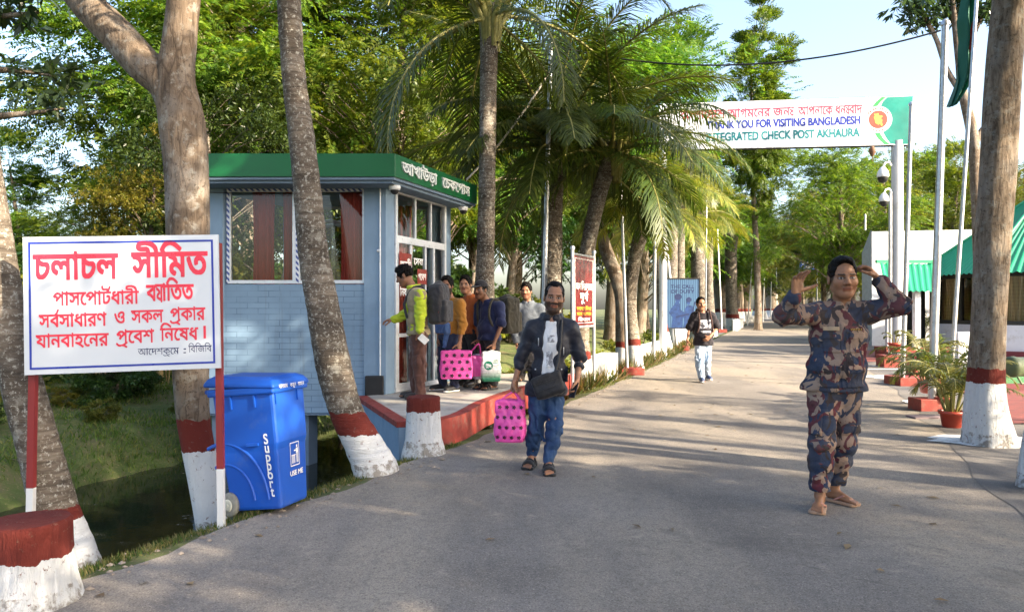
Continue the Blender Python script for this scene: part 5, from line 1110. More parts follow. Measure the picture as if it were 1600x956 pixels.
# ------------------------------------------------------------------ potted palms
def potted(px, py, s, hh, n, seed, label, plabel, z=0, lm='palm'):
    p = gnd(px, py, z); pot(p, s, plabel); rs = np.random.RandomState(seed); b = p+V(0, 0, .2*s); r = empty('areca_palm', b, label, 'plant'); Gc = Geo(); Gs = Geo()
    for i in range(n):
        az = i*2.399; st = np.array([math.cos(az), math.sin(az), 0])*rs.uniform(.02, .08); tp = st*2.5+np.array([0, 0, hh*rs.uniform(.15, .5)])
        v, q = tube_np([st, (st+tp)/2, tp], [.014, .012, .008], 6); Gs.add(v, q)
        frond(rs, tp, az, rs.uniform(.7, 1.35), hh*rs.uniform(.55, .85), 24, .2*hh, .022, rs.uniform(1.2, 2.2), Gc, rs.uniform(-.3, .3))
    new_obj('stems', Gs.mesh('stems', PET, True), r); new_obj('fronds', Gc.mesh('fronds', [LM[lm], PET]), r)
potted(1487, 668, .82, .95, 16, 3, 'bushy areca palm in the nearest red pot', 'red plastic pot nearest to the whitewashed tree')
potted(1474, 642, .8, 1.15, 14, 4, 'taller areca palm in the pot behind', 'red plastic pot behind the nearest one')
potted(1449, 614, .75, .9, 12, 5, 'small areca palm leaning left on the red block', 'red pot standing on the red block', .17)
red_block(gnd(1398, 574)+V(0, .1, 0), .62, .4, .3, 'red plinth under the small pot by the gate post')
potted(1398, 550, .95, .5, 6, 6, 'tiny palm in the pot on the red plinth by the gate', 'small red pot on the plinth by the gate post', .3)
potted(1440, 545, .9, 1.7, 12, 7, 'tall palm with drooping fronds before the porch post', 'red pot before the porch post', .0)
# ------------------------------------------------------------------ grass and litter
def blades(name, pts, hmin, hmax, seed, per, spread, wd=.012, label=None, mt=None):
    rs = np.random.RandomState(seed); P = np.repeat(np.array(pts), per, 0); N = len(P); P[:, :2] += rs.normal(0, spread, (N, 2))
    keep = np.array([float(XL(y))-x > .03 for x, y, _ in P]); P = P[keep]; N = len(P); P[:, 2] = [gz(x, y)-.01 for x, y, _ in P]
    D = nrm_(np.array([0, 0, 1.])+rs.normal(0, .45, (N, 3))); v, q = leaves(P, D, rs.uniform(hmin, hmax, N), wd*rs.uniform(.6, 1.4, N), None, rs)
    return tag(new_obj(name, np_mesh(name, v, q, mt or LM['grass'])), kind='stuff')
pts = []
rg = random.Random(8)
for i in range(1500):
    Y = rg.uniform(2.9, 22) if i % 3 else rg.uniform(2.9, 9)
    d = abs(rg.gauss(.14, .13))+.03
    if 7.2 < Y < 12.6: d *= .5
    if 7.75 < Y < 12.6: continue
    pts.append((float(XL(Y))-d, Y, 0))
tag(blades('verge_grass', pts, .018, .065, 1, 15, .06, .0055), 'short ragged grass along the road edge', 'grass')
pts = []
for i in range(5200):
    Y = rg.uniform(6, 22); d = rg.uniform(5.15, 11.5)
    if MN.noise(Vector((Y*.8, d*.8, 3))) < -.12: continue
    pts.append((float(XL(Y))-d, Y, 0))
tag(blades('bank_grass', pts, .03, .13, 2, 13, .12, .013, mt=leaf_mat('bank_grass_blades', [(.045, .09, .012), (.075, .13, .018), (.11, .15, .03), (.18, .16, .06)], .38, .6)), 'rough grass over the far bank of the canal', 'grass')
pts = []
for i in range(1500): Y = rg.uniform(12.8, 30); pts.append((float(XL(Y))-rg.uniform(.3, 1.2), Y, 0))
tag(blades('canal_weeds', pts, .15, .5, 3, 9, .12, .03), 'tall bright weeds on the near canal bank beyond the platform', 'weeds')
rs = np.random.RandomState(4); N = 1100; y = rs.uniform(3, 22, N); d = rs.uniform(-5, 11.5, N); keep = (d > 5.5) | ((d < .2) & (rs.uniform(size=N) < .4)) ; y, d = y[keep], d[keep]; N = len(y); x = XL(y)-d
P = np.stack([x, y, [max(gz(a, b), .006)+.008 if c < 0 else gz(a, b)+.03 for a, b, c in zip(x, y, d)]], 1); a = rs.uniform(0, 6.28, N); D = np.stack([np.cos(a), np.sin(a), rs.normal(0, .1, N)], 1)
v, q = leaves(P, nrm_(D), rs.uniform(.04, .11, N), rs.uniform(.02, .05, N), np.tile([0, 0, 1.], (N, 1)), rs)
tag(new_obj('fallen_leaves', np_mesh('fallen_leaves', v, q, leaf_mat('dry_leaves', [(.2, .12, .05), (.3, .22, .12), (.1, .07, .04), (.4, .36, .3)], .1, .8))), 'dry leaves and litter scattered on the bank and road', 'litter', kind='stuff')

rs = np.random.RandomState(12); N = 900; y = rs.uniform(2.8, 26, N); d = rs.normal(.02, .16, N); x = XL(y)-d; m = MB()
ico = [(0, 0, 1), (.9, 0, .2), (.28, .85, .2), (-.72, .52, .2), (-.72, -.52, .2), (.28, -.85, .2), (0, 0, -.6)]; icf = [(0, 1, 2), (0, 2, 3), (0, 3, 4), (0, 4, 5), (0, 5, 1), (6, 2, 1), (6, 3, 2), (6, 4, 3), (6, 5, 4), (6, 1, 5)]
for a, b, c in zip(x, y, d):
    if 7.4 < b < 12.8 and c > -.05: continue
    s = rs.uniform(.006, .028)*(1.6 if rs.uniform() < .08 else 1); z = gz(a, b) if c > 0 else .004; q = rs.uniform(.7, 1.3, 3); m.add([(a+p_[0]*s*q[0], b+p_[1]*s*q[1], z+p_[2]*s*.6) for p_ in ico], icf, 0, False)
tag(m.build('edge_gravel', mat('gravel_stone', (.24, .2, .165), .9, .4, 3)), 'loose gravel and crumbs along the ragged road edge', 'gravel', kind='stuff')
# ------------------------------------------------------------------ people: implicit bodies and clothes meshed with surface nets
def surface_nets(D, lo, h):
    ins = D < 0
    c = ins[:-1, :-1, :-1].astype(np.uint8)
    for dx in (0, 1):
        for dy in (0, 1):
            for dz in (0, 1):
                if dx+dy+dz: c = c+ins[dx:ins.shape[0]-1+dx, dy:ins.shape[1]-1+dy, dz:ins.shape[2]-1+dz]
    I = np.argwhere((c > 0) & (c < 8)); off = np.array([(x, y, z) for x in (0, 1) for y in (0, 1) for z in (0, 1)])
    val = np.stack([D[I[:, 0]+o[0], I[:, 1]+o[1], I[:, 2]+o[2]] for o in off], 1); acc = np.zeros((len(I), 3)); cnt = np.zeros(len(I))
    for a in range(8):
        for b in range(a+1, 8):
            if np.abs(off[a]-off[b]).sum() != 1: continue
            va, vb = val[:, a], val[:, b]; m = (va < 0) != (vb < 0); t = np.where(m, va/np.where(va == vb, 1, va-vb), 0)
            acc += np.where(m[:, None], off[a]+t[:, None]*(off[b]-off[a]), 0); cnt += m
    V_ = (I+acc/cnt[:, None])*h+lo; vid = np.full(c.shape, -1, np.int32); vid[tuple(I.T)] = np.arange(len(I)); Q = []
    for ax in range(3):
        u, v = (ax+1) % 3, (ax+2) % 3; sl = [slice(None)]*3; s2 = [slice(None)]*3; sl[ax] = slice(0, -1); s2[ax] = slice(1, None)
        A = ins[tuple(sl)]; B = ins[tuple(s2)]; E = np.argwhere(A != B); ok = (E[:, u] > 0) & (E[:, v] > 0) & (E[:, u] < D.shape[u]-1) & (E[:, v] < D.shape[v]-1); E = E[ok]
        eu = np.zeros(3, int); eu[u] = 1; ev = np.zeros(3, int); ev[v] = 1
        q = np.stack([vid[tuple((E-eu-ev).T)], vid[tuple((E-ev).T)], vid[tuple(E.T)], vid[tuple((E-eu).T)]], 1)
        fl = A[tuple(E.T)]; q[~fl] = q[~fl][:, ::-1]; Q.append(q)
    Q = np.concatenate(Q); return V_, Q[(Q >= 0).all(1)]
class SDF:
    def __init__(s): s.p = []; s.cl = []; s.fold = None
    def cap(s, a, b, ra, rb=None, k=.02, op='+'): s.p.append(('c', np.array(a, float), np.array(b, float), ra, ra if rb is None else rb, k, op)); return s
    def ell(s, c, r, R=None, k=.03, op='+'): s.p.append(('e', np.array(c, float), np.array(r, float), np.eye(3) if R is None else np.array(R), k, op)); return s
    def box(s, c, half, R=None, rd=.01, k=.01, op='+'): s.p.append(('b', np.array(c, float), np.array(half, float), np.eye(3) if R is None else np.array(R), rd, k, op)); return s
    def clip(s, n, p): s.cl.append((np.array(n, float), np.array(p, float))); return s
    def chain(s, pts, rad, k=.02):
        for a, b, ra, rb in zip(pts[:-1], pts[1:], rad[:-1], rad[1:]): s.cap(a, b, ra, rb, k)
        return s
    def bb(s, q):
        if q[0] == 'c': r = max(q[3], q[4]); return np.minimum(q[1], q[2])-r, np.maximum(q[1], q[2])+r
        r = np.abs(q[3]) @ q[2] if q[0] == 'b' else np.full(3, q[2].max()); r = r+(q[4] if q[0] == 'b' else 0); return q[1]-r, q[1]+r
    def mesh(s, h):
        B = [s.bb(q) for q in s.p if q[-1] == '+']; lo = np.min([b[0] for b in B], 0)-4*h; hi = np.max([b[1] for b in B], 0)+4*h
        n = np.ceil((hi-lo)/h).astype(int)+1; D = np.full(n, .2, np.float32); ax = [lo[i]+np.arange(n[i])*h for i in range(3)]
        for q in s.p:
            k, op = q[-2], q[-1]; b0, b1 = s.bb(q); m = k+5*h; i0 = np.clip(np.floor((b0-m-lo)/h).astype(int), 0, n-1); i1 = np.clip(np.ceil((b1+m-lo)/h).astype(int)+1, 1, n)
            if (i1 <= i0).any(): continue
            sl = tuple(slice(a, b) for a, b in zip(i0, i1)); X, Y, Z = np.meshgrid(*[ax[i][sl[i]] for i in range(3)], indexing='ij', sparse=True)
            if q[0] == 'c':
                a, b = q[1], q[2]; d = b-a; L = max(d @ d, 1e-12); t = np.clip(((X-a[0])*d[0]+(Y-a[1])*d[1]+(Z-a[2])*d[2])/L, 0, 1)
                v = np.sqrt((X-a[0]-t*d[0])**2+(Y-a[1]-t*d[1])**2+(Z-a[2]-t*d[2])**2)-(q[3]+t*(q[4]-q[3]))
            else:
                c, r, R = q[1], q[2], q[3]; x, y, z = X-c[0], Y-c[1], Z-c[2]; l = [R[0, i]*x+R[1, i]*y+R[2, i]*z for i in range(3)]
                if q[0] == 'e':
                    k0 = np.sqrt(sum((l[i]/r[i])**2 for i in range(3))); k1 = np.sqrt(sum((l[i]/r[i]**2)**2 for i in range(3))); v = k0*(k0-1)/np.maximum(k1, 1e-6)
                else:
                    g_ = [np.abs(l[i])-r[i] for i in range(3)]; v = np.sqrt(sum(np.maximum(w_, 0)**2 for w_ in g_))+np.minimum(np.maximum(np.maximum(g_[0], g_[1]), g_[2]), 0)-q[4]
            S_ = D[sl]
            if op == '+': hh = np.maximum(k-np.abs(S_-v), 0)/max(k, 1e-9); D[sl] = np.minimum(S_, v)-hh*hh*k*.25
            else: hh = np.maximum(k-np.abs(S_+v), 0)/max(k, 1e-9); D[sl] = np.maximum(S_, -v)+hh*hh*k*.25
        if s.fold is not None:
            near = np.argwhere(np.abs(D) < .05); P = near*h+lo; D[tuple(near.T)] += s.fold(P)
        G3 = np.meshgrid(*ax, indexing='ij', sparse=True)
        for nn, p in s.cl:
            nn = nn/np.linalg.norm(nn); D = np.maximum(D, sum(nn[i]*(G3[i]-p[i]) for i in range(3)).astype(np.float32))
        return surface_nets(D, lo, h)
def folds(seed, amp, hot=(), hamp=.01, hr=.12, freq=1.0):
    rs = np.random.RandomState(seed); K = rs.normal(size=(6, 3))*np.array([.55, .55, 1.0]); K = K/np.linalg.norm(K, axis=1)[:, None]*rs.uniform(30, 75, 6)[:, None]*freq; ph = rs.uniform(0, 6.28, 6); Kw = rs.normal(size=(3, 3))*14
    def f(P):
        w_ = np.sin(P @ Kw.T+ph[:3]).sum(1)*.9; v = sum((1-2*np.abs(np.sin(.5*(P @ k)+p+w_))) for k, p in zip(K, ph))/6*1.6
        a = np.full(len(P), amp*1.3)
        for c in hot: a = a+1.4*hamp*np.exp(-((P-np.array(c))**2).sum(1)/hr**2)
        return (v*a).astype(np.float32)
    return f
def basis(fwd, up=(0, 0, 1)):
    """columns: person's left (x), back (y), up (z); person looks along -y of this frame"""
    u = np.array(up, float); u /= np.linalg.norm(u); f = np.array(fwd, float); f = f-u*(f @ u); f /= np.linalg.norm(f); y = -f; return np.stack([np.cross(y, u), y, u], 1)
def rotz(R, yaw=0, pitch=0, roll=0):
    """yaw>0 turns towards the person's left, pitch>0 looks down, roll>0 tilts to the left shoulder"""
    c, s = math.cos, math.sin; a = yaw; Rz = np.array([[c(a), -s(a), 0], [s(a), c(a), 0], [0, 0, 1]]); a = pitch; Rx = np.array([[1, 0, 0], [0, c(a), -s(a)], [0, s(a), c(a)]]); a = roll; Ry = np.array([[c(a), 0, s(a)], [0, 1, 0], [-s(a), 0, c(a)]])
    return R @ Rz @ Rx @ Ry
SKIN = G('skin'); at_ = SKIN.n('Attribute', attribute_name='Col'); nz = SKIN.noise(22, 5)
SKIN.base(SKIN.mix(1.0, at_.outputs['Color'], SKIN.mix(SKIN.ramp(nz, [(.3, 0), (.7, 1)]), (.86, .86, .86), (1.1, 1.06, 1.05)), 'MULTIPLY')); SKIN.set(Roughness=.5); SKIN.b.inputs['Specular IOR Level'].default_value = .35; SKIN.bump(SKIN.noise(160, 3), .12, .003); SKIN = SKIN.m
HAIR = G('hair'); v_ = HAIR.mapv((90, 90, 18)); HAIR.base(HAIR.mix(HAIR.noise(1, 3, .6, 0, v_), (.002, .0018, .0018), (.007, .006, .0055))); HAIR.set(Roughness=.6); HAIR.b.inputs['Specular IOR Level'].default_value = .1; HAIR.bump(HAIR.noise(1, 3, .6, 0, v_), .5, .006); HAIR = HAIR.m
def cloth(name, col, var=.12, weave=380, rough=.85, bump=.25, wr=14):
    g = G(name); g.base(g.mix(g.noise(5, 5), sh(col, 1-var), sh(col, 1+var))); g.set(Roughness=rough); g.b.inputs['Specular IOR Level'].default_value = .25
    b = g.bump(g.noise(wr, 5, .6, .8), .45, .02); g.bump(g.noise(weave, 2), bump, .002, b); g.b.inputs['Sheen Weight'].default_value = .15; return g.m
def denim(name, a, b_):
    g = G(name); n = g.noise(3.2, 5); f = g.noise(260, 2); z = g.noise(9, 4, .6, 1); c = g.mix(g.ramp(n, [(.35, 0), (.68, 1)]), a, b_); c = g.mix(g.ramp(f, [(.4, 0), (.7, .35)]), c, sh(b_, 1.5)); g.base(c); g.set(Roughness=.8); g.b.inputs['Specular IOR Level'].default_value = .2
    b = g.bump(z, .5, .02); g.bump(f, .3, .002, b); return g.m
def camo(name):
    g = G(name); co_ = g.mapv((1.75, 1.75, 1.15)); tan_, mar, nav, drk = (.29, .2, .15), (.09, .016, .026), (.013, .028, .065), (.022, .017, .022); c = tan_
    for col, sc, th, loc in ((mar, 5.2, .52, (0, 0, 0)), (nav, 5.6, .52, (7, 3, 1)), (drk, 6.4, .6, (2, 9, 5))):
        v = g.mapv((sc, sc, sc), co_, loc); n = g.noise(1, 2.2, .5, 1.1, v); c = g.mix(g.ramp(n, [(th-.004, 0), (th+.004, 1)]), c, col)
    c = g.mix(g.ramp(g.noise(4, 5), [(.35, 0), (.7, .35)]), c, sh((.3, .25, .22), .5)); g.base(c); g.set(Roughness=.85); g.b.inputs['Specular IOR Level'].default_value = .25
    b = g.bump(g.noise(16, 5, .6, .8), .5, .02); g.bump(g.noise(420, 2), .25, .002, b); return g.m
FACE = dict(skin=(.3, .15, .085), hair=(.01, .008, .008), beard=0, stache=0)
def hand(s, Wp, d, n, l, curl=(.5, .55, .6, .65), sc=1.0, thumb=(.8, .45, .3), spread=.08, tcurl=.3):
    Wp, d, n, l = [np.array(v, float) for v in (Wp, d, n, l)]; d = d/np.linalg.norm(d); n = n-d*(n @ d); n /= np.linalg.norm(n); l2 = np.cross(d, n); l = l2*np.sign(l2 @ l)
    if not hasattr(curl, '__len__'): curl = (curl,)*4
    kn = [Wp+(d*(.088-.006*abs(i-1))+l*(.030-.0205*i))*sc for i in range(4)]
    for i, k_ in enumerate(kn): s.cap(Wp+(d*.012+l*(.016-.011*i))*sc, k_, .0145*sc, .0118*sc, .014)
    s.cap(Wp+(d*.03+l*.018+n*.004)*sc, Wp+(d*.055+l*.022+n*.006)*sc, .016*sc, .012*sc, .014)
    for i, (L, c) in enumerate(zip((.072, .08, .074, .058), curl)):
        p = kn[i]; a = 0; r = (.0098, .0098, .0093, .0082)[i]*sc; lat = l*(spread*(1.2-i*.8))
        for f, ja in ((.46, .85), (.3, 1.1), (.24, .7)):
            a += c*ja; q = p+(d*math.cos(a)+n*math.sin(a)+lat)*L*f*sc; s.cap(p, q, r, r*.92, .004); p = q; r *= .92
    p = Wp+(d*.028+l*.026+n*.006)*sc; td = l*thumb[0]+d*thumb[1]+n*thumb[2]; td /= np.linalg.norm(td)
    for L, r in ((.042, .0135), (.034, .011), (.026, .0098)):
        q = p+td*L*sc; s.cap(p, q, r*sc, r*.9*sc, .008); p = q; td = td+(d*.5-l*.35+n*.3)*tcurl; td /= np.linalg.norm(td)
def head_prims(s, c, R, k=1.0):
    q = lambda x, y, z: np.array(c)+R @ (np.array([x, y, z])*k); E = lambda x, y, z, r, kk=.02, op='+': s.ell(q(x, y, z), np.array(r)*k, R, kk, op); Cp = lambda a, b, ra, rb, kk=.012, op='+': s.cap(q(*a), q(*b), ra*k, rb*k, kk, op)
    E(0, .012, .032, (.074, .094, .086)); E(0, -.028, -.032, (.065, .063, .08), .03); E(0, -.058, -.093, (.028, .022, .02), .03)
    for sg in (-1, 1):
        Cp((sg*.053, -.005, -.055), (sg*.014, -.062, -.097), .021, .019, .03); E(sg*.04, -.06, -.024, (.026, .024, .026), .03)
        E(sg*.076, .014, -.006, (.009, .02, .031), .006); E(sg*.081, .012, 0, (.004, .01, .016), .004, '-')
        Cp((sg*.012, -.087, .021), (sg*.046, -.072, .021), .011, .009, .016); E(sg*.031, -.092, .001, (.017, .012, .0105), .014, '-'); E(sg*.031, -.072, .001, (.0135, .013, .0125), .004)
        E(sg*.013, -.098, -.033, (.010, .011, .009), .008)
    Cp((0, -.086, .012), (0, -.108, -.026), .009, .0125, .014); E(0, -.108, -.03, (.011, .012, .010), .008)
    Cp((-.019, -.086, -.056), (.019, -.086, -.056), .0065, .0065, .008); Cp((-.016, -.085, -.066), (.016, -.085, -.066), .0075, .0075, .008)
    Cp((-.022, -.0965, -.061), (.022, -.0965, -.061), .0028, .0028, .004, '-')
def paint_head(V_, C_, c, R, k, f):
    q = (V_-np.array(c)) @ R/k; x, y, z = np.abs(q[:, 0]), q[:, 1], q[:, 2]; fr = y < -.045; sk_ = np.array(f['skin'])
    hd = np.linalg.norm(q, axis=1) < .16
    def put(m, col, w_=1.0): C_[m & hd] = C_[m & hd]*(1-w_)+np.array(col)*w_
    nr = 1-np.clip((-.005-z)/.05, 0, 1); sd_ = (y > -.05) & (z > -.055) & (x < .0835) & ((x < .0745) | (z > .028) | (y > .04)); C_[sd_ & hd] = C_[sd_ & hd]*(1-.88*nr[sd_ & hd])[:, None]+np.array([.01, .008, .008])*(.88*nr[sd_ & hd])[:, None]
    put(fr & (z > -.1) & (z < -.02) & (x < .05), sk_*np.array([1.05, .96, .93]), .6)
    if f['beard']: put(((z < -.03) & (y < .0) & (x > .03-.0*z)) | ((z < -.074) & (y < -.01)) | ((z < -.045) & (y < -.03) & (x > .027)), (.022, .016, .013), f['beard']); put(fr & (z < -.04) & (z > -.052) & (x < .03), (.022, .016, .013), f['beard'])
    if f['stache']: put(fr & (z < -.039) & (z > -.053) & (x < .034), (.018, .013, .011), f['stache'])
    put(fr & (z < -.052) & (z > -.073) & (x < .024) & (y < -.078), sk_*np.array([.95, .55, .55]), .8); put(fr & (np.abs(z+.061) < .003) & (x < .021), (.03, .012, .01), .8)
    put((y < -.05) & (z > .016) & (z < .0265) & (x > .012) & (x < .05), (.014, .01, .009), .9)
    ee = ((x-.031)/.0165)**2+((z-.001)/.0075)**2; put((y < -.06) & (ee < 1.7), sk_*.3, .85); put((y < -.06) & (ee < .6), (.3, .26, .24)); put((y < -.06) & ((x-.031)**2+(z-.001)**2 < .0062**2), (.012, .008, .006))
    put((y < -.07) & (x > .006) & (x < .013) & (z < -.034) & (z > -.042), sk_*.3, .8)
def hair_mesh(c, R, k, style='short', seed=0):
    s = SDF(); q = lambda x, y, z: np.array(c)+R @ (np.array([x, y, z])*k); th = {'short': .009, 'full': .015, 'thin': .006}[style]
    sw = {'short': .002, 'full': .008, 'thin': .002}[style]
    s.ell(q(0, .016, .036), np.array((.0765+sw, .095+th*.6, .088+th))*k, R, .01)
    if style != 'thin': s.ell(q(0, -.03, .1), np.array((.05, .052, .014+th))*k, R, .03)
    fz, fw = {'short': (.02, .084), 'full': (.004, .076), 'thin': (.016, .076)}[style]
    s.ell(q(0, -.108, fz), np.array((fw, .075, .092))*k, R, .008, '-')
    if style == 'thin':
        for sg in (-1, 1): s.ell(q(sg*.05, -.07, .08), np.array((.026, .05, .03))*k, R, .02, '-')
    for sg in (-1, 1): s.ell(q(sg*.09, .006, -.03), np.array((.03, .035, .05))*k, R, .006, '-')
    s.clip(R @ np.array([0, -.45, -1.]), q(0, .05, -.07)); s.clip(R @ np.array([0, 0, -1.]), q(0, 0, .004 if style != 'full' else -.03))
    s.fold = folds(seed, .006 if style == 'full' else .0035, freq=3.2); return s
class Person:
    def __init__(s, label, px, Y0, z0=0., vox=.008, fwd=(0, -1, 0), group=None, hscale=1.08):
        s.Y0 = Y0; s.base = np.array([pxl(px, Y0), Y0, z0]); s.vox = vox; s.R = basis(fwd); s.fwd = np.array(fwd, float)/np.linalg.norm(fwd); s.label = label; s.hs = hscale; s.J = {}
    def j(s, **kw):
        for k, v in kw.items(): s.J[k] = np.array(at(v[0], v[1], s.Y0+v[2]))-s.base
        return s
    def jl(s, **kw):
        for k, v in kw.items(): s.J[k] = np.array(v, float)
        return s
    def torso(s, S_, e=0, belly=0, w_=1.0):
        J = s.J; R = s.R; c, a, p = J['chest'], J['abd'], J['pel']; up1 = J['neck']-c; Rc = basis(s.fwd, up1); sw = np.linalg.norm(J['sl']-J['sr'])/2
        S_.ell(c+Rc @ [0, .005, .0], (.155*w_+e, .102+e, .17+e*.5), Rc, .05); S_.ell(a+R @ [0, -.012-belly*.5, 0], (.138*w_+e+belly*.5, .096+e+belly*.6, .15), R, .06); S_.ell(p, (.155*w_+e, .11+e, .115), R, .05)
        for k in ('sl', 'sr'): S_.cap(J['neck']-[0, 0, .03], J[k], .048+e*.5, .055+e*.7, .05)
        S_.cap(J['neck']-[0, 0, .06], c, .06+e*.3, .09+e*.5, .05)
    def arm(s, S_, sd, e=0, upto=1.0, k=.03, r=(.052, .043, .036, .027)):
        J = s.J; a, b, c = J['s'+sd], J['e'+sd], J['w'+sd]
        S_.cap(a, b, r[0]+e, r[1]+e, k)
        if upto > 1e-3: S_.cap(b, b+(c-b)*upto, r[2]+e*1.05, r[3]+(r[2]-r[3])*(1-upto)+e, k*.7)
    def leg(s, S_, sd, e=0, k=.03, r=(.083, .058, .054, .037), mul=1):
        J = s.J; a, b, c = J['h'+sd], J['k'+sd], J['a'+sd]
        S_.cap(a, b, r[0]+e, r[1]+e, k); S_.cap(b, b+(c-b)*.35+np.array([0, .012, 0]), r[2]+e, r[2]+e, k); S_.cap(b+(c-b)*.35+np.array([0, .012, 0]), c, r[2]+e, r[3]+e*mul, k)
    def make(s, head=dict(), face=None, hair='short', hands=dict(), foot=True):
        J = s.J; v = s.vox; f = dict(FACE, **(face or {})); s.face = f
        s.root = empty('person', s.base, s.label, 'person'); s.Rh = rotz(s.R, **head); hc = J['head']; hs = s.hs
        B = SDF(); s.torso(B, -.008); head_prims(B, hc, s.Rh, hs); nk = hc+s.Rh @ (np.array([0, .022, -.06])*hs); B.cap(nk, J['neck']-[0, 0, .02], .053*hs, .06, .03)
        for sd in 'lr':
            s.arm(B, sd, -.003); s.leg(B, sd, -.006)
            if sd in hands: h_ = dict(hands[sd]); hand(B, J['w'+sd], h_.pop('d'), h_.pop('n'), h_.pop('l'), **h_)
            if foot:
                a = J['a'+sd]; t = J['t'+sd]; hz = a*[1, 1, 0]+[0, 0, min(a[2], t[2]+.045) if 'lift' not in s.J else a[2]]; d = (t-a)*[1, 1, 0]; d /= np.linalg.norm(d); heel = a-d*.035+[0, 0, t[2]-a[2]+.03]; lat = np.cross(d, [0, 0, 1.]); ball = t-d*.055+[0, 0, .012]
                B.cap(a, heel, .034, .03, .02); B.cap(a-[0, 0, .02], ball, .03, .02, .02)
                for w_ in (-.022, 0, .022): B.cap(heel, ball+lat*w_, .024, .016, .012)
                inn = 1 if sd == 'l' else -1                        # big toe on the inner side
                for i in range(5): o = lat*(-inn)*(-.032+.0165*i) if False else lat*(.032-.0165*i)*(1 if np.dot(lat, J['hl']-J['hr'])*(1 if sd == 'l' else -1) < 0 else -1); B.cap(ball+o*.9, t+o+d*(.012-.006*i), .0125-.001*i, .0105-.001*i, .005)
        V_, Q_ = B.mesh(v); C_ = np.tile(np.array(f['skin']), (len(V_), 1)); s.sk = (V_, Q_)
        paint_head(V_, C_, hc, s.Rh, hs, f); me = np_mesh('body', V_, Q_, SKIN, True); ca = me.color_attributes.new('Col', 'FLOAT_COLOR', 'POINT'); ca.data.foreach_set('color', np.c_[C_, np.ones(len(C_))].astype(np.float32).ravel()); s.body = new_obj('body', me, s.root)
        if hair: s.add('hair', hair_mesh(hc, s.Rh, hs, hair, len(s.label)), HAIR, min(v, .006))
        return s
    def add(s, name, S_, mt, vox=None, parent=None, label=None):
        V_, Q_ = S_.mesh(vox or s.vox); o = new_obj(name, np_mesh(name, V_, Q_, mt, True), parent or s.root)
        if label: o['label'] = label
        return o
    def shirt(s, mt, name='shirt', e=.014, sleeve=1.0, hem=None, belly=0, fold=.004, seed=1, cuff=.9, neckcut=True, w_=1.0, open_=None, collar=False, se=None, vox=None):
        J = s.J; S_ = SDF(); s.torso(S_, e, belly, w_); se = e if se is None else se
        hz = J['pel'][2]+.0 if hem is None else hem
        if hz < J['pel'][2]-.02:                                    # skirt of the shirt
            for dz in np.linspace(J['pel'][2], hz, 3): S_.ell([J['pel'][0], J['pel'][1], dz], (.158*w_+e, .115+e, .08), s.R, .04)
        for sd in 'lr':
            if sleeve > 1: s.arm(S_, sd, se+.004, min(1, sleeve-1), .04)
            else: b = J['s'+sd]+(J['e'+sd]-J['s'+sd])*sleeve; S_.cap(J['s'+sd], b, .056+se, .054+se, .035)
        if neckcut: S_.cap(J['neck']+[0, 0, -.02]+s.fwd*.01, J['neck']+[0, 0, .15], .062, .09, .01, '-')
        if open_: 
            a, b, r0, r1 = open_; S_.cap(a, b, r0, r1, .012, '-')
        if collar:
            n0 = J['neck']; ring = [n0+s.R @ np.array([.078*math.sin(t), -.078*math.cos(t)*.9+.005, .022+.018*(-math.cos(t)) if False else .02-.012*math.cos(t)]) for t in np.linspace(.35, 2*math.pi-.35, 14)]
            for a, b in zip(ring[:-1], ring[1:]): S_.cap(a, b, .015, .015, .012); S_.cap(a-[0, 0, .018], b-[0, 0, .018], .017, .017, .012)
        S_.fold = folds(seed, fold, [J['el'], J['er'], J['abd']+np.array([0, 0, -.08])], fold*1.4, .13)
        S_.clip((0, 0, -1), (0, 0, hz)); return s.add(name, S_, mt, vox)
    def trousers(s, mt, e=.016, cut=.05, fold=.004, seed=2, gather=False, top=.09, mul=1, vox=None):
        J = s.J; S_ = SDF(); S_.ell(J['pel']+[0, 0, .02], (.155+e*.5, .112+e*.5, .12), s.R, .04)
        for sd in 'lr':
            s.leg(S_, sd, e, .035, mul=mul)
            if gather: S_.cap(J['a'+sd]+[0, 0, .07], J['a'+sd]+[0, 0, .045], .058, .047, .02)
            d = J['a'+sd]-J['k'+sd]; 
        S_.fold = folds(seed, fold, [J['kl'], J['kr'], J['al']+[0, 0, .1], J['ar']+[0, 0, .1], J['pel']-[0, 0, .1]], fold*2, .1)
        zt = J['pel'][2]+top; S_.clip((0, 0, 1), (0, 0, zt)); zc = min(J['al'][2], J['ar'][2])
        V_, Q_ = S_.mesh(vox or s.vox)
        # cut each leg a little above its own ankle
        mid = (J['kl']+J['kr'])/2; ax = J['kl']-J['kr']; sdv = ((V_-mid) @ ax) > 0; lim = np.where(sdv, J['al'][2], J['ar'][2])+(cut-.09)
        keep = (V_[:, 2] > lim)[Q_].all(1); Q_ = Q_[keep]; us = np.unique(Q_); mp_ = np.full(len(V_), -1); mp_[us] = np.arange(len(us)); o = new_obj('trousers', np_mesh('trousers', V_[us], mp_[Q_], mt, True), s.root); return o
    def patch(s, src, name, mt, c, w_, h_, up=(0, 0, 1), fwd=None, th=.006, nu=10, nv=10, parent=None, shape=None):
        """thin conforming piece on the surface of src (pockets, prints, zips): local centre c"""
        f = s.fwd if fwd is None else np.array(fwd, float); f = f/np.linalg.norm(f); u = np.array(up, float); u = u-f*(f @ u); u /= np.linalg.norm(u); r = np.cross(u, f)*-1
        me = src.data; vs = [v.co[:] for v in me.vertices]; bvh = BVHTree.FromPolygons(vs, [p.vertices[:] for p in me.polygons]) if not hasattr(s, '_b') or s._b[0] != src.name else s._b[1]; s._b = (src.name, bvh)
        G_ = {}; top = []; 
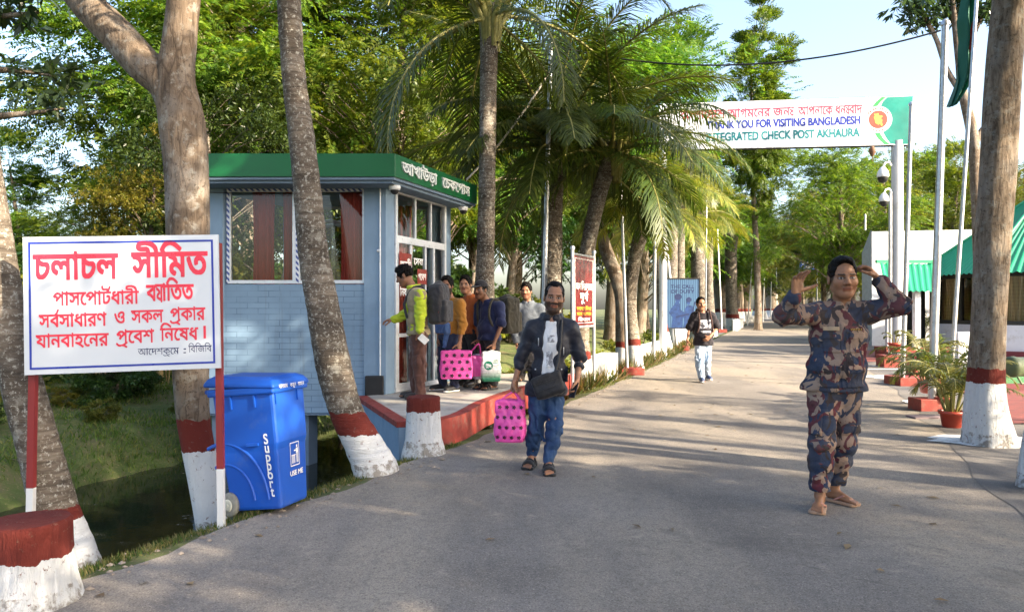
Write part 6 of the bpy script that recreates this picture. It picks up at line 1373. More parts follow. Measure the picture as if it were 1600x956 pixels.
        for j in range(nv+1):
            for i in range(nu+1):
                a, b = (i/nu-.5), (j/nv-.5)
                if shape: a, b = shape(a, b)
                p = np.array(c)+r*a*w_+u*b*h_; hit = bvh.ray_cast(Vector(p+f*.4), Vector(-f), .8); top.append(np.array(hit[0])+f*th if hit[0] is not None else None)
        good = [p for p in top if p is not None]
        if not good: return None
        dep = np.median([p @ f for p in good]); W_ = nu+1; 
        for n_ in range(len(top)):
            if top[n_] is None:
                j, i = divmod(n_, W_); a, b = (i/nu-.5), (j/nv-.5); p = np.array(c)+r*a*w_+u*b*h_; top[n_] = p+f*(dep-p @ f)
        top = np.array(top); V_ = np.concatenate([top, top-f*(th+.006)]); N = len(top); Q = []
        for j in range(nv):
            for i in range(nu): a = j*W_+i; Q += [(a, a+1, a+1+W_, a+W_), (N+a, N+a+W_, N+a+1+W_, N+a+1)]
        for i in range(nu): Q += [(i, N+i, N+i+1, i+1), (nv*W_+i, nv*W_+i+1, N+nv*W_+i+1, N+nv*W_+i)]
        for j in range(nv): Q += [(j*W_, (j+1)*W_, N+(j+1)*W_, N+j*W_), (j*W_+nu, N+j*W_+nu, N+(j+1)*W_+nu, (j+1)*W_+nu)]
        return new_obj(name, np_mesh(name, V_, Q, mt, True), parent or src)
    def sandal(s, sd, mt, sole=.016, straps=(), strap_mt=None, name='sandal', thong=False):
        J = s.J; a, t = J['a'+sd], J['t'+sd]; d = (t-a)*[1, 1, 0]; L = np.linalg.norm(d); d /= L; lat = np.cross(d, [0, 0, 1.]); z = t[2]; S_ = SDF(); Rm = np.stack([lat, d, [0, 0, 1.]], 1); zz = z-.012
        heel = a*[1, 1, 0]-d*.05+[0, 0, zz]; toe = t*[1, 1, 0]+d*.02+[0, 0, zz]
        for o, r in ((-.018, .03), (.018, .03)): S_.cap(heel*1+lat*o*.6, toe-d*.04+lat*o*1.3, .03, .034, .01)
        S_.clip((0, 0, 1), [0, 0, zz+sole*.5]); S_.clip((0, 0, -1), [0, 0, zz-sole*.5]); o = s.add(name, S_, mt, .005)
        T = SDF()
        if thong:
            p0 = t-d*.06+[0, 0, .022]
            for sg in (-1, 1): T.chain([p0+[0, 0, .004], p0-d*.03+lat*.022*sg+[0, 0, .012], p0-d*.085+lat*.042*sg+[0, 0, -.02]], [.006, .0075, .007], .004)
        for f_, wd in straps:
            c = a*(1-f_)+t*f_; c = c*[1, 1, 0]; hgt = np.interp(f_, [0, .4, 1], [.075, .06, .03])
            T.chain([c+lat*(.044*math.cos(q))+[0, 0, zz+.006+hgt*math.sin(q)] for q in np.linspace(0, math.pi, 9)], [wd]*9, .004)
        if T.p: s.add('strap', T, strap_mt or mt, .004, o)
        return o
    def shoe(s, sd, mt, sole_mt=None):
        J = s.J; a, t = J['a'+sd], J['t'+sd]; d = (t-a)*[1, 1, 0]; d /= np.linalg.norm(d); lat = np.cross(d, [0, 0, 1.]); z = t[2]; S_ = SDF(); heel = a*[1, 1, 0]-d*.035+[0, 0, z+.03]; toe = t*[1, 1, 0]-d*.02+[0, 0, z+.014]
        S_.cap(a+[0, 0, -.02], heel, .043, .038, .02); S_.cap(heel, toe, .038, .034, .03); S_.cap(a-[0, 0, .03], toe-d*.03, .038, .034, .03); S_.cap(heel, toe+lat*.012, .036, .033, .02); S_.clip((0, 0, -1), [0, 0, z-.008]); o = s.add('shoe', S_, mt)
        T = SDF(); T.cap(heel*[1, 1, 0]+[0, 0, z-.006], toe*[1, 1, 0]+[0, 0, z-.006], .041, .038, .01); T.cap(heel*[1, 1, 0]+[0, 0, z-.006], toe*[1, 1, 0]+lat*.012+[0, 0, z-.006], .04, .037, .01); T.clip((0, 0, 1), [0, 0, z+.006]); T.clip((0, 0, -1), [0, 0, z-.018]); s.add('sole', T, sole_mt or M['dark'], None, o); return o
    def w2(s, p): return Vector(tuple(np.array(p)+s.base))
# ------------------------------------------------------------------ the soldier
CAMO = camo('camouflage_cloth'); HV = .0052
P = Person('soldier in maroon, navy and tan camouflage uniform and flip flops raising both hands', 1300, 5.27, 0, HV, (-.12, -1, 0), hscale=1.2)
P.j(neck=(1315, 477, 0), head=(1317, 435, -.04), chest=(1311, 527, 0), abd=(1306, 572, 0), pel=(1303, 603, .01), sr=(1275, 490, .0), sl=(1358, 488, .01), er=(1224, 494, -.13), wr=(1243, 460, -.3), el=(1406, 476, -.13), wl=(1371, 435, -.05),
    hr=(1286, 612, 0), hl=(1322, 612, .01), kr=(1284, 695, -.07), kl=(1318, 692, .03), ar=(1281, 772, -.06), al=(1303, 768, .13))
P.J['ar'][2] = .105; P.J['al'][2] = .105
P.jl(tr=P.J['ar']+np.array([-.085, -.15, -.105+.03]), tl=P.J['al']+np.array([.1, -.14, -.105+.03]))
P.make(head=dict(yaw=-.05, pitch=.02, roll=-.03), face=dict(skin=(.27, .135, .075), stache=.25), hair='short',
       hands=dict(r=dict(d=(.12, -.1, 1), n=(.35, -.9, .1), l=(1, 0, 0), curl=(.2, .4, .45, .6), spread=.34, sc=1.12, thumb=(.95, .35, .25), tcurl=.15), l=dict(d=(-.62, .12, .75), n=(-.7, .1, -.6), l=(-.2, -1, .1), curl=(.5, .55, .6, .65), sc=1.08, thumb=(.4, .75, .5))))
SH = P.shirt(CAMO, e=.02, sleeve=1.86, hem=P.J['pel'][2]-.03, fold=.0055, seed=4, collar=True, se=.018, w_=1.2, belly=.035)
TR = P.trousers(CAMO, e=.022, cut=.12, fold=.006, seed=6, gather=True)
F_ = P.fwd; Rr = P.R
for sg in (-1, 1):
    c = P.J['chest']+Rr @ np.array([sg*.085, 0, -.01]); fl = P.patch(SH, 'pocket', CAMO, c+[0, 0, -.035], .105, .115, th=.006); P.patch(SH, 'pocket_flap', CAMO, c+[0, 0, .025], .112, .045, th=.011)
    c = P.J['abd']+Rr @ np.array([sg*.09, 0, -.015]); P.patch(SH, 'pocket', CAMO, c+[0, 0, -.06], .13, .13, th=.006); P.patch(SH, 'pocket_flap', CAMO, c+[0, 0, .005], .138, .05, th=.011)
P.patch(SH, 'name_tape', cloth('tan_tape', (.42, .31, .2)), P.J['chest']+Rr @ np.array([-.085, 0, .065]), .1, .026, th=.006)
P.patch(SH, 'ribbon_bar', cloth('ribbon', (.06, .02, .03)), P.J['chest']+Rr @ np.array([.085, 0, .06]), .1, .014, th=.006)
for i in range(7): P.patch(SH, 'ribbon_stripe', cloth('ribbon_gold', (.45, .3, .05)) if i == 0 else bpy.data.materials['ribbon_gold'], P.J['chest']+Rr @ np.array([.045+i*.013, 0, .06]), .005, .013, th=.008, nu=2, nv=2)
P.patch(SH, 'placket', CAMO, (P.J['chest']+P.J['abd'])/2+Rr @ np.array([0, 0, -.02]), .034, .46, th=.005, nu=4, nv=26)
for i in range(5): P.patch(SH, 'button', M['dark'], P.J['chest']+Rr @ np.array([0, 0, .07-.09*i]), .011, .011, th=.009, nu=2, nv=2)
for sg, sd in ((-1, 'r'), (1, 'l')):
    k = (P.J['h'+sd]+P.J['k'+sd])/2+np.array([0, 0, -.03]); P.patch(TR, 'cargo_pocket', CAMO, k, .1, .15, th=.011, fwd=(sg*1., -.75, 0))
for sg in (-1, 1):
    ep_ = P.J['s'+('l' if sg > 0 else 'r')]; P.patch(SH, 'epaulette', CAMO, (ep_+P.J['neck'])/2+np.array([sg*.02, 0, 0]), .045, .11, up=(sg, 0, 0), fwd=(0, 0, 1), th=.008, nu=4, nv=8)
FLIP = cloth('tan_rubber', (.36, .22, .14), rough=.7)
for sd in 'lr': P.sandal(sd, FLIP, .02, thong=True, strap_mt=mat('pink_rubber', (.42, .2, .17), .6), name='flip_flop')
SOL = P

# ------------------------------------------------------------------ things people carry
PINK = G('pink_woven_plastic'); PINK.base(PINK.mix(PINK.noise(4, 4), (.62, .05, .3), (.78, .1, .42))); PINK.set(Roughness=.42); b_ = PINK.bump(PINK.noise(14, 4, .6, 1), .5, .02); PINK.bump(PINK.noise(200, 2), .2, .003, b_); PINK = PINK.m
BLK = mat('black_print', (.012, .01, .014), .5, .1)
def surf_print(o, spots, f, mt, name='flower_print'):
    """small flat print pieces laid on the surface of mesh object o; spots: (centre, polygon points (a,b))"""
    me = o.data; bvh = BVHTree.FromPolygons([v.co[:] for v in me.vertices], [p.vertices[:] for p in me.polygons]); f = Vector(f).normalized(); u = Vector((0, 0, 1)); r = u.cross(f); mb = MB()
    for c, poly in spots:
        pts = []
        for a, b in poly:
            p = Vector(c)+r*a+u*b; h = bvh.ray_cast(p+f*.6, -f, 1.2)
            if h[0] is None: pts = []; break
            pts.append(h[0]+f*.004)
        if pts: mb.add(pts, [tuple(range(len(pts)))])
    if mb.n: return mb.build(name, mt, o, loc=(0, 0, 0))
circ = lambda cx, cy, r, n=8: [(cx+r*math.cos(2*math.pi*i/n), cy+r*math.sin(2*math.pi*i/n)) for i in range(n)]
def flower(c, s): return [(c, circ(s*math.cos(t), s*math.sin(t), s*.55)) for t in np.linspace(0, 5.03, 5)]+[(c, circ(0, 0, s*.5))]
def tote(c, w_, h_, d_, grip, fwd, mt, label, group=None, name='tote_bag', bulge=.02, seed=1, flowers=True, hmt=None, hgap=.09):
    """soft bag: c bottom centre (world), grip = hand point (world)"""
    c = np.array(c); R = basis(fwd); S_ = SDF(); S_.box([0, 0, h_*.5], (w_/2-.02, d_/2-.02, h_/2-.02), R, .018, .01); S_.ell([0, 0, h_*.36], (w_/2+bulge*.4, d_/2+bulge, h_*.4), R, .05); S_.fold = folds(seed, .006, freq=1.2); S_.clip((0, 0, -1), (0, 0, .004))
    V_, Q_ = S_.mesh(.009); o = new_obj(name, np_mesh(name, V_, Q_, mt, True)); o.location = c; tag(o, label, 'bag', group); g_ = np.array(grip)-c
    for sg in (-1, 1):
        a = R @ np.array([-hgap, sg*d_*.4, 0])+[0, 0, h_*.96]; b = R @ np.array([hgap, sg*d_*.4, 0])+[0, 0, h_*.96]; m_ = g_+R @ np.array([0, sg*.012, 0])
        mb = MB(); mb.tube(spline(np.array([a, a*.45+m_*.55+R @ np.array([-.012, 0, .0]), m_, b*.45+m_*.55+R @ np.array([.012, 0, 0]), b]), 18), .008, 6); mb.build('handle', hmt or mt, o, loc=(0, 0, 0))
    if flowers:
        rg_ = random.Random(seed); sp_ = []
        for j in range(4):
            for i in range(4):
                x = (i-1.5)*w_*.25+(.06 if j % 2 else -.02)*w_; z = h_*(.14+.235*j); 
                if abs(x) < w_*.46: sp_ += flower(R @ np.array([x, 0, 0])+[0, 0, z], .0135*min(1.3, w_/.3))
        surf_print(o, sp_, fwd, BLK)
    return o
def backpack(c, back, w_, h_, d_, mt, label, strap_to=None, mt2=None, seed=3):
    """c centre (world), back = outward direction"""
    c = np.array(c); R = basis(back); S_ = SDF(); S_.box([0, 0, 0], (w_/2-.05, d_/2-.05, h_/2-.05), R, .05, .02); S_.ell([0, 0, h_*.1], (w_*.5, d_*.5, h_*.5), R, .05); S_.fold = folds(seed, .005); V_, Q_ = S_.mesh(.009); o = new_obj('backpack', np_mesh('backpack', V_, Q_, mt, True)); o.location = c; tag(o, label, 'backpack')
    S_ = SDF(); f = -R[:, 1]; S_.box(f*d_*.46+[0, 0, -h_*.17], (w_*.36, .03, h_*.22), R, .03, .02); S_.fold = folds(seed+1, .004); V_, Q_ = S_.mesh(.009); new_obj('front_pocket', np_mesh('front_pocket', V_, Q_, mt2 or mt, True), o)
    mb = MB(); mb.tube(spline(np.array([R @ [-.04, .02, 0]+[0, 0, h_*.48], [0, 0, h_*.57], R @ [.04, .02, 0]+[0, 0, h_*.48]]), 8), .01, 6); mb.build('carry_loop', mt, o, loc=(0, 0, 0))
    mb = MB(); mb.tube(spline(np.array([R @ [-w_*.42, -d_*.3, 0]+[0, 0, -h_*.1], R @ [-w_*.4, -d_*.42, 0]+[0, 0, h_*.3], R @ [0, -d_*.46, 0]+[0, 0, h_*.42], R @ [w_*.4, -d_*.42, 0]+[0, 0, h_*.3], R @ [w_*.42, -d_*.3, 0]+[0, 0, -h_*.1]]), 30), .006, 5); mb.build('zip', M['dark'], o, loc=(0, 0, 0))
    for path in (strap_to or []):
        T = SDF(); T.chain(spline(np.array([np.array(p)-c for p in path]), 12), [.017]*12, .004); V_, Q_ = T.mesh(.007); new_obj('strap', np_mesh('strap', V_, Q_, mt, True), o)
    return o
def strap_path(P, sd, e):
    J = P.J; R = P.R; sg = 1 if sd == 'l' else -1; s_ = J['neck']*.35+J['s'+sd]*.65; top = s_+[0, 0, .055+e]
    return [P.base+q for q in (J['chest']+R @ [sg*.1, .14, .1], top+R @ [0, .06, -.01], top, top+R @ [0, -.08, -.03], J['chest']+R @ [sg*.12, -.115-e, 0], J['abd']+R @ [sg*.15, -.07-e, .04])]
def card(name, p, d, n, w_, h_, t, mt, label, cat):
    R = np.stack([np.cross(d, n), d, n], 1); mb = MB(p); mb.box(p, (w_, h_, t), Matrix(R.tolist())); return tag(mb.build(name, mt, bevel=.003), label, cat)
# ------------------------------------------------------------------ man with the pink bag
P = Person('bearded man in open black jacket and jeans walking with a pink bag', 850, 6.52, 0, .006, (-.05, -1, 0), hscale=1.13)
P.j(neck=(862, 496, 0), head=(866, 465, -.03), chest=(861, 537, 0), abd=(857, 578, 0), pel=(853, 608, 0), sr=(832, 514, .02), sl=(892, 514, 0), er=(815, 556, .05), wr=(805, 594, -.02), el=(907, 557, .03), wl=(902, 590, -.1),
    hr=(842, 613, 0), hl=(866, 613, 0), kr=(836, 668, -.02), kl=(867, 670, -.1), ar=(831, 708, .1), al=(857, 720, -.12))
P.J['ar'][2] = .115; P.J['al'][2] = .1
P.jl(tr=P.J['ar']+np.array([-.05, -.17, -.115+.03]), tl=P.J['al']+np.array([.0, -.19, -.1+.028]))
P.make(head=dict(yaw=.03, pitch=.04, roll=.06), face=dict(skin=(.29, .145, .085), beard=.85, stache=.9), hair='thin',
       hands=dict(r=dict(d=(-.12, -.1, -1), n=(.5, -.5, 0), l=(.5, -.7, 0), curl=(1.25, 1.25, 1.25, 1.25), sc=1.05, thumb=(.4, .6, .7), tcurl=.5), l=dict(d=(-.15, -.25, -1), n=(-.9, -.2, .2), l=(-.3, -.9, 0), curl=(.5, .6, .65, .7), sc=1.05, thumb=(.5, .7, .5))))
TEE = cloth('white_tee', (.62, .63, .66)); JK = cloth('black_nylon', (.012, .014, .024), rough=.5, wr=10); DNM = denim('dark_denim', (.012, .03, .085), (.045, .09, .19))
te = P.shirt(TEE, 'tee_shirt', .008, .12, se=-.02, hem= P.J['pel'][2]-.0, fold=.003, seed=3, vox=.006)
jk = P.shirt(JK, 'jacket', .02, 1.38, P.J['pel'][2]-.05, fold=.006, seed=5, se=.008, collar=True, w_=.98, open_=(P.J['neck']+P.R @ np.array([.0, -.09, .0]), P.J['pel']+P.R @ np.array([-.005, -.2, -.1]), .06, .085))
P.trousers(DNM, .004, .07, .006, 7)
for sg, dz in ((-1, .02), (1, -.06)): P.patch(jk, 'zip', M['steel'], P.J['chest']+P.R @ np.array([sg*.11, 0, dz]), .009, .07, th=.004, nu=2, nv=6)
for sg in (-1, 1): P.patch(jk, 'pocket', JK, P.J['abd']+P.R @ np.array([sg*.115, 0, -.03]), .11, .13, th=.006); P.patch(jk, 'snap', M['steel'], P.J['abd']+P.R @ np.array([sg*.115, 0, .015]), .014, .014, th=.01, nu=2, nv=2)
pr = G('tee_print'); pr.base(pr.mix(pr.ramp(pr.noise(28, 5, .7), [(.44, 0), (.52, 1)]), (.6, .61, .64), (.2, .2, .22))); pr.set(Roughness=.9)
P.patch(te, 'print', pr.m, P.J['abd']+np.array([.01, 0, .1]), .055, .14, th=.003); P.patch(te, 'print', pr.m, P.J['chest']+np.array([.0, 0, .05]), .06, .06, th=.003)
SDL = cloth('black_sandal', (.018, .018, .02), rough=.6)
for sd in 'lr': P.sandal(sd, SDL, .024, straps=((.12, .012), (.45, .013), (.66, .016), (.74, .014)), strap_mt=SDL)
w0 = P.base+P.J['wr']; BM = P
tote(at(797, 690, 6.45), .25, .37, .14, w0+np.array([-.015, -.03, -.1]), (-.15, -1, 0), PINK, 'bright pink bag with black flower prints swinging from the hand of the bearded man', seed=4, hmt=PINK)
card('mobile_phone', P.w2(P.J['wl']+np.array([-.035, -.06, -.1])), np.array([-.3, -.25, -.92]), np.array([-.75, -.66, .05])/1.0, .07, .14, .009, mat('phone_glass', (.02, .02, .025), .15), 'dark mobile phone held in the left hand of the bearded man', 'phone')
bo_ = P.base+P.J['pel']+P.R @ np.array([.02, -.185, .06]); S_ = SDF(); Rb = rotz(P.R, 0, -.1, -.35); S_.box([0, 0, 0], (.11, .022, .075), Rb, .02, .01); S_.cap(Rb @ [-.06, -.01, -.05], Rb @ [.07, -.01, -.06], .045, .045, .03); S_.fold = folds(4, .004); V_, Q_ = S_.mesh(.006); CB = tag(new_obj('crossbody_bag', np_mesh('crossbody_bag', V_, Q_, cloth('bag_nylon', (.014, .014, .017), rough=.6), True)), 'black crossbody bag slung over the white tee shirt of the bearded man', 'bag'); CB.location = bo_
for nm, a, b in (('zip', [-.1, -.045, .03], [.1, -.045, .03]), ('zip', [-.08, -.06, -.03], [.05, -.06, -.03])): MB().tube([Rb @ np.array(a), Rb @ np.array(b)], .003, 6).build(nm, M['dark'], CB, loc=(0, 0, 0))
mb = MB(); q_ = [Rb @ np.array([.09, 0, .07]), P.J['chest']+P.R @ np.array([.075, -.13, -.06])+P.base-bo_, P.J['neck']*.5+P.J['sl']*.5+np.array([0, -.06, .03])+P.base-bo_]; mb.tube(spline(np.array(q_), 14), .013, 6); mb.build('strap', M['dark'], CB, loc=(0, 0, 0))
# ------------------------------------------------------------------ the queue on the platform
def stand(P, feet):
    for sd, dx, dy in feet: P.J['a'+sd][2] = .09; P.J['t'+sd] = P.J['a'+sd]+np.array([dx, dy, -.062])
DK = cloth('charcoal_trousers', (.02, .02, .024)); SHOE = mat('dark_shoe', (.03, .022, .018), .4)
P = Person('man in lime green sleeves and beige vest with a backpack leaning to the booth window', 652, 9.4, PZ, .009, (-1, .25, 0))
P.j(neck=(646, 450, 0), head=(632, 431, 0), chest=(653, 473, 0), abd=(653, 500, 0), pel=(654, 521, 0), sl=(657, 461, -.17), sr=(650, 461, .17), el=(657, 492, -.22), wl=(656, 517, -.25), er=(637, 490, .12), wr=(615, 499, .08), hl=(654, 526, -.08), hr=(653, 526, .09), kl=(655, 567, -.09), kr=(650, 567, .1), al=(657, 613, -.08), ar=(649, 613, .1))
stand(P, (('l', -.19, .02), ('r', -.19, .05)))
P.make(head=dict(yaw=.1, pitch=.4), face=dict(skin=(.25, .12, .07), stache=.8), hair='full', hands=dict(l=dict(d=(.25, -.1, -1), n=(.3, .9, 0), l=(-.9, .2, 0), curl=.8, sc=1.05), r=dict(d=(-1, .1, -.1), n=(.1, .2, -1), l=(0, -1, 0), curl=.5, sc=1.05)))
LIME = cloth('lime_cotton', (.42, .5, .03)); P.shirt(LIME, 'shirt', .016, 1.95, P.J['pel'][2]-.02, fold=.006, seed=9, collar=True, se=.016); P.shirt(cloth('beige_vest', (.28, .22, .14)), 'vest', .031, .14, P.J['pel'][2]-.01, fold=.004, seed=8, se=.012); P.trousers(cloth('brown_trousers', (.085, .038, .03)), .02, .06, .006, 3)
for sd in 'lr': P.shoe(sd, SHOE)
GB = cloth('charcoal_backpack', (.03, .029, .034), rough=.7)
bpk = backpack(P.base+P.J['chest']+np.array([.27, -.02, -.02]), (1, -.25, 0), .33, .5, .19, GB, 'charcoal backpack on the back of the man in lime green sleeves', [strap_path(P, 'l', .02), strap_path(P, 'r', .02)])
surf_print(bpk, [(np.array([.0, -.06, -.02]), [(-.012, -.04), (.012, -.03), (.004, .0), (.018, .04), (-.006, .012)])], (.75, -.66, 0), LW, 'white_print'); surf_print(bpk, [(np.array([0., -.06, -.1]), [(-.08, -.012), (.06, -.012), (.06, .012), (-.08, .012)])], (.75, -.66, 0), mat('dull_red_print', (.35, .03, .03), .6), 'red_print')
card('passport', P.w2(P.J['wl']+np.array([.05, -.05, -.1])), np.array([.75, -.1, -.65]), np.array([.15, -.98, .1]), .085, .125, .006, mat('paper', (.7, .68, .64), .7), 'white passport papers in the hand of the man in lime green sleeves', 'paper')
P = Person('bearded man in mustard sweater looking back from the queue', 700, 10.3, PZ, .009, (-.8, -.6, 0))
P.j(neck=(704, 467, 0), head=(698, 447, -.05), chest=(706, 488, 0), abd=(704, 509, 0), pel=(701, 524, 0), sl=(719, 475, -.12), sr=(690, 475, .1), el=(723, 506, -.16), wl=(718, 535, -.2), er=(687, 503, .1), wr=(685, 527, .05), hl=(706, 529, -.06), hr=(695, 529, .08), kl=(706, 567, -.08), kr=(693, 567, .08), al=(711, 603, -.05), ar=(692, 603, .12))
stand(P, (('l', -.12, -.15), ('r', -.16, -.1)))
P.make(head=dict(yaw=.75, pitch=.0), face=dict(skin=(.24, .115, .068), beard=.97, stache=.95), hair='full', hands=dict(l=dict(d=(0, -.1, -1), n=(-.6, .5, 0), l=(-.7, -.7, 0), curl=1.2), r=dict(d=(-.2, 0, -1), n=(.5, 0, 0), l=(0, -1, 0), curl=.7)))
MUS = cloth('mustard_knit', (.3, .13, .022), rough=.95); P.shirt(MUS, 'sweater', .02, 1.93, P.J['pel'][2]+.02, fold=.004, seed=12, se=.012); P.trousers(cloth('navy_track_trousers', (.014, .02, .05)), .02, .05, .005, 13); MU = P
S_ = SDF(); S_.box(P.J['abd']+P.R @ [.0, -.13, -.03], (.12, .02, .05), P.R, .02, .01); S_.cap(P.J['abd']+P.R @ [.1, -.1, -.03], P.J['abd']+P.R @ [.05, -.13, -.28], .035, .03, .03); S_.fold = folds(3, .008); P.add('tied_jacket', S_, cloth('blue_white_cloth', (.05, .1, .25), .5))
for sd in 'lr': P.shoe(sd, mat('black_shoe', (.014, .014, .016), .5) if sd == 'l' else bpy.data.materials['black_shoe'], M['white'])
tote(at(713, 592, 10.1), .42, .39, .15, P.base+P.J['wl']+np.array([-.02, -.03, -.1]), (.1, -1, 0), PINK, 'large pink bag with black flower prints held by the man in mustard sweater', seed=6)
tote(at(741, 588, 10.5), .2, .3, .1, P.base+np.array([.42, .1, .66]), (.2, -1, 0), PINK, 'narrow plain pink bag half hidden between the flowered pink bag and the pale lilac bag', seed=7, flowers=False)
P = Person('man in rust orange shirt standing second in the queue behind the mustard sweater', 735, 10.95, PZ, .009, (-.75, -.65, 0))
P.j(neck=(734, 464, 0), head=(727, 445, -.05), chest=(737, 486, 0), abd=(737, 506, 0), pel=(736, 521, 0), sl=(751, 473, -.12), sr=(722, 473, .1), el=(757, 501, -.12), wl=(748, 529, -.2), er=(719, 500, .1), wr=(720, 525, .05), hl=(741, 526, -.06), hr=(730, 526, .08), kl=(741, 562, -.06), kr=(729, 562, .08), al=(740, 596, -.05), ar=(727, 596, .1))
stand(P, (('l', -.12, -.15), ('r', -.16, -.1)))
P.make(head=dict(yaw=.65), face=dict(skin=(.36, .185, .11), stache=.2), hair='full', hands=dict(l=dict(d=(-.1, -.1, -1), n=(-.6, .5, 0), l=(-.7, -.7, 0), curl=1.1), r=dict(d=(-.2, 0, -1), n=(.5, 0, 0), l=(0, -1, 0), curl=.7)))
P.shirt(cloth('rust_cotton', (.3, .075, .018)), 'shirt', .022, 1.02, P.J['pel'][2]-.0, fold=.006, seed=14, collar=True, se=.008); P.trousers(DK, .02, .05, .005, 15)
for sd in 'lr': P.shoe(sd, SHOE)
LIL = cloth('lilac_plastic', (.5, .44, .58), rough=.5); tote(at(751, 592, 10.6), .2, .36, .14, P.base+P.J['wl']+np.array([-.02, -.03, -.1]), (.2, -1, 0), LIL, 'plain pale lilac bag beside the large pink bag', seed=8, flowers=False, hmt=M['dark'])
P = Person('man in navy polo shirt and dark cap with a backpack holding a white plastic bag', 763, 10.6, PZ, .009, (-.7, -.7, 0))
P.j(neck=(761, 471, 0), head=(751, 453, -.06), chest=(766, 492, 0), abd=(766, 513, 0), pel=(765, 528, 0), sl=(781, 479, -.13), sr=(749, 479, .11), el=(784, 507, -.17), wl=(772, 536, -.24), er=(746, 506, .1), wr=(748, 531, .0), hl=(770, 533, -.06), hr=(759, 533, .08), kl=(770, 569, -.08), kr=(759, 569, .06), al=(771, 603, -.06), ar=(758, 603, .06))
stand(P, (('l', -.14, -.13), ('r', -.15, -.12)))
P.make(head=dict(yaw=.2, pitch=.05), face=dict(skin=(.2, .095, .055), stache=.85, beard=.3), hair='thin', hands=dict(l=dict(d=(-.1, -.1, -1), n=(-.6, .5, 0), l=(-.7, -.7, 0), curl=1.2), r=dict(d=(-.2, 0, -1), n=(.5, 0, 0), l=(0, -1, 0), curl=.7)))
NVY = cloth('navy_cotton', (.012, .018, .06)); P.shirt(NVY, 'polo_shirt', .022, .92, P.J['pel'][2]-.03, belly=.04, fold=.005, seed=17, collar=True, se=.01); P.trousers(DK, .024, .05, .005, 18)
hc, Rh, k = P.J['head'], P.Rh, P.hs; S_ = SDF(); q = lambda x, y, z: hc+Rh @ (np.array([x, y, z])*k); S_.ell(q(0, .012, .05), np.array((.085, .104, .088))*k, Rh, .01); S_.clip(Rh @ np.array([0, .06, -1]), q(0, 0, .045)); CP = P.add('cap', S_, cloth('black_cap', (.014, .014, .018)), .007)
S_ = SDF(); S_.ell(q(0, -.1, .052), np.array((.07, .075, .03))*k, Rh, .01); S_.clip(Rh @ np.array([0, -.25, 1.]), q(0, -.09, .058)); S_.clip(-(Rh @ np.array([0, -.25, 1.])), q(0, -.09, .049)); P.add('peak', S_, bpy.data.materials['black_cap'], .006, CP)
for sd in 'lr': P.sandal(sd, SDL, .022, straps=((.5, .014), (.7, .014)), strap_mt=SDL)
OLV = cloth('dark_olive_backpack', (.035, .032, .024)); backpack(P.base+P.J['chest']+np.array([.24, .17, -.01]), (.8, .6, 0), .36, .52, .24, OLV, 'dark olive backpack worn by the man in navy polo shirt', [strap_path(P, 'l', .025), strap_path(P, 'r', .025)], cloth('olive_pocket', (.05, .045, .032)))
PB = G('plastic_bag'); z = PB.xyz()[2]; PB.base(PB.mix(PB.ramp(z, [(.05, 1), (.16, 0)]), (.72, .74, .72), (.03, .22, .12))); PB.set(Roughness=.35); PB.bump(PB.noise(16, 5, .6, 1.2), .7, .02); PB = PB.m
pb = tote(at(767, 596, 10.3), .25, .42, .12, P.base+P.J['wl']+np.array([-.02, -.04, -.1]), (.1, -1, 0), PB, 'white plastic carrier bag with a round green emblem held by the man in navy polo', seed=9, flowers=False, hgap=.06)
GP = mat('green_print', (.01, .2, .11), .5, .1); surf_print(pb, [(np.array([-.04, 0, .23]), circ(0, 0, .062, 20))], (.1, -1, 0), GP, 'round_emblem'); pz_ = pb.children[-1]
surf_print(pb, [(np.array([-.04, -.012, .23]), [(a-.004, -.04+.01*i), (a+.004, -.04+.01*i), (a+.004, .03-.004*i), (a-.004, .03-.004*i)]) for i, a in enumerate((-.03, -.012, .008, .028))], (.1, -1, 0), LW, 'white_marks'); surf_print(pb, [(np.array([.055, 0, .3-.03*i]), [(-.03, -.005), (.04, -.005), (.04, .005), (-.03, .005)]) for i in range(2)], (.1, -1, 0), GP, 'green_marks')
P = Person('man in grey denim jacket standing last in the queue behind the black jacket', 823, 11.8, PZ, .009, (-.1, -1, 0))
P.j(neck=(825, 473, 0), head=(822, 455, -.04), chest=(825, 495, 0), abd=(824, 515, 0), pel=(823, 530, 0), sr=(807, 482, .02), sl=(843, 482, 0), er=(802, 510, .02), wr=(807, 536, -.1), el=(848, 510, .0), wl=(846, 536, -.05), hr=(817, 534, 0), hl=(829, 534, 0), kr=(816, 564, -.02), kl=(830, 564, 0), ar=(815, 592, .03), al=(830, 592, 0))
stand(P, (('l', .03, -.19), ('r', -.04, -.19)))
P.make(head=dict(yaw=-.1), face=dict(skin=(.3, .15, .09), stache=.5, beard=.35), hair='full', hands=dict(l=dict(d=(0, 0, -1), n=(-1, 0, 0), l=(0, -1, 0), curl=.6), r=dict(d=(0, -.1, -1), n=(1, 0, 0), l=(0, -1, 0), curl=.6)))
P.shirt(denim('grey_denim', (.06, .075, .1), (.17, .19, .22)), 'jacket', .026, 1.9, P.J['pel'][2]-.06, fold=.006, seed=21, collar=True, se=.02); P.trousers(DK, .02, .05, .005, 22)
for sd in 'lr': P.shoe(sd, SHOE)
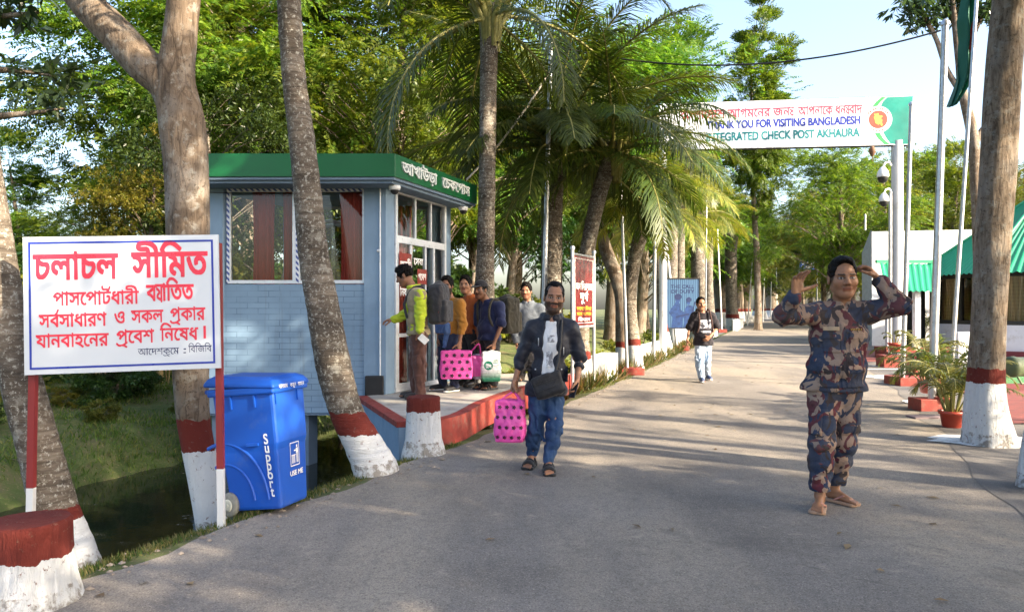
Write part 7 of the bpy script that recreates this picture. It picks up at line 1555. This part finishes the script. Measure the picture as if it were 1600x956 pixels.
# ------------------------------------------------------------------ man walking up the road
P = Person('man in printed black tee shirt and pale jeans walking up the middle of the road', 1098, 14.3, 0, .009, (.03, -1, 0))
P.j(neck=(1097, 488, 0), head=(1095, 475, -.04), chest=(1099, 505, 0), abd=(1099, 522, 0), pel=(1099, 533, 0), sr=(1085, 494, .02), sl=(1112, 494, 0), er=(1077, 513, .05), wr=(1074, 531, -.05), el=(1121, 512, .02), wl=(1109, 526, -.2), hr=(1094, 536, 0), hl=(1104, 536, 0), kr=(1093, 562, -.12), kl=(1104, 560, .02), ar=(1096, 588, -.12), al=(1105, 585, .3))
P.J['ar'][2] = .095; P.J['al'][2] = .11; P.jl(tr=P.J['ar']+np.array([-.02, -.2, -.06]), tl=P.J['al']+np.array([.03, -.18, -.075]))
P.make(head=dict(), face=dict(skin=(.3, .15, .09), stache=.3, beard=.25), hair='short', hands=dict(r=dict(d=(-.1, -.1, -1), n=(1, 0, 0), l=(0, -1, 0), curl=.5), l=dict(d=(-.8, -.1, -.6), n=(-.2, 1, -.2), l=(-.3, 0, .9), curl=.5)))
bt = P.shirt(cloth('black_tee', (.016, .014, .02)), 'tee_shirt', .024, .9, P.J['pel'][2]-.08, belly=.05, fold=.005, seed=31, se=.022); P.trousers(denim('pale_denim', (.16, .24, .36), (.42, .5, .6)), .018, .05, .006, 32)
pr = G('photo_print'); pr.base(pr.mix(pr.ramp(pr.noise(14, 4, .7), [(.45, 0), (.52, 1)]), (.5, .52, .58), (.05, .05, .07))); pr.set(Roughness=.9); P.patch(bt, 'print', pr.m, P.J['chest']+np.array([0, 0, -.02]), .24, .17, th=.003); P.patch(bt, 'print', pr.m, P.J['chest']+np.array([0, 0, -.16]), .2, .035, th=.003)
for sd in 'lr': P.shoe(sd, mat('blue_trainer', (.03, .05, .12), .6) if sd == 'l' else bpy.data.materials['blue_trainer'], M['white'])
backpack(P.base+P.J['chest']+np.array([.01, .21, 0]), (0, 1, 0), .32, .46, .18, cloth('brown_backpack', (.05, .025, .022)), 'dark backpack on the back of the man walking up the road', [strap_path(P, 'l', .05), strap_path(P, 'r', .05)])
